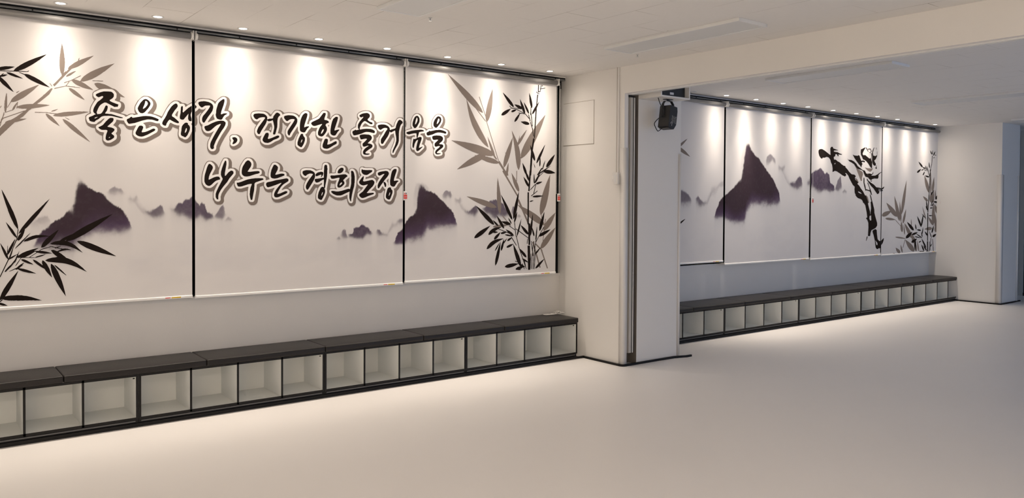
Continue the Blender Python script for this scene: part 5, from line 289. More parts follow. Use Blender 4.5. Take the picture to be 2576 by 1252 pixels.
  'figure_black': '10695 806 6 -1 34 12 36 0 6 -2 5 1 -1 102 -34 1 -30 18 -11 9 -20 68 -2 20 -2 4 0 10 -2 4 0 10 -3 10 -38 14 -70 -19 -5 -3 0 -4 6 -22 27 -40 1 -4 33 -70 13 -56 14 -40 9 -7|10679 861 -3 3 -18 36 -1 4 -11 22 1 2 48 -32 6 -6 3 -24 -7 -3 -16 0;10398 930 5 -1 7 3 28 54 -1 2 -23 -2 -8 -24;10477 992 6 -1 16 0 3 1 6 18 4 22 16 26 11 15 48 10 60 18 8 4 31 27 2 4 -1 32 -49 84 -25 48 -3 4 -2 8 0 12 -2 4 0 12 -2 4 -1 14 -33 64 -11 26 -7 8 -39 78 -34 44 -1 -4 7 -18 -4 -1 -1 -3 38 -80 5 -2 -2 -3 -15 -7 -4 -6 2 -14 4 -12 2 -20 2 -4 0 -10 2 -4 2 -20 -6 -24 -2 -16 -4 -12 -2 -28 -3 -4 -8 42 -25 42 -28 56 -4 16 1 3 6 1 -2 4 -24 42 -6 4 -16 26 -20 24 -18 1 -2 1 -52 52 -64 44 -32 28 -52 27 4 6 15 7 1 2 -2 2 -18 14 -8 4 -44 17 -7 15 -6 16 20 16 3 4 -32 16 -8 3 -26 0 -6 2 -26 0 -12 2 -60 30 -44 31 -42 23 -7 5 -1 12 -12 1 -4 2 -16 0 -4 2 -12 0 -6 3 -38 13 -50 25 -50 11 -40 19 -44 1 -3 1 -6 30 33 13 6 26 34 1 24 -27 22 5 -9 18 -1 4 24 -1 4 -2 46 0 4 -2 9 7 2 2 -1 2 -32 3 -4 2 -14 0 -54 16 -50 0 -6 2 -22 0 -4 2 -12 0 3 11 5 3 14 0 4 2 14 0 6 2 52 0 9 1 -5 1 -10 4 -20 2 -4 2 -30 4 -4 2 -12 0 -18 4 -12 0 -8 5 -8 16 -2 1 -36 -2 -21 -21 0 -18 2 -4 0 -14 2 -4 0 -16 2 -4 0 -14 2 -4 -1 -6 -8 1 -30 10 -98 39 -60 17 -16 0 -4 -2 -20 0 -6 -2 -10 0 -27 -17 0 -30 18 -36 35 -29 30 -8 4 2 4 6 10 10 6 -2 34 0 50 14 6 0 4 -2 34 -5 8 -4 30 -22 6 -6 12 -30 28 -28 13 -44 0 -48 1 -3 54 18 24 -2 4 -2 16 0 52 -18 18 -5 6 -3 72 -26 6 0 12 -4 6 0 12 -4 22 -4 14 10 15 15 -1 2 -10 5 -20 13 20 1 4 -2 10 -1 44 -28 32 -38 56 -56 4 -2 30 -28 42 -18 3 -4 -2 -4 0 -8 -4 -18 4 -18 2 -24 3 -10 24 -24 -8 -2 0 -2 38 -27 4 -2 8 -1 14 -9 16 -2 4 -2 8 0 4 -2 8 0 4 -2 8 0 4 -2 8 0 22 -7 20 -8 22 -20 8 -19 14 0 6 -3 40 -32 3 -10 35 -88 15 -58 0 -4 -3 -3 -32 -11 36 -20 26 -34 5 -12 2 -42 2 -4 0 -24 -2 -6 0 -16 -2 -4 0 -20 -2 -4 0 -24 -2 -6 0 -26 3 -1|10501 1203 -16 15 -9 12 4 34 3 5 38 5 6 -64 -4 -3|10263 1565 -4 2 -10 0 -4 2 -20 2 -40 13 -6 1 -6 13 2 1 4 -2 8 0 4 -2 34 -5 40 -22 2 -2|9585 1941 -3 3 0 8 19 9 2 -1 1 -4 -6 -10;10535 1552 2 -1 2 1 -2 4 -26 50 -5 6 -35 52 -46 58 -6 1 -6 -2 -3 -3 2 -4 49 -60 13 -36 -3 -1 -4 2 -10 0 -4 2 -10 0 -4 2 -10 0 -4 2 -38 4 -13 3 -13 38 -27 48 0 44 -2 4 -1 10 -14 14 -2 2 -2 -1 -5 -17 0 -54 18 -42 35 -68 2 -1 4 0 12 4 1 3 3 1 4 -2 24 -2 16 -4 10 0 4 -2 10 0 4 -2 10 0 10 -3 44 -46 6 -3;10677 1568 8 -1 42 14 3 3 0 22 1 3 40 0 4 -2 6 0 0 43 -6 3 -14 0 -4 2 -14 0 -4 2 -14 0 -4 2 -34 0 -6 2 -30 0 -66 35 -78 25 -70 28 -6 3 -30 30 -5 -20 1 -7 8 -5 38 -29 70 -48 8 -3 56 -28 36 -28|10711 1615 -1 5 0 2 3 1 60 -2 3 -3 -1 -3 -2 0|10711 1633 -1 5 0 2 3 1 12 -2 46 0 3 -3 -1 -3 -2 0;10517 1738 6 -1 5 1 0 26 -1 4 4 3 44 6 16 4 96 0 17 21 0 28 1 3 46 26 28 10 3 3 -1 4 -12 -1 -40 -14 -6 0 -44 -20 -68 -20 -32 0 -6 -2 -60 0 -8 3 14 1 40 22 2 31 -5 -4 -20 -28 -7 -5 -10 0 -18 4 -12 0 -4 2 -12 0 -4 2 -8 0 -4 -2 -24 0 -6 -2 -26 0 -6 -2 -6 0 -20 11 -18 18 -6 8 -6 4 -58 7 -116 44 -14 7 -30 26 -62 30 -70 17 -72 0 -18 11 -7 2 13 -11 38 -24 6 0 44 -11 62 -20 8 -4 32 -27 60 -30 6 0 4 -2 12 0 4 -2 12 0 4 -2 30 -2 4 -2 12 0 50 -13 24 -36 40 -39 8 0 16 -4 10 0 4 -2 10 0 4 -2 10 0 12 -3 2 -7 50 -21 5 -18 3 -5|10511 1743 -11 3 0 8 -2 6 1 3 18 -1 1 -10 -2 -8|10419 1825 -13 7 5 1 17 -5;10627 1916 2 -1 14 0 13 3 -11 40 -2 2 -12 5 -1 -5 3 -8 3 -12 -13 -7 -8 -2 -3 -3;10246 1922 1 -1 3 3 10 32 13 7 3 3 -1 2 -20 20 -1 2 2 2 29 7 8 0 4 -2 34 -6 3 1 0 6 4 8 -1 4 -10 3 -22 2 -4 2 -8 0 -4 2 -26 -6 -18 -2 -31 37 -13 26 -2 2 -32 10 -3 0 -11 -11 -4 0 -76 0 -50 11 14 -16 4 -2 24 -24 32 -24 86 -59 32 -15;10499 1924 6 -1 20 0 3 1 0 60 -1 4 6 2 -1 12 -2 4 0 10 -2 4 -2 26 -14 64 0 6 -3 4 -20 5 -6 -1 14 -10 2 -6 15 -68 2 -24 2 -4 -1 -4 -17 30 -13 31 -5 -11 -1 -7 -34 0 -98 40 -34 0 -6 -2 -20 0 -3 1 -10 16 -2 6 25 31 43 43 1 2 -2 2 -8 6 -8 -1 -6 -4 -58 -20 -28 -6 -3 -3 -2 -6 0 -12 -4 -18 6 -24 0 -6 3 -6 30 -28 24 -30 12 -3 26 -3 46 -16 12 -6 46 -28 36 -30;10581 1956 10 -1 30 6 3 3 4 14 -1 8 -26 18 -2 4 -14 14 -1 4 41 23 31 39 2 4 0 10 2 4 2 44 -5 10 -3 -8 -3 -49 -40 -14 -6 0 -4 2 -22 0 -6 2 -16 0 -3 3 -12 36 24 48 16 22 -1 2 -2 1 -10 -2 -6 -4 -29 -35 -18 -46 16 -66 0 -38 7 -18 5 -16 3 -5;10469 2126 2 -1 8 4 32 21 -34 36 -20 -1 -4 -2 -14 0 -4 -2 -14 0 -4 -2 -17 -1 1 -3 12 -6 12 0 4 2 14 0 4 2 18 1 22 -16 3 -4 -8 -14 -5 -5 -32 -2 -4 -3 -8 0;10409 2142 6 -1 8 2 4 3 -24 20 -16 16 -4 2 -12 12 -22 0 6 -8;10650 2170 1 -1 0 3 -16 32 -12 0 0 -2',
 },
 {
  'bamboo_grey': '11184 728 3 -2 6 1 2 5 -4 2 -30 2 -4 2 -14 0 -4 2 -2 -2 1 -4 1 -1 8 -3 16 0 4 -2;11302 730 3 -2 32 0 8 7 4 7 -2 9 -2 5 -14 14 -35 18 -17 6 -65 18 -1 -4 14 -30 16 -20 20 -14 14 -8 18 -6;11404 734 3 -2 4 1 6 11 0 14 -4 15 -8 17 -12 18 -16 20 -20 21 -2 -5 0 -30 2 -4 2 -16 6 -18 14 -22 14 -14;11901 736 2 -1 2 2 4 11 -2 24 -4 16 -16 44 -22 42 -18 29 -1 -3 -1 -14 2 -6 0 -14 2 -4 2 -22 4 -12 2 -14 10 -30 12 -24 10 -14;11742 740 3 -2 10 0 8 3 6 23 -8 18 -8 10 -16 16 -24 18 -34 20 -47 22 -61 24 -78 26 -6 6 -11 0 -60 -116 3 -4 12 1 56 109 6 -6 20 -32 20 -26 22 -24 36 -30 30 -20 32 -16 20 -8 34 -10;11816 740 3 -2 10 1 12 13 4 10 0 26 -6 21 -10 20 -20 29 2 6 0 16 -2 7 -8 17 -12 16 -18 18 -36 28 -44 28 -22 12 -20 22 -6 4 -16 16 -38 30 -76 50 -60 34 20 -44 16 -26 20 -30 24 -30 34 -34 28 -22 24 -16 28 -14 24 -6 4 -4 8 -18 14 -20 22 -22 18 -12 20 -11 0 -29 2 -4 0 -8 10 -28 14 -20 14 -14;11426 936 5 -2 78 0 12 1 0 1 -8 0 -4 2 -8 0 -4 2 -8 0 -16 4 -10 0 -16 4 -10 0 -4 2 -10 0 -4 2 -24 2 -4 2 -28 2 -4 2 -16 0 -4 2 -16 0 -4 2 -22 0 -4 2 -40 0 -4 2 -14 0 -4 -2 -24 0 -10 -2 4 -4 18 -6 6 0 14 -4 8 0 4 -2 10 0 4 -2 12 0 4 -2 36 -2 4 -2 22 0 4 -2 28 0 4 -2;11465 992 4 -1 6 11 2 8 0 26 -2 4 -2 18 -10 34 -24 57 -1 -3 -1 -12 -2 -4 0 -58 2 -4 0 -10 2 -4 2 -16 8 -24;12418 1012 3 -2 10 0 26 7 10 5 0 134 -2 2 -4 -3 -4 3 -2 12 -12 33 -22 45 -14 24 -6 9 -3 -1 -2 -6 0 4 -3 4 0 8 -2 4 -2 16 -6 24 -14 42 -26 65 -4 8 -2 0 -9 -23 -21 -64 -8 -34 0 -8 -4 -16 0 -10 -2 -4 0 -62 2 -4 0 -10 6 -22 0 -3 -22 13 -37 18 -59 25 -1 -1 17 -30 20 -28 26 -26 10 -8 24 -16 20 -10 24 -8 8 0 4 -2 12 -1 4 1 2 2 5 16 10 8 13 15 4 -29 6 -18 8 -16 -7 -12 -5 -12 0 -8 -2 -6 2 -6 0 -8 10 -16;11388 1030 3 -2 6 3 12 11 6 14 0 6 2 4 0 12 -2 4 -2 16 -8 24 -14 26 -29 42 5 12 0 12 2 4 0 40 -2 4 -1 26 1 3 2 -3 6 1 5 5 2 4 20 22 9 16 16 32 10 24 20 60 12 48 2 16 4 12 0 8 4 14 2 22 2 4 0 10 2 4 0 10 2 4 2 30 2 4 0 18 2 4 0 18 2 4 0 24 2 4 0 30 2 4 0 30 2 7 -5 -7 -1 -4 -15 -30 -1 -4 -15 -30 -1 -4 -9 -18 -26 -60 -24 -62 -20 -60 -17 -64 0 -6 -4 -14 0 -8 -2 -4 0 -8 -2 -4 0 -14 -2 -4 0 -42 -26 82 -20 55 -1 -5 -1 -16 -2 -4 0 -28 -2 -4 0 -84 2 -6 0 -14 -20 44 -14 26 -28 46 -32 46 -58 75 -1 -1 -1 -8 2 -4 0 -10 2 -4 0 -10 2 -4 0 -12 2 -4 0 -8 2 -4 0 -8 2 -4 0 -8 2 -4 2 -16 16 -62 14 -40 6 -12 0 -3 -22 17 -32 20 -59 30 -76 32 -85 30 -1 0 1 -4 38 -48 40 -42 21 -18 -1 -1 -22 -1 -4 -2 -26 0 -4 -2 -34 -2 -4 -2 -10 0 -14 -4 -8 0 -24 -6 -28 -10 -23 -12 -10 -10 -6 -16 5 -6 32 -8 42 0 4 2 24 2 34 9 34 12 34 16 28 17 8 4 16 -12 26 -16 28 -14 30 -12 4 0 22 -8 24 -2 4 -2 12 0 4 -2 10 2 4 5 16 -23 10 -10 2 -4 6 -6 32 -24 8 1 9 25 3 3 14 -27 10 -12 5 -2 1 -2 -6 -16 -6 -33 -2 0 -8 3 -130 77 -6 0 -5 -5 148 -86 1 -2 0 -16 2 -4 2 -16 10 -22 6 -8 8 -8;12200 1044 3 -2 22 0 4 2 20 0 4 2 10 0 28 9 8 4 9 9 1 2 -1 4 -20 10 -15 4 -22 2 -4 2 -44 0 -4 -2 -18 0 -4 -2 -20 -2 -52 -12 -30 -10 -4 0 -3 -2 33 -8 32 -4 4 -2 30 -2 4 -2;11665 1114 4 -1 6 9 0 34 -10 36 -12 29 -4 -9 0 -16 -2 -4 0 -28 2 -4 2 -20 4 -12;11409 1154 2 -1 6 0 20 12 16 18 12 19 10 20 12 34 4 24 2 4 2 26 2 4 0 30 2 4 0 11 -2 0 -5 -5 -42 -54 -24 -38 -12 -24 -11 -30 -2 -8 0 -12 -2 -4 2 -4 0 -12;12111 1198 2 -1 2 1 -2 16 -10 25 -14 27 -16 26 -32 46 -50 63 -1 -3 17 -42 18 -38 24 -42 32 -48 10 -12 14 -14;11024 1206 5 -2 106 0 4 2 34 0 4 2 24 0 7 2 -37 8 -6 0 -4 2 -6 0 -4 2 -6 0 -4 2 -8 0 -14 4 -22 2 -4 2 -10 0 -4 2 -12 0 -4 2 -14 0 -4 2 -20 0 -4 2 -70 0 -6 -2 -12 0 -22 -6 -1 -2 3 -4 18 -8 26 -6 6 0 4 -2 30 -2 4 -2;12462 1290 3 -1 2 1 0 88 -6 6 -30 20 -64 35 -2 -3 2 -4 0 -20 2 -4 0 -10 8 -28 14 -26 12 -16 18 -16 20 -14;12272 1454 3 -2 14 0 34 14 12 -12 4 -2 14 18 6 18 0 6 2 4 0 14 2 4 -2 40 -2 4 0 10 -2 4 0 6 -6 26 -14 44 8 16 8 24 0 6 4 14 0 14 2 4 0 36 -2 4 -2 32 -2 4 0 8 -6 24 0 8 -3 0 -16 -28 -24 -48 -15 -40 -6 -24 0 -10 -2 -4 0 -32 8 -22 6 -8 8 -8 6 1 9 7 -7 -40 -2 0 -32 31 -10 -10 -1 1 -1 8 2 4 0 24 2 4 0 48 -2 6 0 30 -2 4 0 20 -2 4 0 14 -2 4 0 14 -2 4 0 10 -2 4 -2 24 -2 4 -4 32 -2 4 -2 18 -2 4 -2 18 -2 7 -2 -15 -2 -4 0 -14 -2 -4 0 -14 -2 -4 -2 -40 -2 -4 -4 -104 2 -6 0 -44 2 -4 0 -16 2 -4 0 -10 2 -4 2 -20 4 -16 6 -12 -2 -5 -5 -5 -16 -26 -7 -20 -2 -16 2 -4 0 -8 6 -12 12 -14 8 -6 14 -8;12122 1478 3 -2 32 0 4 4 2 10 -4 6 -10 10 -12 8 -13 6 -33 12 -46 12 -6 0 -12 4 -22 4 0 -2 10 -10 2 -4 14 -14 30 -22 32 -16 22 -6;12401 1520 2 -2 4 1 8 11 2 16 2 4 0 8 -2 4 0 12 -2 4 -2 14 -10 31 -16 34 -4 -7 -2 -18 -2 -4 0 -12 -2 -4 0 -40 6 -26 10 -18;12186 1608 3 -2 10 1 12 23 0 18 -4 12 0 6 -18 40 -28 40 -28 30 -2 4 -50 48 -4 2 -38 33 -1 -1 1 -4 0 -10 2 -4 0 -10 2 -4 2 -20 10 -42 12 -34 18 -36 26 -36 28 -28 18 -14',
  'bamboo_black': '12220 724 7 -2 28 0 2 2 0 4 -2 2 -20 1 -1 1 1 8 0 30 2 4 0 32 2 4 0 32 2 4 0 27 -2 1 -10 0 -4 -6 0 -24 -2 -4 0 -26 -2 -4 0 -26 -2 -4 -2 -48 -2 -2 -6 0 -4 2 -16 1 -1 1 -1 92 2 4 0 46 -2 2 -32 0 -2 -2 0 -72 2 -6 0 -64 -2 -1 -4 1 -22 0 -1 -6 1 -1 26 -1 4 -2;12355 726 2 -2 12 0 2 2 0 6 -6 24 0 8 -2 4 0 6 -8 34 0 8 -8 34 0 8 -2 4 -8 46 -2 2 -12 0 -2 -6 4 -14 0 -8 4 -14 0 -8 4 -14 0 -8 4 -14 0 -8 4 -14 0 -8 4 -14 0 -8 4 -14 0 -8 2 -4;12004 730 3 -2 58 0 2 2 -2 8 2 4 0 10 -6 16 -16 20 -24 22 -40 29 -1 -1 1 -8 10 -28 16 -26 16 -18 12 -10 21 -10 -5 -1 -4 2 -50 -1 -4 2 -52 0 -4 2 -10 0 -3 0 -1 -2 1 -6 1 -1 10 -1 4 -2;12134 742 3 -2 8 1 0 7 -4 8 -18 18 -14 10 0 2 18 -7 2 1 0 10 -6 16 -14 18 -28 28 -4 2 -22 20 -46 34 -28 18 -1 -2 7 -12 24 -36 14 -18 38 -40 17 -14 -1 -1 -37 19 -6 2 7 -12 16 -20 18 -18 28 -20 18 -10;12245 742 2 -2 14 1 5 49 21 13 13 13 15 24 0 2 -2 0 -28 -14 -14 -9 -1 1 11 102 -2 2 -8 0 -4 2 -2 -2 0 -10 -2 -4 0 -14 -2 -4 0 -12 -2 -4 0 -12 -2 -4 0 -12 -2 -4 -2 -28 -2 -4 0 -10 -2 -4 0 -16 -2 -4 0 -12 -2 -4 0 -12 -2 -4;11784 748 3 4 10 24 10 30 4 16 0 8 2 4 0 38 -8 22 1 2 25 19 9 9 -1 2 -66 -4 -4 -2 -12 0 -4 -2 -8 0 -4 -2 -16 -2 -24 -8 -12 -6 -8 -5 -5 -7 -3 -10 2 -4 22 -6 32 0 39 10 -1 -8 -2 -4 0 -12 -2 -4 2 -34 2 -4 0 -8 2 -4 2 -14 10 -30 0 -4;11900 868 3 -2 22 0 10 3 24 10 10 6 4 5 -24 0 -4 -2 -10 0 -4 -2 -14 -2 -17 -8 -2 -6;12168 884 7 -2 8 0 2 2 0 10 -2 6 0 174 -2 6 0 176 -2 4 0 39 -12 3 -16 0 -2 -2 0 -14 2 -6 0 -104 2 -6 0 -106 2 -6 0 -66 -2 0 -12 10 -37 18 -21 8 -2 -2 8 -16 10 -14 10 -10 14 -10 14 -8 18 -5 0 -11 2 -4 1 -62 1 -1;12298 924 3 0 0 9 -10 21 -8 12 -28 34 -36 35 -1 -1 15 -32 26 -40 8 -10 22 -22;11998 930 3 -1 1 1 -9 8 -25 12 -34 14 -65 22 -4 0 -42 14 0 2 32 13 5 3 1 2 -66 0 -4 -2 -20 0 -4 -2 -24 -2 -4 -2 -16 -2 -18 -6 -15 -8 -5 -8 2 -3 16 -3 4 -2 30 0 4 2 24 2 26 7 14 5 8 2 54 -26 60 -24 44 -14 14 -2 4 -2;11950 932 7 -2 10 1 0 1 -6 0 -30 8 -6 0 -4 2 -6 0 -34 8 -20 2 -4 2 -10 0 -4 2 -10 0 -4 2 -14 0 -4 2 -46 0 16 -8 14 -2 12 -4 20 -2 4 -2 26 -2 4 -2 14 0 4 -2 18 0 4 -2;12344 938 3 -2 20 0 4 2 16 2 14 5 28 16 21 21 0 2 -11 0 -4 -2 -26 0 -4 -2 -14 0 -4 -2 -18 -2 -26 -8 -15 -10 -3 -6 0 -8 4 -4;11508 940 3 -2 40 0 4 2 8 0 18 5 26 10 26 14 24 18 25 25 13 17 -12 -1 -24 -6 -26 -4 -46 -12 -34 -12 -25 -12 -9 -7 -13 -13 -3 -6 0 -8 3 -6;11998 944 3 -2 5 4 3 10 -2 14 -8 22 7 4 11 14 6 16 0 6 2 4 0 14 2 4 0 6 -2 4 0 22 -2 5 -5 -5 -8 -14 -10 -22 -7 -20 0 -10 -2 -4 2 -12 -20 27 -1 -3 -1 -32 2 -4 2 -16 12 -22;12301 1002 2 -2 6 1 18 10 9 9 13 20 8 20 2 14 2 4 0 14 2 4 0 17 -2 0 -25 -23 -2 -4 -14 -14 -14 -20 -6 -12 -5 -14 0 -16;11900 1040 3 -2 40 0 14 5 2 3 -2 2 -16 8 -14 2 -4 2 -10 0 -4 2 -56 0 -4 -2 -22 0 6 -4 32 -10 26 -6;11714 1050 5 -2 18 1 0 15 -6 12 -24 22 -40 24 -35 16 -50 20 -48 16 0 -2 1 -2 20 -24 34 -34 20 -16 30 -20 28 -14 36 -12;11808 1062 3 -2 4 1 4 5 2 8 -2 14 -12 26 -26 31 -4 -5 0 -22 4 -22 12 -22 8 -8;11966 1096 3 -2 4 3 0 9 3 6 13 11 8 13 12 24 12 40 2 18 2 4 0 10 2 4 1 16 57 -28 14 -2 -4 7 -16 13 -20 12 -28 14 -2 2 0 25 -11 -17 -5 -2 -44 20 0 -2 38 -26 2 -4 -17 -30 -18 -40 -11 -36 -2 -16 -6 6 -8 12 -32 34 -4 2 -16 16 -24 20 -36 27 -1 -1 5 -14 18 -38 16 -26 22 -30 30 -30 18 -14;12230 1256 3 -2 24 0 4 2 26 0 4 2 14 0 4 2 12 0 2 2 -2 2 -26 2 -4 2 -18 0 -4 2 -50 0 -4 -2 -10 0 -6 -2 -4 -2 0 -2 18 -6;12166 1308 7 -2 4 2 2 28 2 4 2 26 2 4 0 12 2 4 0 12 2 4 0 10 2 4 2 28 2 4 0 10 2 4 0 12 2 4 2 28 2 4 2 26 2 4 0 12 2 4 1 14 -2 2 -1 20 2 4 0 20 2 4 0 22 2 4 0 22 2 4 2 48 2 4 0 20 2 4 0 22 2 4 0 22 2 4 2 48 2 4 0 20 2 4 2 48 12 28 -2 4 -9 2 37 74 0 12 2 4 0 10 2 4 0 10 2 4 0 12 2 4 0 10 2 4 0 10 2 4 0 10 2 4 0 10 2 4 0 14 -14 0 -2 -2 -2 -20 -2 -4 0 -12 -2 -4 0 -12 -2 -4 0 -12 -2 -4 0 -10 -2 -4 0 -12 -2 -4 -2 -24 -51 -106 8 -4 -1 -14 -30 -66 -11 6 -13 4 -18 2 -4 2 -18 0 -4 2 -46 0 -10 -2 20 -10 18 -6 26 -6 8 0 4 -2 34 0 4 2 8 1 2 -2 12 -1 2 2 5 12 7 12 -2 -46 -2 -4 0 -24 -2 -4 0 -24 -2 -4 0 -24 -2 -4 0 -24 -2 -4 -2 -50 -2 -4 0 -24 -2 -4 0 -24 -2 -4 0 -16 -3 -2 -3 -10 0 -12 -2 -4 0 -12 -2 -4 0 -14 -2 -4 0 -12 -2 -4 0 -14 -2 -4 0 -12 -2 -4 0 -12 -2 -4 0 -14 -2 -4 0 -12 -2 -4 0 -14 -2 -4 -2 -24 -2 0 -2 2 0 26 -10 33 -20 41 -20 31 -1 -3 -1 -10 2 -6 0 -26 2 -4 2 -20 10 -32 0 -1 -4 1 -18 10 -2 -2 6 -20 14 -22 16 -16 24 -13 0 -7 -2 -4 0 -14 -1 -2 3 -2;12242 1370 3 -2 32 0 4 2 24 4 19 8 -9 0 -4 2 -14 0 -4 2 -36 0 -16 -4 -11 -6;12256 1402 1 -1 2 0 12 8 24 28 14 23 16 32 6 14 2 8 -31 -32 -24 -30 -18 -30 -5 -14;12284 1402 3 -2 10 3 10 4 16 10 19 17 15 19 5 9 21 -6 8 0 4 -2 28 0 4 -1 2 1 36 0 2 2 0 14 -1 2 -15 4 -8 0 -16 4 -18 0 -4 2 -18 0 -4 -2 -12 0 -8 -2 -10 -4 -1 -2 8 -8 -2 -2 -27 -14 -32 -21 -13 -13 -3 -6;12403 1506 2 -2 10 0 4 2 10 0 10 4 6 1 21 11 1 4 0 51 -4 -1 -34 -18 -16 -11 -9 -9 -9 -16 0 -6;12250 1570 1 -1 4 -1 10 3 20 10 22 16 27 29 15 21 0 3 -6 -2 -32 -18 -34 -23 -19 -17 -8 -14;11991 1862 6 -2 8 3 12 6 11 9 15 24 4 12 0 6 -6 -2 -23 -14 -9 -7 -16 -16 -6 -11 0 -4;12164 1874 1 -1 10 -1 5 4 -15 49 -5 5 -5 14 -12 20 -12 16 -24 25 -1 -1 3 -18 12 -34 16 -24 16 -14;11810 1896 1 -1 28 -1 28 9 24 12 14 10 25 23 4 4 0 2 -37 -8 -10 -4 -18 -4 -26 -10 -26 -15 -7 -9;12096 1928 3 -2 4 1 4 5 -1 2 -6 2 4 2 3 6 0 8 -2 7 -14 23 -26 26 -4 1 -2 -3 2 -4 0 -10 2 -8 10 -24 12 -14 13 -8 -7 -2 -4 2 -16 2 -12 4 -6 0 -30 8 -2 0 -5 -6 5 -4 6 0 4 -2 6 0 4 -2 6 0 4 -2 6 0 4 -2 6 0 22 -6;11943 1932 2 -2 18 0 4 2 14 2 26 11 9 7 -19 0 -4 -2 -10 0 -4 -2 -16 -2 -15 -6 -6 -6;12028 1958 3 -2 16 0 10 3 4 3 0 4 -3 6 -9 4 -14 4 -14 0 -4 2 -34 0 -2 7 -4 7 -8 8 -20 14 -22 12 -33 14 -45 16 4 -8 22 -24 22 -18 20 -14 16 -8 28 -10 12 0 4 -2 6 4 12 -10 14 -8 12 -4;12192 1974 3 -2 4 1 4 7 2 10 -2 18 -10 28 -18 29 -4 -11 0 -44 4 -14 6 -12;12314 2126 1 -1 10 -1 12 5 11 9 5 9 -8 -1 -24 -10 -7 -6;12311 2164 4 -2 20 9 19 19 11 22 4 14 1 8 -31 -21 -23 -23 -6 -10 -3 -8;12360 2172 3 -2 36 0 11 4 -21 6 -28 0 -6 -2 0 -2;12277 2176 4 -1 5 5 7 16 0 32 -2 4 -2 14 -2 2 -7 -14 -9 -28 0 -20;12252 2182 7 -2 6 2 0 8 -4 10 -18 18 -34 21 -2 -3 2 -6 16 -28 10 -10',
  'figure_black': '10804 858 29 19 14 12 25 39 0 8 4 16 -1 6 -38 -17 -33 -21;10804 1610 23 5 6 3 -25 12 3 3 4 0 30 14 18 20 6 9 -14 -3 -6 -4 -45 -15',
 },
]
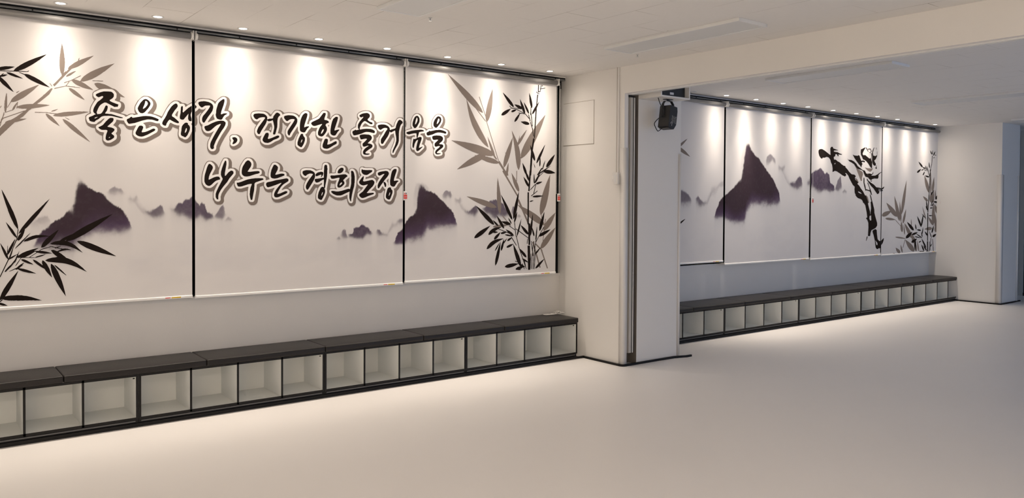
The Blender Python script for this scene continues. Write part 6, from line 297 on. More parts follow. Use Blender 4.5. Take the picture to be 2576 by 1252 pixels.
# ink wash mountains: opacity, ridge (x, z, softness), foot (x, z, softness), millimetres
MOUNTAINS = [
 (0.93, [[637,1141,10],[645,1168,8],[666,1202,6],[679,1227,3],[710,1252,3],[744,1285,2],[772,1302,2],[799,1318,2],[810,1338,3],[831,1352,6],[847,1365,16],[859,1425,32],[868,1485,32],[879,1529,18],[899,1537,10],[920,1519,6],[938,1496,2],[974,1480,2],[1010,1461,2],[1047,1426,2],[1084,1390,2],[1113,1370,2],[1136,1341,2],[1158,1312,2],[1177,1279,2],[1185,1254,2],[1188,1221,2]], [[635,1133,12],[679,1132,23],[760,1110,28],[848,1123,32],[879,1158,28],[919,1197,20],[973,1220,16],[1046,1219,16],[1120,1220,14],[1169,1229,10],[1188,1241,6]]),
 (0.35, [[619,1277,6],[646,1300,8],[670,1315,6],[700,1322,4],[720,1307,3],[727,1283,3]], [[619,1261,8],[659,1265,23],[693,1276,23],[727,1279,16]]),
 (0.55, [[1050,1475,3],[1060,1488,3],[1078,1504,2],[1093,1504,2],[1106,1494,2],[1127,1493,3],[1138,1469,4]], [[1050,1448,17],[1081,1455,13],[1102,1465,10],[1121,1459,10],[1138,1462,7]]),
 (0.35, [[1168,1442,10],[1193,1432,10],[1205,1439,10],[1218,1453,9],[1224,1422,10]], [[1168,1415,10],[1205,1412,10],[1221,1422,10]]),
 (0.25, [[1205,1429,21],[1237,1388,21],[1256,1364,17],[1275,1354,10]], [[1205,1405,3],[1224,1371,3],[1256,1336,5],[1275,1333,7]]),
 (0.75, [[1266,1350,9],[1285,1347,9],[1317,1357,5],[1347,1378,3],[1363,1392,2],[1376,1381,2],[1383,1353,2],[1388,1336,3]], [[1266,1340,7],[1291,1326,7],[1317,1319,9],[1340,1315,12],[1366,1326,17],[1388,1336,10]]),
 (0.82, [[1426,1371,11],[1446,1367,7],[1463,1385,5],[1480,1408,4],[1500,1403,3],[1520,1428,3],[1548,1432,2],[1565,1446,2],[1582,1432,2],[1596,1414,2],[1613,1389,2],[1627,1405,2],[1648,1396,2],[1657,1367,2],[1664,1346,2],[1686,1335,2],[1704,1331,2],[1708,1302,2]], [[1426,1353,11],[1466,1325,14],[1500,1325,14],[1534,1307,11],[1568,1296,11],[1595,1299,9],[1620,1310,11],[1658,1288,7],[1690,1299,7],[1708,1302,4]]),
 (0.7, [[1715,1313,5],[1740,1353,3],[1751,1373,2],[1772,1386,2],[1783,1360,7],[1786,1327,4]], [[1715,1306,5],[1743,1295,9],[1765,1294,9],[1786,1320,5]]),
 (0.45, [[1786,1283,4],[1805,1305,3],[1823,1303,3],[1834,1290,4]], [[1786,1280,7],[1815,1287,9],[1834,1287,7]]),
 (0.6, [[2627,1139,3],[2646,1147,3],[2662,1133,4]], [[2627,1134,4],[2646,1129,5],[2662,1131,4]]),
 (0.7, [[2665,1173,7],[2679,1205,3],[2698,1198,3],[2712,1159,3],[2719,1145,3]], [[2665,1147,11],[2693,1135,8],[2719,1141,4]]),
 (0.85, [[2727,1172,2],[2746,1171,2],[2763,1175,2],[2767,1211,2],[2789,1221,2],[2814,1223,2],[2838,1241,2],[2863,1231,3],[2892,1213,3],[2907,1195,4],[2925,1177,4]], [[2727,1143,5],[2785,1137,8],[2843,1131,8],[2873,1151,10],[2925,1168,8]]),
 (0.75, [[2967,1185,3],[2977,1201,2],[2992,1196,3],[3013,1171,5],[3043,1163,7],[3064,1158,9]], [[2967,1169,11],[2992,1151,10],[3043,1152,8],[3064,1154,5]]),
 (0.3, [[3059,1170,14],[3094,1224,14],[3105,1247,14],[3130,1246,14],[3156,1269,9],[3177,1280,5],[3198,1287,5],[3211,1287,5]], [[3059,1154,7],[3094,1201,7],[3115,1224,7],[3146,1232,9],[3162,1246,9],[3188,1241,14],[3211,1255,14]]),
 (0.5, [[3156,1267,5],[3177,1280,4],[3211,1287,4]], [[3156,1260,7],[3177,1255,9],[3211,1273,9]]),
 (0.97, [[3123,1095,2],[3128,1118,2],[3146,1145,2],[3162,1177,2],[3183,1188,3],[3206,1213,3],[3235,1264,2],[3256,1287,2],[3283,1305,3],[3304,1314,3],[3320,1335,9],[3332,1375,28],[3341,1468,37],[3351,1538,19],[3371,1559,9],[3395,1539,9],[3412,1520,6],[3461,1509,2],[3506,1489,2],[3539,1465,2],[3579,1432,2],[3630,1384,2],[3659,1365,2],[3688,1322,2],[3711,1278,2],[3723,1239,2],[3726,1215,2]], [[3123,1084,5],[3199,1082,9],[3252,1115,16],[3305,1111,16],[3375,1117,19],[3397,1140,24],[3435,1196,17],[3496,1209,17],[3580,1205,17],[3665,1214,17],[3726,1230,10]]),
 (0.2, [[3303,1486,28],[3319,1556,14],[3341,1575,7],[3390,1574,6],[3422,1558,6],[3444,1535,5]], [[3304,1412,47],[3358,1421,47],[3445,1469,28]]),
 (0.62, [[3580,1482,3],[3592,1500,3],[3608,1519,2],[3625,1518,2],[3637,1507,3],[3658,1508,3],[3672,1480,4]], [[3580,1465,14],[3613,1462,10],[3633,1476,9],[3658,1466,9],[3672,1477,7]]),
 (0.4, [[3704,1459,7],[3725,1442,7],[3741,1446,7],[3758,1463,9],[3765,1449,7]], [[3704,1421,14],[3733,1421,7],[3746,1411,7],[3765,1421,11]]),
 (0.28, [[3746,1421,28],[3784,1379,25],[3809,1358,18]], [[3746,1407,5],[3776,1362,5],[3810,1337,5]]),
 (0.8, [[3805,1348,7],[3852,1351,7],[3886,1372,4],[3912,1395,2],[3930,1390,2],[3943,1355,3]], [[3805,1337,7],[3844,1319,8],[3887,1319,12],[3904,1301,16],[3943,1337,14]]),
 (0.8, [[3987,1369,11],[4017,1380,4],[4035,1401,3],[4070,1434,3],[4097,1434,3],[4128,1449,2],[4146,1434,2],[4192,1420,2],[4215,1413,2],[4229,1373,2],[4242,1356,2],[4279,1340,2],[4282,1310,2]], [[3987,1358,11],[4035,1319,13],[4102,1293,10],[4134,1289,8],[4170,1314,13],[4225,1300,10],[4282,1307,7]]),
 (0.7, [[4307,1340,4],[4321,1380,2],[4339,1384,3],[4363,1336,4]], [[4307,1317,7],[4340,1299,7],[4363,1325,7]]),
 (0.5, [[4373,1299,3],[4396,1313,3],[4413,1302,3]], [[4373,1288,4],[4397,1286,6],[4413,1298,6]]),
 (0.72, [[6571,1564,8],[6635,1557,8],[6674,1532,5],[6713,1515,5],[6753,1464,13]], [[6573,1404,25],[6676,1413,26],[6754,1447,17]]),
 (0.72, [[6832,1482,5],[6865,1508,4],[6912,1465,5],[6966,1440,9],[7021,1440,13]], [[6833,1430,26],[6900,1396,22],[6940,1409,13],[7021,1423,13]]),
 (0.3, [[7020,1458,35],[7100,1590,18],[7169,1600,26],[7238,1654,13],[7308,1673,7]], [[7021,1414,13],[7101,1528,13],[7170,1547,26],[7238,1618,13],[7309,1620,18]]),
 (0.97, [[7150,1282,4],[7187,1370,4],[7241,1450,4],[7283,1486,4],[7332,1513,4],[7410,1559,4],[7495,1614,5],[7553,1660,5],[7625,1702,11],[7655,1826,45],[7686,1991,41],[7719,2097,18],[7759,2106,11],[7813,2047,7],[7875,1990,4],[7952,1956,4],[8015,1902,4],[8079,1848,4],[8240,1721,4],[8306,1637,4],[8373,1552,4],[8395,1438,4]], [[7150,1269,11],[7301,1277,16],[7415,1236,22],[7590,1207,23],[7693,1233,32],[7736,1343,41],[7810,1421,23],[7978,1422,23],[8167,1408,26],[8327,1428,27],[8395,1447,14]]),
 (0.2, [[7620,1970,36],[7662,2081,18],[7706,2120,9],[7767,2095,7]], [[7623,1843,73],[7770,1940,55]]),
 (0.6, [[8100,1943,7],[8115,1981,6],[8170,2016,5],[8218,1994,5],[8283,1950,8]], [[8101,1905,23],[8172,1913,17],[8219,1947,14],[8284,1912,14]]),
 (0.4, [[8349,1886,14],[8415,1859,11],[8480,1899,14]], [[8350,1838,19],[8432,1821,14],[8481,1861,19]]),
 (0.3, [[8415,1849,38],[8534,1718,48],[8584,1690,29]], [[8416,1830,8],[8500,1717,8],[8585,1642,12]]),
 (0.8, [[8585,1681,12],[8702,1693,12],[8752,1743,6],[8803,1768,5],[8838,1745,5],[8857,1666,6]], [[8585,1652,12],[8653,1624,15],[8738,1606,21],[8858,1647,22]]),
 (0.7, [[8961,1698,20],[9066,1750,10]], [[8961,1678,15],[9068,1660,20]]),
 (0.85, [[9041,1805,4],[9131,1843,5],[9196,1857,4],[9255,1886,3],[9327,1843,3],[9361,1807,3],[9399,1833,3],[9461,1810,2],[9486,1706,2],[9577,1665,2],[9595,1622,2]], [[9045,1649,18],[9137,1609,17],[9246,1574,17],[9355,1612,15],[9478,1577,15],[9596,1603,9]]),
 (0.7, [[9612,1628,6],[9667,1735,4],[9734,1792,4],[9767,1662,9]], [[9613,1610,6],[9693,1599,14],[9767,1643,12]]),
 (0.45, [[9786,1594,5],[9843,1620,4],[9885,1595,5]], [[9786,1575,6],[9833,1572,11],[9885,1582,8]]),
]

# ================================================================ THE SETTING
XL, XR, YN = -2.6, 14.0, -3.2       # left wall, far end, the open side behind the camera
struct(MB().box((XL - .1, YN, -0.1), (16.0, YG + 0.3, 0.0), M['floor']), 'floor')
struct(MB().box((XL - .1, YN, H), (16.0, YG + 0.3, H + 0.12), M['ceiling']), 'ceiling')
struct(MB().box((XL - .12, YN, 0), (XL, YG + .3, H), M['wall']), 'wall_left')
struct(MB().box((XL, YN - .12, 0), (5.105, YN, H), M['wall']), 'wall_front')
# lower wall under the windows, and the strip above them
lw = MB().box((XL, YW, 0), (XP + .03, YG + .25, 0.752), M['wall'])
lw.box((XP + .7, YW, 0), (XQ + .02, YG + .25, 0.742), M['wall'])
lw.box((XL, YB + .034, 2.594), (XP, YB + .040, H), M['wall']); lw.box((5.72, YB + .034, 2.594), (XQ, YB + .040, H), M['wall'])
struct(lw, 'wall_back')
tr = MB().box((XL, YW - .008, 0.728), (XP, YW, 0.752), M['white_plastic'])
tr.box((5.72, YW - .010, 0.732), (XQ, YW, 0.742), M['white_plastic'])
struct(tr, 'trim_1')

def window(name, x0, x1, zs, mull):
    fr = MB().box((x0, YB + .040, 2.584), (x1, YG, H), M['alu_dark'])
    fr.box((x0, YB + .036, 2.5675), (x1, YB + .085, 2.583), M['rail'], bev=.004)
    fr.box((x0, YB + .095, 2.50), (x1, YG, 2.584), M['alu_dark'])
    for x in mull: fr.box((x - .025, YG - .03, zs), (x + .025, YG, 2.50), M['alu_dark'])
    o = struct(fr, name)
    sc_ = MB()
    xx = x0 + .30
    while xx < x1 - .1: sc_.cyl((xx, YB + .032, 2.5755), (xx, YB + .040, 2.5755), .0045, M['alu_dark'], 10); xx += .42
    q = sc_.build('rail_screws'); q.parent = o; q['kind'] = 'stuff'
    g = MB().box((x0, YG, zs), (x1, YG + .01, 2.50), M['glass_dark']).build('window_pane'); g.parent = o
window('window_1', XL, XP, .752, (0.0, 1.575, 3.21, 4.93))
window('window_2', 5.72, XQ, .742, (7.318, 9.035, 10.793, 12.44))

# near pillar with its niche, the beam over the opening, far pillar
nx0, nx1 = 5.012, 5.140
wp = MB().box((XP, YP + .32, 0), (5.72, YG + .25, H), M['wall'])
wp.box((XP, YP, 0), (nx0, YP + .32, H), M['wall'])
wp.box((nx1, YP, 0), (5.705, YP + .32, H), M['wall'])
wp.box((nx0, YP + .001, 2.372), (nx1, YP + .32, H), M['wall'])
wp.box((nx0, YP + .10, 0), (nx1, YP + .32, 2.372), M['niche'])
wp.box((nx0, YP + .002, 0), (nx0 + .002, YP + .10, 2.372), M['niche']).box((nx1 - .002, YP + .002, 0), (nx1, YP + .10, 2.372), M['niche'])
struct(wp, 'wall_pillar')
struct(MB().box((XP, YN, 2.372), (5.105, YP, H), M['wall']), 'wall_beam')
wf = MB().box((XQ, YQ, 0), (13.07, YG + .25, H), M['wall'])
struct(wf, 'wall_far')
struct(MB().box((13.07, 5.035, 0), (16.0, YG + .25, H), M['wall']).box((14.06, YN, 0), (14.2, 5.035, H), M['wall']), 'wall_right')

# black vinyl base round the foot of both pillars, with its loose end
def base_strip(pts, name, h=0.018, t=0.016):
    mb = MB()
    for (a, b) in zip(pts, pts[1:]):
        a = Vector((*a, 0)); b = Vector((*b, 0)); d = (b - a).normalized(); n = Vector((d.y, -d.x, 0))
        e = d * 0.004
        q = [a - e, b + e, b + e + n * t, a - e + n * t]
        o = len(mb.v); k = mb.mi(M['trim_black'])
        mb.v += [tuple(p) for p in q] + [tuple(p + Vector((0, 0, h))) for p in q]
        for f in [(0, 1, 2, 3), (4, 7, 6, 5), (0, 4, 5, 1), (1, 5, 6, 2), (2, 6, 7, 3), (3, 7, 4, 0)]:
            mb.f.append([o + i for i in f]); mb.m.append(k); mb.sm.append(False)
    return struct(mb, name)
def arc(cx, cy, r, a0, a1, n=6): return [(cx + r * math.cos(R(a0 + (a1 - a0) * i / n)), cy + r * math.sin(R(a0 + (a1 - a0) * i / n))) for i in range(n + 1)]
base_strip([(4.884, 5.362), (XP - .008, 5.350)] + arc(XP + .017, YP + .017, .025, 180, 270) + [(5.45, YP - .008), (5.62, YP - .012), (5.70, YP - .035), (5.75, YP - .05), (5.81, YP - .05)], 'baseboard_pillar')
base_strip([(XQ - .004, 5.30)] + arc(XQ + .02, YQ + .02, .024, 180, 270) + [(12.85, YQ - .004), (12.95, YQ + .0), (13.10, YQ + .01), (13.16, YQ + .0)], 'baseboard_far')

# padded corner guards
def guard(cx, cy, sx, z1, label, leg=0.055, t=0.010):
    """wraps a vertical corner whose walls lie towards +y and sx*x"""
    e = empty('corner_guard', (cx, cy, 0), label, 'corner guard')
    r = 0.022
    outer = [(sx * leg, -t)] + [(sx * (r - t) - sx * r * math.cos(R(a)) , (r - t) - r * math.sin(R(a))) for a in (90, 75, 60, 45, 30, 15, 0)] + [(-sx * t, leg)]
    inner = [(-sx * .001, leg), (-sx * .001, -.001), (sx * leg, -.001)]
    o = MB().prism(outer + inner, 2, 0.016, z1, M['foam'], smooth=True).build('foam_strip'); o.parent = e
    return e
guard(XP, YP, 1, 1.90, 'rounded cream foam guard on pillar corner beside the folding partition', leg=.040)
guard(5.705, YP, -1, 1.876, 'foam guard on near pillar corner below the hanging effect light', leg=.03)
guard(XQ, YQ, 1, 1.86, 'foam guard on the lit edge of the far pillar')
guard(13.07, YQ, -1, 1.86, 'foam guard on the dark far edge of the distant pillar')

# access hatch, raceway and switches on the pillar side
hx = XP - .001
e = empty('access_panel', (XP, 5.448, 1.95), 'square flush access panel high on the pillar wall right of the blinds', 'access panel')
pm = MB().box((-.0035, -.205, .01), (0, .205, .40), M['wall']); local(pm, 'panel', e)
gm = MB()
for a, b in (((-.0015, -.209, .004), (-.0005, -.2055, .406)), ((-.0015, -.209, .401), (-.0005, .209, .404)), ((-.0015, -.209, .005), (-.0005, .209, .009)), ((-.0015, .2055, .004), (-.0005, .209, .25))):
    gm.box(a, b, M['seam'])
local(gm, 'shadow_gap', e)

e = empty('cable_raceway', (XP, 4.937, 1.69), 'white plastic cable raceway running from ceiling down to the grey switch box', 'cable raceway')
local(MB().box((-.014, -.018, 0), (0, .018, H - 1.69), M['white_plastic'], bev=.003), 'channel', e)
local(MB().box((-.0165, -.0015, 0), (-.0135, .0015, H - 1.69), M['seam']), 'cover_seam', e)
e = empty('junction_box', (XP, 4.935, 1.585), 'small grey junction box at lower end of the raceway on pillar', 'junction box')
local(MB().box((-.034, -.030, 0), (0, .026, .105), M['white_plastic'], bev=.003), 'box_body', e)
local(MB().box((-.0355, -.014, .02), (-.034, .010, .085), M['light_frame'], bev=.0005), 'cover', e)
e = empty('wall_switch', (XP, 4.982, 1.61), 'little white wall switch just left of the junction box', 'switch')
local(MB().box((-.010, -.017, 0), (0, .017, .075), M['white_plastic'], bev=.002), 'plate', e)
local(MB().box((-.014, -.009, .022), (-.010, .009, .053), M['white_gloss'], bev=.001), 'rocker', e)

# folding partition parked in the niche, its track on the beam
e = empty('folding_partition', (5.075, YP, 0), 'folded grey sliding partition stacked in the niche of the pillar', 'folding partition')
zb0, zt0 = 0.105, 2.345
for a, b, y0 in ((-.052, -.042, .020), (-.039, -.031, .016), (-.028, .006, .006)):
    local(MB().box((a, y0, zb0), (b, .098, zt0), M['leaf'], bev=.003), 'leaf_panel', e)
local(MB().box((-.062, .012, zb0), (-.053, .095, zt0), M['black_rubber']), 'seal', e)
local(MB().box((.0075, .010, zb0), (.017, .095, zt0), M['black_rubber']), 'seal', e)
local(MB().box((.018, .004, zb0), (.027, .098, zt0), M['white_plastic'], bev=.002), 'end_stile', e)
local(MB().box((-.055, .03, zt0), (.04, .06, 2.366), M['black_metal']), 'hanger', e)
e = empty('partition_track', (5.035, YP, 2.372), 'narrow pale metal track along the underside of the ceiling beam', 'track')
tk = MB().box((-.022, YN - YP + .05, -.010), (-.006, -.002, 0), M['light_frame']); tk.box((.006, YN - YP + .05, -.010), (.022, -.002, 0), M['light_frame']); tk.box((-.006, YN - YP + .05, -.003), (.006, -.002, 0), M['niche'])
local(tk, 'rail', e)

# glazed dark screen at the far end
d = MB().box((13.99, 4.965, 0), (14.06, 5.03, H), M['door_frame'])
d.box((14.0, 1.0, 1.875), (14.05, 4.965, 1.93), M['door_frame']).box((14.0, 1.0, 1.21), (14.05, 4.965, 1.27), M['door_frame'])
d.box((14.0, 1.0, 2.54), (14.05, 4.965, H), M['door_frame']).box((14.0, 1.0, 0), (14.05, 4.965, .05), M['trim_black']).box((14.0, 3.9, .05), (14.05, 3.95, 2.54), M['door_frame'])
do = struct(d, 'door_1')
g = MB().box((14.02, 1.0, .05), (14.04, 4.965, 2.54), M['glass_dark']).build('door_glass'); g.parent = do

# ================================================================ BENCHES WITH SHOE CUBBIES
def bench(x0, x1, yf, zt, divs, label, group, back=YW - .006):
    w_ = x1 - x0; dep = back - yf
    e = empty('bench_unit', (x0, yf, 0), label, 'storage bench', group)
    t = 0.014; z0 = 0.057
    def panel(xa, xb):
        mb = MB().box((xa, .004, z0), (xb, dep - .012, zt), M['laminate']); mb.box((xa, 0, z0 - .012), (xb, .004, zt), M['black_edge']); return mb
    local(panel(0, t), 'side_panel', e); local(panel(w_ - t, w_), 'side_panel', e)
    for x in divs: local(panel(x - x0 - .0065, x - x0 + .0065), 'divider', e)
    local(MB().box((t, .004, z0 - .012), (w_ - t, dep - .012, z0), M['laminate']).box((t, 0, z0 - .013), (w_ - t, .004, z0 + .002), M['black_edge']), 'bottom_panel', e)
    local(MB().box((t, .004, zt - .012), (w_ - t, dep - .012, zt), M['laminate']).box((t, 0, zt - .014), (w_ - t, .004, zt), M['black_edge']), 'top_panel', e)
    local(MB().box((t, dep - .012, z0), (w_ - t, dep - .004, zt), M['laminate']), 'back_panel', e)
    pl_ = MB().box((0, .012, 0), (w_, .03, z0 - .013), M['black_edge']).box((0, -.004, 0), (w_, .012, .022), M['black_edge'])
    pl_.box((t + .002, .006, .030), (w_ - t - .002, .012, .038), M['kick'])
    local(pl_, 'plinth', e)
    for xx in (t + .004, w_ - t - .010):
        pass
    hk = MB().cyl((w_ - t - .002, .03, zt - .03), (w_ - t - .012, .03, zt - .03), .004, M['black_metal'], 8); local(hk, 'shelf_pin', e)
    return e
def cushion(x0, x1, yf, zt, label, group, back=YW - .006, h=0.042):
    e = empty('bench_cushion', (x0, yf, zt), label, 'cushion', group)
    w_ = x1 - x0; dep = back - yf
    bm = bmesh.new(); bmesh.ops.create_cube(bm, size=1)
    for v in bm.verts: v.co = Vector((w_ / 2 + v.co.x * (w_ - .003), dep / 2 - .004 + v.co.y * (dep + .008), h / 2 + v.co.z * h))
    bmesh.ops.subdivide_edges(bm, edges=[ed for ed in bm.edges if abs((ed.verts[0].co - ed.verts[1].co).x) > .1], cuts=10, use_grid_fill=True)
    bmesh.ops.subdivide_edges(bm, edges=[ed for ed in bm.edges if abs((ed.verts[0].co - ed.verts[1].co).y) > .1], cuts=5, use_grid_fill=True)
    for v in bm.verts:
        if v.co.z > h * .9:
            fx = 4 * (v.co.x / w_) * (1 - v.co.x / w_); fy = 4 * (v.co.y / dep) * (1 - v.co.y / dep)
            v.co.z += .006 * max(0, fx) ** .35 * max(0, fy) ** .35
    sharp = [ed for ed in bm.edges if len(ed.link_faces) == 2 and ed.calc_face_angle() > 1.0]
    bmesh.ops.bevel(bm, geom=sharp, offset=.009, segments=3, profile=.6, affect='EDGES')
    mb = MB().bm(bm, M['leather'], smooth=True)
    local(mb, 'padded_top', e)
    yp = .004
    local(MB().tube([(.012, -.0075, h - .006), (w_ - .012, -.0075, h - .006)], .0022, M['leather'], 6), 'piping', e)
    return e
ub = [4.882, 3.653, 2.417, 1.170, -.075, -1.315]
ul = ['shoe cubby bench unit against the pillar, under the white cord', 'second shoe cubby bench unit left from the near pillar', 'shoe cubby bench unit in the middle of the left room, third from the pillar', 'nearest shoe cubby bench unit, cut by the left edge of the photo', 'shoe cubby bench unit continuing past the left edge']
divl = [[4.57, 4.267, 3.967], [3.339, 3.033, 2.736], [2.10, 1.792, 1.487], [.859, .555, .24], [-.38, -.69, -1.0]]
for i in range(4):
    bench(ub[i + 1] + .001, ub[i] - .001, 5.35, .330, divl[i], ul[i], 'cubby benches of the left room')
cb = [4.890, 4.045, 3.246, 2.421, 1.586, .756, -.075]
cl = ['black bench cushion in the corner by the pillar, with the cord on it', 'black bench cushion, second from the near pillar', 'black bench cushion, third from the near pillar', 'black bench cushion under the end of the middle blind, fourth from the pillar', 'long black bench cushion below the dark gap of the two big blinds', 'nearest black bench cushion, cut by the left photo edge']
for i in range(6):
    cushion(cb[i + 1], cb[i], 5.35, .3305, cl[i], 'cushions of the left bench')
ubr = [5.745, 6.956, 8.345, 9.743, 11.142, 12.535]
dr = [[5.945, 6.28, 6.617], [7.317, 7.66, 8.004], [8.70, 9.042, 9.389], [10.092, 10.434, 10.791], [11.491, 11.843, 12.183]]
ulr = ['bench unit partly hidden behind the near pillar, first of the far room', 'second cubby bench unit of the far room, right of the pillar', 'middle cubby bench unit of the far room, below the kicking figure', 'fourth cubby bench unit of the far room', 'last cubby bench unit of the far room, against the far pillar']
for i in range(5): bench(ubr[i] + .001, ubr[i + 1] - .001, 5.30, .316, dr[i], ulr[i], 'cubby benches of the far room')
cbr = [5.745, 6.44, 7.30, 8.165, 9.04, 9.91, 10.80, 11.68, 12.545]
clr = ['dark cushion half hidden by the near pillar on the far bench', 'dark cushion of the far bench, second from the near pillar', 'dark cushion of the far bench below the big mountain print', 'dark cushion of the far bench below the gap before the kicker blind', 'dark cushion of the far bench, fourth from the far pillar', 'dark cushion of the far bench, third from the far pillar', 'dark cushion of the far bench, second from the far pillar', 'dark cushion at the far end of the far bench, touching the far pillar']
for i in range(8): cushion(cbr[i], cbr[i + 1], 5.30, .3165, clr[i], 'cushions of the far bench', h=.036)

# clear cord left lying on the cushion by the pillar
e = empty('clear_cord', (4.80, 5.60, .3805), 'coil of clear plastic cord lying on the cushion by the pillar', 'cord')
random.seed(5)
pts = []
for i in range(70):
    t = i / 69
    a = t * 6 * math.pi; r = .030 + .012 * math.sin(3 * a / 2)
    cxx = .055 + .02 * math.sin(a * .33)
    pts.append((cxx + r * 1.2 * math.cos(a), -.015 + r * math.sin(a), .008 + .011 * (1 + math.sin(a * .7)) * .8))
pts += [(.02, -.01, .008), (-.03, .0, .006), (-.08, .012, .005), (-.10, .022, .005)]
pts2 = [(-.10, .022, .005), (-.085, -.01, .005), (-.03, -.028, .006), (.03, -.04, .010)]
local(MB().tube(pts, .0045, M['clear'], 7), 'coil', e); local(MB().tube(pts2, .0045, M['clear'], 7), 'loose_loop', e)

# ================================================================ ROLLER BLINDS WITH PRINTED FABRIC
def hash2(ix, iz, seed):
    n = (ix.astype(np.int64) * 374761393 + iz.astype(np.int64) * 668265263 + seed * 974711) & 0xffffffff
    n = ((n ^ (n >> 13)) * 1274126177) & 0xffffffff
    return ((n ^ (n >> 16)) & 0xffff) / 65535.0
def vnoise(x, z, seed):
    ix = np.floor(x); iz = np.floor(z); fx = x - ix; fz = z - iz
    fx = fx * fx * (3 - 2 * fx); fz = fz * fz * (3 - 2 * fz)
    a = hash2(ix, iz, seed); b = hash2(ix + 1, iz, seed); c = hash2(ix, iz + 1, seed); d_ = hash2(ix + 1, iz + 1, seed)
    return (a * (1 - fx) + b * fx) * (1 - fz) + (c * (1 - fx) + d_ * fx) * fz
def fbm(x, z, s, seed, o=4):
    r = 0; am = .5
    for k in range(o): r = r + am * (vnoise(x / s, z / s, seed + k) - .5); s = s / 2.1; am *= .55
    return r
def sig(t): return 1 / (1 + np.exp(-np.clip(t, -30, 30)))
def ink(X, Z):
    """colour of the print's washes at points of the fabric (mm)"""
    paper = np.array(FABRIC); C = np.repeat(paper[None, :], len(X), 0)
    wash = np.clip(fbm(X, Z * 1.6, 420, 3) * 1.5, 0, 1) * np.clip((1500 - Z) / 500, 0, 1)
    C = C * (1 - .13 * wash[:, None] * np.array([1.0, .95, .75]))
    for n, (op, top, bot) in enumerate(MOUNTAINS):
        T = np.array(top, float); B = np.array(bot, float)
        x0 = min(T[0, 0], B[0, 0]); x1 = max(T[-1, 0], B[-1, 0])
        sel = (X > x0 - 60) & (X < x1 + 60) & (Z > B[:, 1].min() - 220) & (Z < T[:, 1].max() + 120)
        if not sel.any(): continue
        x = X[sel]; z = Z[sel]
        big = 1.0 if op > .9 else .55
        xt = x + fbm(x, z, 30, 11) * 16 * big
        zt = np.interp(xt, T[:, 0], T[:, 1]); st = np.interp(xt, T[:, 0], T[:, 2])
        zb = np.interp(x, B[:, 0], B[:, 1]); sb = np.interp(x, B[:, 0], B[:, 2])
        crag = fbm(x, z, 34, 21 + n, 2) * np.minimum(26, 12 + st) * 1.2 + fbm(x * 1.6, z * .6, 11, 71 + n, 2) * 17 * (st < 30)
        a = sig((zt + crag - z) / (st * .5 + .6))
        b = sig((z - zb + fbm(x, z, 60, 31 + n) * (sb * 2.2 + 12)) / (sb * .50 + 2))
        ed = sig((x - x0) / 5) * sig((x1 - x) / 5)
        d_ = min(1, op * 1.12) * a * b * ed
        # body tone: darker core, purple towards the foot, warmer where the wash thins
        core = sig((z - zb - 60 * big) / (45 * big)); tone = np.clip(core * 1.1 + fbm(x, z, 160, 41 + n, 2) * .5, 0, 1)
        dark = np.array([.052, .034, .045]); pur = np.array([.115, .073, .145]); mid = np.array([.082, .055, .098])
        body = (dark[None] * tone[:, None] + pur[None] * (1 - tone[:, None])) if op > .9 else (mid[None] * (.95 + .5 * fbm(x, z, 70, 51 + n, 2))[:, None])
        d_ = np.clip(d_ * (1 + (.04 if op > .9 else .12) * fbm(x, z, 22, 61 + n)), 0, 1)
        D = d_[:, None]
        C[sel] = C[sel] * (1 - D) + body * D
        # pale mist hanging below the foot
        mist = op * .16 * sig((zb + 10 - z) / 18) * np.exp(-np.clip(zb - z, 0, 400) / 70) * ed
        C[sel] = C[sel] * (1 - mist[:, None] * np.array([1, .95, .85]))
    return C

def decode(txt):
    out = []
    for g in txt.split(';'):
        loops = []
        for l in g.split('|'):
            v = [int(t) for t in l.split()]; x, z = v[0], v[1]; P = [(x, z)]
            for i in range(2, len(v), 2): x += v[i]; z += v[i + 1]; P.append((x, z))
            loops.append(P)
        out.append(loops)
    return out

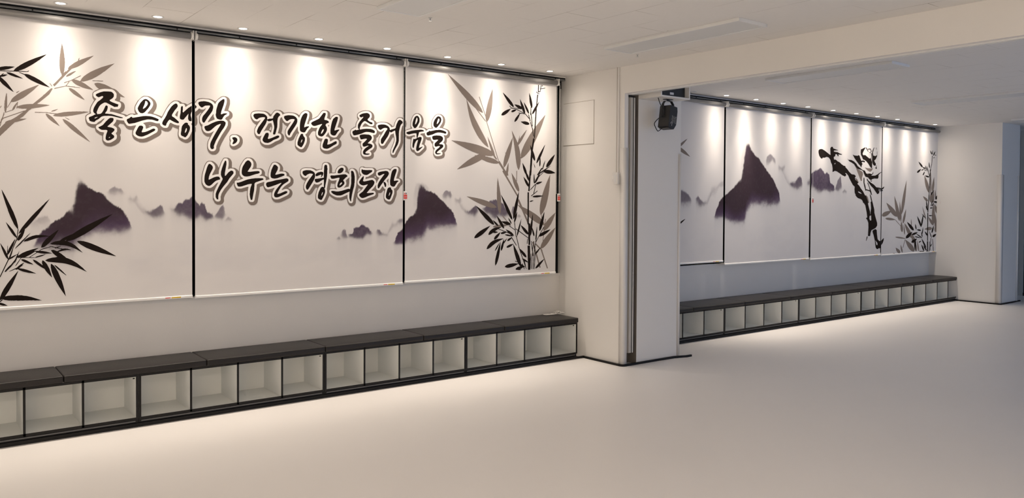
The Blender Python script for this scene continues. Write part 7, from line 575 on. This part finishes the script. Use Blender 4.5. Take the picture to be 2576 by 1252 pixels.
LAYERS = (('bamboo_grey', 'ink_grey', 0.35), ('bamboo_black', 'ink_black', 0.55), ('figure_grey', 'ink_grey', 0.35), ('figure_black', 'ink_black', 0.55), ('shadow', 'ink_shadow', 0.75), ('halo', 'ink_halo', 0.95), ('letter', 'ink_black', 1.15))
def fabric_mesh(i, xa, xb, za, zb):
    """the printed cloth: a fine grid carrying the washes and the crisp printed shapes on it"""
    step = 4.0 if i < 3 else 6.0
    xs = np.linspace(xa, xb, int((xb - xa) / step) + 1)
    inside = [m_ for m_ in MOUNTAINS if m_[1][0][0] < xb and m_[1][-1][0] > xa]
    if inside:
        lo = max(za + 5, min(min(p[1] for p in m_[2]) for m_ in inside) - 150); hi = min(zb - 5, max(max(p[1] for p in m_[1]) for m_ in inside) + 40)
        zs = np.concatenate([np.linspace(za, lo, 14)[:-1], np.linspace(lo, hi, int((hi - lo) / step) + 1), np.linspace(hi, zb, 14)[1:]])
    else:
        xs = np.linspace(xa, xb, 60); zs = np.linspace(za, zb, 60)
    X, Z = np.meshgrid(xs, zs); nx, nz = len(xs), len(zs)
    Xf, Zf = X.ravel(), Z.ravel()
    co = np.stack([Xf / 1000, np.full(len(Xf), YB), Zf / 1000], 1)
    I = np.arange(nx * nz).reshape(nz, nx)
    quads = np.stack([I[:-1, :-1], I[:-1, 1:], I[1:, 1:], I[1:, :-1]], -1).reshape(-1, 4)
    C = ink(Xf, Zf)
    verts = [co]; tris = []; tm = []; nv = len(co)
    mats = [M['fabric']]
    for key, mk, off in LAYERS:
        if key not in PRINT[i]: continue
        if M[mk] not in mats: mats.append(M[mk])
        k = mats.index(M[mk])
        for loops in decode(PRINT[i][key]):
            flat = [p for l in loops for p in l]
            tt = tessellate_polygon([[Vector((p[0], p[1], 0)) for p in l] for l in loops])
            verts.append(np.array([(p[0] / 1000, YB - off / 1000, p[1] / 1000) for p in flat]))
            for t in tt:
                a, b, c = [flat[j] for j in t]
                ar = (b[0] - a[0]) * (c[1] - a[1]) - (b[1] - a[1]) * (c[0] - a[0])
                if ar == 0: continue
                tris.append([nv + j for j in (t if ar > 0 else t[::-1])]); tm.append(k)
            nv += len(flat)
    V = np.concatenate(verts)
    me = bpy.data.meshes.new('fabric')
    nq = len(quads); ntr = len(tris)
    me.vertices.add(len(V)); me.vertices.foreach_set('co', V.ravel())
    loops_ = np.concatenate([quads.ravel(), np.array(tris, int).ravel()]) if ntr else quads.ravel()
    me.loops.add(len(loops_)); me.loops.foreach_set('vertex_index', loops_)
    me.polygons.add(nq + ntr)
    me.polygons.foreach_set('loop_start', np.concatenate([np.arange(nq) * 4, nq * 4 + np.arange(ntr) * 3]))
    me.polygons.foreach_set('material_index', np.concatenate([np.zeros(nq, int), np.array(tm, int)]))
    for m_ in mats: me.materials.append(m_)
    me.update(calc_edges=True); me.validate()
    at = me.color_attributes.new('ink', 'FLOAT_COLOR', 'POINT')
    full = np.ones((len(V), 4)); full[:len(C), :3] = C
    at.data.foreach_set('color', full.ravel())
    return me

def blind(i, xa, xb, zb, label, group, chain=True, bracket=True, yel=True):
    x0, x1 = xa / 1000, xb / 1000
    e = empty('roller_blind', (x0, YB, zb / 1000), label, 'roller blind', group)
    zt = 2528
    me = fabric_mesh(i, xa, xb, zb + 8, zt)
    f = bpy.data.objects.new('fabric', me); COL.objects.link(f); f.parent = e; f.location = (-x0, -YB, -zb / 1000)
    if any(k in PRINT[i] for k in PRINT[i]): f['label'] = 'printed fabric with ink wash artwork'
    zz = 2.530 - zb / 1000; L_ = x1 - x0
    local(MB().cyl((0.012, -.018, zz), (L_ - .012, -.018, zz), .020, M['roll'], 24), 'roller_tube', e)
    bb = MB().box((0, -.006, -.009), (L_, .006, .009), M['white_gloss'], bev=.004)
    bo = local(bb, 'bottom_bar', e)
    for xx in (-.002, L_ - .006):
        q = MB().box((xx, -.007, -.010), (xx + .008, .007, .010), M['white_plastic'], bev=.002).build('end_cap'); q.parent = bo
    if yel:
        q = MB().box((L_ - .135, -.0066, -.004), (L_ - .075, -.0060, .005), M['yellow']).box((L_ - .175, -.0065, -.002), (L_ - .142, -.0060, .003), M['red']).build('sticker'); q.parent = bo; q['label'] = 'yellow and red sticker'
    for sx in (0, 1):
        xx = L_ * sx; s_ = 1 if sx else -1
        xa_ = xx - .001 if s_ > 0 else xx - .004
        br = MB().box((xa_, -.040, zz - .026), (xa_ + .005, .034, zz + .036), M['white_plastic'], bev=.002)
        br.cyl((xx - .012 * s_, -.018, zz), (xx, -.018, zz), .023, M['white_plastic'], 20)
        local(br, 'bracket', e)
    if chain:
        c = MB(); zc = 1.505 - zb / 1000
        for k in range(2):
            yy = -.040 + k * .040; xx = L_ + .0065
            c.cyl((xx, yy, zc), (xx, yy, zz), .0011, M['white_plastic'], 6)
            z_ = zc
            while z_ < zz - .02:
                bm = bmesh.new(); bmesh.ops.create_icosphere(bm, subdivisions=1, radius=.0030); c.bm(bm, M['white_plastic'], Matrix.Translation((xx, yy, z_)), True); z_ += .011
        local(c, 'bead_chain', e)
        tg = MB().box((L_ - .022, -.050, zc - .072), (L_ + .011, -.044, zc), M['white_plastic'], bev=.002)
        to = local(tg, 'chain_tag', e)
        q = MB().box((L_ - .021, -.0505, zc - .060), (L_ + .010, -.0500, zc - .026), M['red'])
        q.box((L_ - .016, -.0508, zc - .040), (L_ + .006, -.0505, zc - .038), M['pale_text']).box((L_ - .016, -.0508, zc - .049), (L_ + .006, -.0505, zc - .047), M['pale_text'])
        q.box((L_ - .018, -.0505, zc - .020), (L_ - .006, -.0500, zc - .013), M['red']).box((L_ - .003, -.0505, zc - .020), (L_ + .006, -.0500, zc - .013), M['black_rubber'])
        qq = q.build('red_label'); qq.parent = to; qq['label'] = 'red and white warning label'
    return e
M['roll'] = mat('roller_cloth', (0.27, 0.265, 0.26), 0.35, metal=0.25, noise=0.02)
g1, g2 = 'printed blinds of the left room', 'printed blinds of the far room'
blind(0, -50, 1565, 768, 'printed blind at left with bamboo, a mountain and the first two calligraphy words', g1, chain=False)
blind(1, 1584, 3201, 762, 'wide middle blind with two lines of brush calligraphy', g1)
blind(2, 3220, 4826, 770, 'printed blind beside the pillar with tall bamboo and a mountain', g1)
blind(3, 5740, 7304, 777, 'far room blind half hidden by the pillar, small bamboo tips at its edge', g2, chain=False)
blind(4, 7333, 9018, 738, 'far room blind with one big purple mountain', g2)
blind(5, 9051, 10783, 726, 'far room blind with a high kicking martial artist in ink', g2, chain=False)
blind(6, 10803, 12470, 716, 'last far room blind with grey and black bamboo by the far pillar', g2)

# ================================================================ CEILING THINGS
def downlight(x, y, label, power=1.0, on=True, tilt=0.0, tint=WARM, spill=1.0):
    e = empty('downlight', (x, y, H), label, 'downlight', 'recessed downlights along the blinds')
    rg = MB(); n = 28
    o = len(rg.v); k = rg.mi(M['white_plastic'])
    for r_, z in ((.037, 0.0), (.036, -.004), (.028, -.004), (.025, .0)):
        for i in range(n): a = 2 * math.pi * i / n; rg.v.append((r_ * math.cos(a), r_ * math.sin(a), z))
    for q in range(3):
        for i in range(n):
            j = (i + 1) % n; rg.f.append([o + q * n + i, o + q * n + j, o + (q + 1) * n + j, o + (q + 1) * n + i]); rg.m.append(k); rg.sm.append(True)
    local(rg, 'trim_ring', e)
    local(MB().cyl((0, 0, -.0035), (0, 0, -.001), .0245, M['lamp_on'] if on else M['diffuser'], 24), 'lens', e)
    if on:
        for nm, en, size, bl, tl in (('beam', BEAM * power, 70, 1.0, tilt), ('core_beam', CORE * power, 42, 1.0, tilt), ('wide_beam', MID * (1 if spill == 1 else 4), 104, 1.0, tilt), ('spill', SPILL * spill, 168, 1.0, 0)):
            l = bpy.data.lights.new(nm, 'SPOT'); l.energy = en; l.color = tint; l.spot_size = R(size); l.spot_blend = bl; l.shadow_soft_size = .03
            lo = bpy.data.objects.new(nm, l); COL.objects.link(lo); lo.parent = e; lo.location = (0, 0, -.012); lo.rotation_euler = (R(tl), 0, 0)
    return e
ordn = ['first', 'second', 'third', 'fourth', 'fifth', 'sixth', 'seventh', 'eighth', 'ninth', 'tenth']
dl = [(.215, 1), (.765, .9), (1.314, 1.1), (1.863, 1.05), (2.415, .85), (2.975, .9), (3.529, 1.5), (4.075, 1.15), (4.619, 1.0)]
for i, (x, p) in enumerate(dl):
    downlight(x, 5.455, 'lit recessed downlight of the left room, ' + (ordn[i - 1] + ' from the left photo edge' if i else 'just outside the left photo edge'), p, tilt=0)
downlight(-.335, 5.475, 'lit recessed downlight of the left room beyond the photo edge')
dr_ = [(7.136, 1.3, 1), (7.668, 1.9, 1), (8.196, 1.0, 1), (8.709, .95, 1), (9.27, 1.3, 1), (9.82, .85, 1), (10.36, 1.1, 1), (10.90, .85, 1), (11.45, 1.0, 1), (12.01, .9, 1)]
downlight(6.62, 5.475, 'unlit recessed downlight of the far room next to the black equipment box', on=False)
for i, (x, p, _) in enumerate(dr_):
    downlight(x, 5.445, 'lit recessed downlight of the far room, ' + ordn[i] + ' to the right of the pillar', p)

def panel_light(x0, x1, y0, y1, label):
    e = empty('ceiling_light', ((x0 + x1) / 2, (y0 + y1) / 2, H), label, 'ceiling light', 'switched off panel lights')
    a, b = (x1 - x0) / 2, (y1 - y0) / 2
    fr = MB(); h = .022; t = .014
    fr.box((-a, -b, -h), (-a + t, b, 0), M['light_frame'], bev=.002).box((a - t, -b, -h), (a, b, 0), M['light_frame'], bev=.002)
    fr.box((-a + t, -b, -h), (a - t, -b + t, 0), M['light_frame'], bev=.002).box((-a + t, b - t, -h), (a - t, b, 0), M['light_frame'], bev=.002)
    local(fr, 'frame', e)
    local(MB().box((-a + t, -b + t, -h + .004), (a - t, b - t, -.001), M['diffuser']), 'diffuser', e)
for i in range(4):  # unseen lamps added behind the camera to brighten ceiling and cubbies
    downlight(-2.2 + i * 0.85, -0.9, 'added unseen fill downlight behind the camera, ' + ordn[i] + ' from the left wall', 3.0, spill=40)
panel_light(2.290, 2.590, 3.10, 4.325, 'unlit panel light at the top of the photo above the middle blind')
panel_light(4.215, 4.515, 3.125, 4.350, 'unlit long panel light just left of the ceiling beam')
panel_light(6.450, 6.750, 3.275, 4.480, 'unlit panel light right behind the ceiling beam')
panel_light(9.150, 9.470, 3.20, 4.420, 'unlit panel light of the far room at the right photo edge')
panel_light(12.05, 12.37, 3.25, 4.455, 'unlit panel light farthest away, in front of the far pillar')
for x, y, lb in ((2.70, 4.38, 'tiny ceiling sprinkler beside the panel light above the middle blind'), (4.646, 4.409, 'tiny ceiling sprinkler beside the panel light near the beam')):
    e = empty('sprinkler', (x, y, H), lb, 'sprinkler')
    local(MB().cyl((0, 0, -.004), (0, 0, 0), .012, M['alu'], 16), 'escutcheon', e)
    local(MB().cyl((0, 0, -.018), (0, 0, -.004), .004, M['chrome'], 10).cyl((0, 0, -.020), (0, 0, -.018), .010, M['chrome'], 12), 'head', e)

# ================================================================ EQUIPMENT BOX AND EFFECT LIGHT
bx0, bx1, by0, by1, bz0 = 5.140, 5.517, 4.60, YP - .001, 2.335
e = empty('equipment_box', (bx0, by0, bz0), 'white open fronted box under the ceiling behind the beam, holding black equipment', 'box')
W_, D_, HH = bx1 - bx0, by1 - by0, H - bz0 - .001; t = .013
local(MB().box((0, 0, 0), (W_, D_, t), M['wall']), 'bottom_panel', e)
local(MB().box((0, 0, t), (t, D_, HH), M['wall']), 'side_panel', e)
local(MB().box((W_ - t, 0, t), (W_, D_, HH), M['wall']), 'side_panel', e)
local(MB().box((t, D_ - .01, t), (W_ - t, D_, HH), M['wall']), 'back_panel', e)
e = empty('amplifier', (bx0 + t, by0 + .045, bz0 + t), 'black amplifier with a small pale display inside the white box', 'amplifier')
local(MB().box((.004, 0, .0005), (W_ - 2 * t - .004, .14, .215), M['black_metal'], bev=.003), 'case', e)
local(MB().box((.150, -.002, .020), (.198, .0, .040), M['pale_text']), 'display', e)

fx = Vector((5.342, 4.70, 2.173))
e = empty('effect_light', tuple(fx), 'black stage effect light hanging from the white box by its yoke', 'stage light')
T = Matrix.Rotation(R(4), 4, 'Z') @ Matrix.Rotation(R(9), 4, 'Y')
# body: chamfered outline in local x-z, depth along local y
w2, h2, d2 = .052, .098, .058
out = [(-w2, -h2 + .006), (w2 - .028, -h2 - .004), (w2, -h2 + .040), (w2, h2 - .035), (w2 - .010, h2), (-w2, h2)]
local(MB().prism(out, 1, -d2, d2, M['black_metal'], T), 'housing', e)

side = MB().box((-w2 - .001, -d2 + .004, -h2 + .012), (-w2, d2 - .004, h2 - .004), M['black_metal2'], T)
local(side, 'side_plate', e)
fan = MB(); fc = Vector((.010, -d2 - .001, -.018))
for r_ in (.030, .0235, .017, .0105):
    ring = [tuple(fc + Vector((r_ * math.cos(a), 0, r_ * math.sin(a)))) for a in [2 * math.pi * i / 24 for i in range(25)]]
    fan.tube(ring, .0007, M['chrome'], 5, T)
for a in (45, 135, 225, 315):
    dx, dz = math.cos(R(a)), math.sin(R(a))
    fan.cyl(fc + Vector((.006 * dx, 0, .006 * dz)), fc + Vector((.036 * dx, 0, .036 * dz)), .0008, M['chrome'], 5, T=T)
    fan.cyl(fc + Vector((.037 * dx, -.001, .037 * dz)), fc + Vector((.037 * dx, .002, .037 * dz)), .0035, M['chrome'], 10, T=T)
local(fan, 'fan_grille', e)
mk = MB()
for i, (a, b) in enumerate(((-.025, -.062), (-.008, -.060), (-.012, -.078))):
    mk.box((a, -d2 - .001, b), (a + .003, -d2 - .0003, b + .014), M['pale_text'], T)
local(mk, 'port_marking', e)
bt = MB().box((-w2 + .006, -d2 + .008, -h2 - .006), (w2 - .034, d2 - .012, -h2 + .003), M['black_metal2'], T); local(bt, 'lens_end', e)
yk = MB(); zt_ = bz0 - fx.z
ya = [(-w2 - .012, 0, .0), (-w2 - .014, 0, zt_ - .045), (-w2 + .010, 0, zt_ - .018), (0, 0, zt_ - .012), (w2 - .010, 0, zt_ - .018), (w2 + .014, 0, zt_ - .045), (w2 + .012, 0, .0)]
for p, q in zip(ya, ya[1:]):
    p = Vector(p); q = Vector(q); dd = (q - p).normalized(); nn = Vector((0, 1, 0)).cross(dd) * .0018
    o = len(yk.v); k = yk.mi(M['black_metal']); hw = Vector((0, .013, 0))
    for c in (p, q):
        for s1, s2 in ((-1, -1), (1, -1), (1, 1), (-1, 1)): yk.v.append(tuple(c + hw * s1 + nn * s2))
    for f in [(0, 1, 2, 3), (4, 7, 6, 5), (0, 4, 5, 1), (1, 5, 6, 2), (2, 6, 7, 3), (3, 7, 4, 0)]: yk.f.append([o + i for i in f]); yk.m.append(k); yk.sm.append(False)
for s1 in (-1, 1): yk.cyl((s1 * (w2 + .004), 0, .018), (s1 * (w2 + .020), 0, .018), .010, M['black_rubber'], 14)
local(yk, 'yoke', e)
local(MB().box((-.045, -.02, zt_ - .005), (.045, .02, zt_), M['black_metal']).cyl((0, 0, zt_ - .016), (0, 0, zt_ - .004), .012, M['black_metal'], 14), 'mounting_plate', e)
def spline(P, n=8):
    P = [Vector(p) for p in P]; o_ = []
    for i in range(len(P) - 1):
        p0 = P[max(0, i - 1)]; p1 = P[i]; p2 = P[i + 1]; p3 = P[min(len(P) - 1, i + 2)]
        for k in range(n):
            t = k / n; o_.append(.5 * ((2 * p1) + (-p0 + p2) * t + (2 * p0 - 5 * p1 + 4 * p2 - p3) * t * t + (-p0 + 3 * p1 - 3 * p2 + p3) * t ** 3))
    return [tuple(p) for p in o_] + [tuple(P[-1])]
cb_ = spline([(-.150, -.02, zt_), (-.135, -.03, .110), (-.100, -.035, .060), (-.092, -.03, .025), (-.125, -.03, .0), (-.170, -.03, -.030), (-.205, -.03, -.066), (-.190, -.03, -.098), (-.165, -.03, -.126), (-.135, -.02, -.122), (-.075, -.01, -.090)])
local(MB().tube(cb_, .0035, M['black_rubber'], 8), 'power_cable', e)
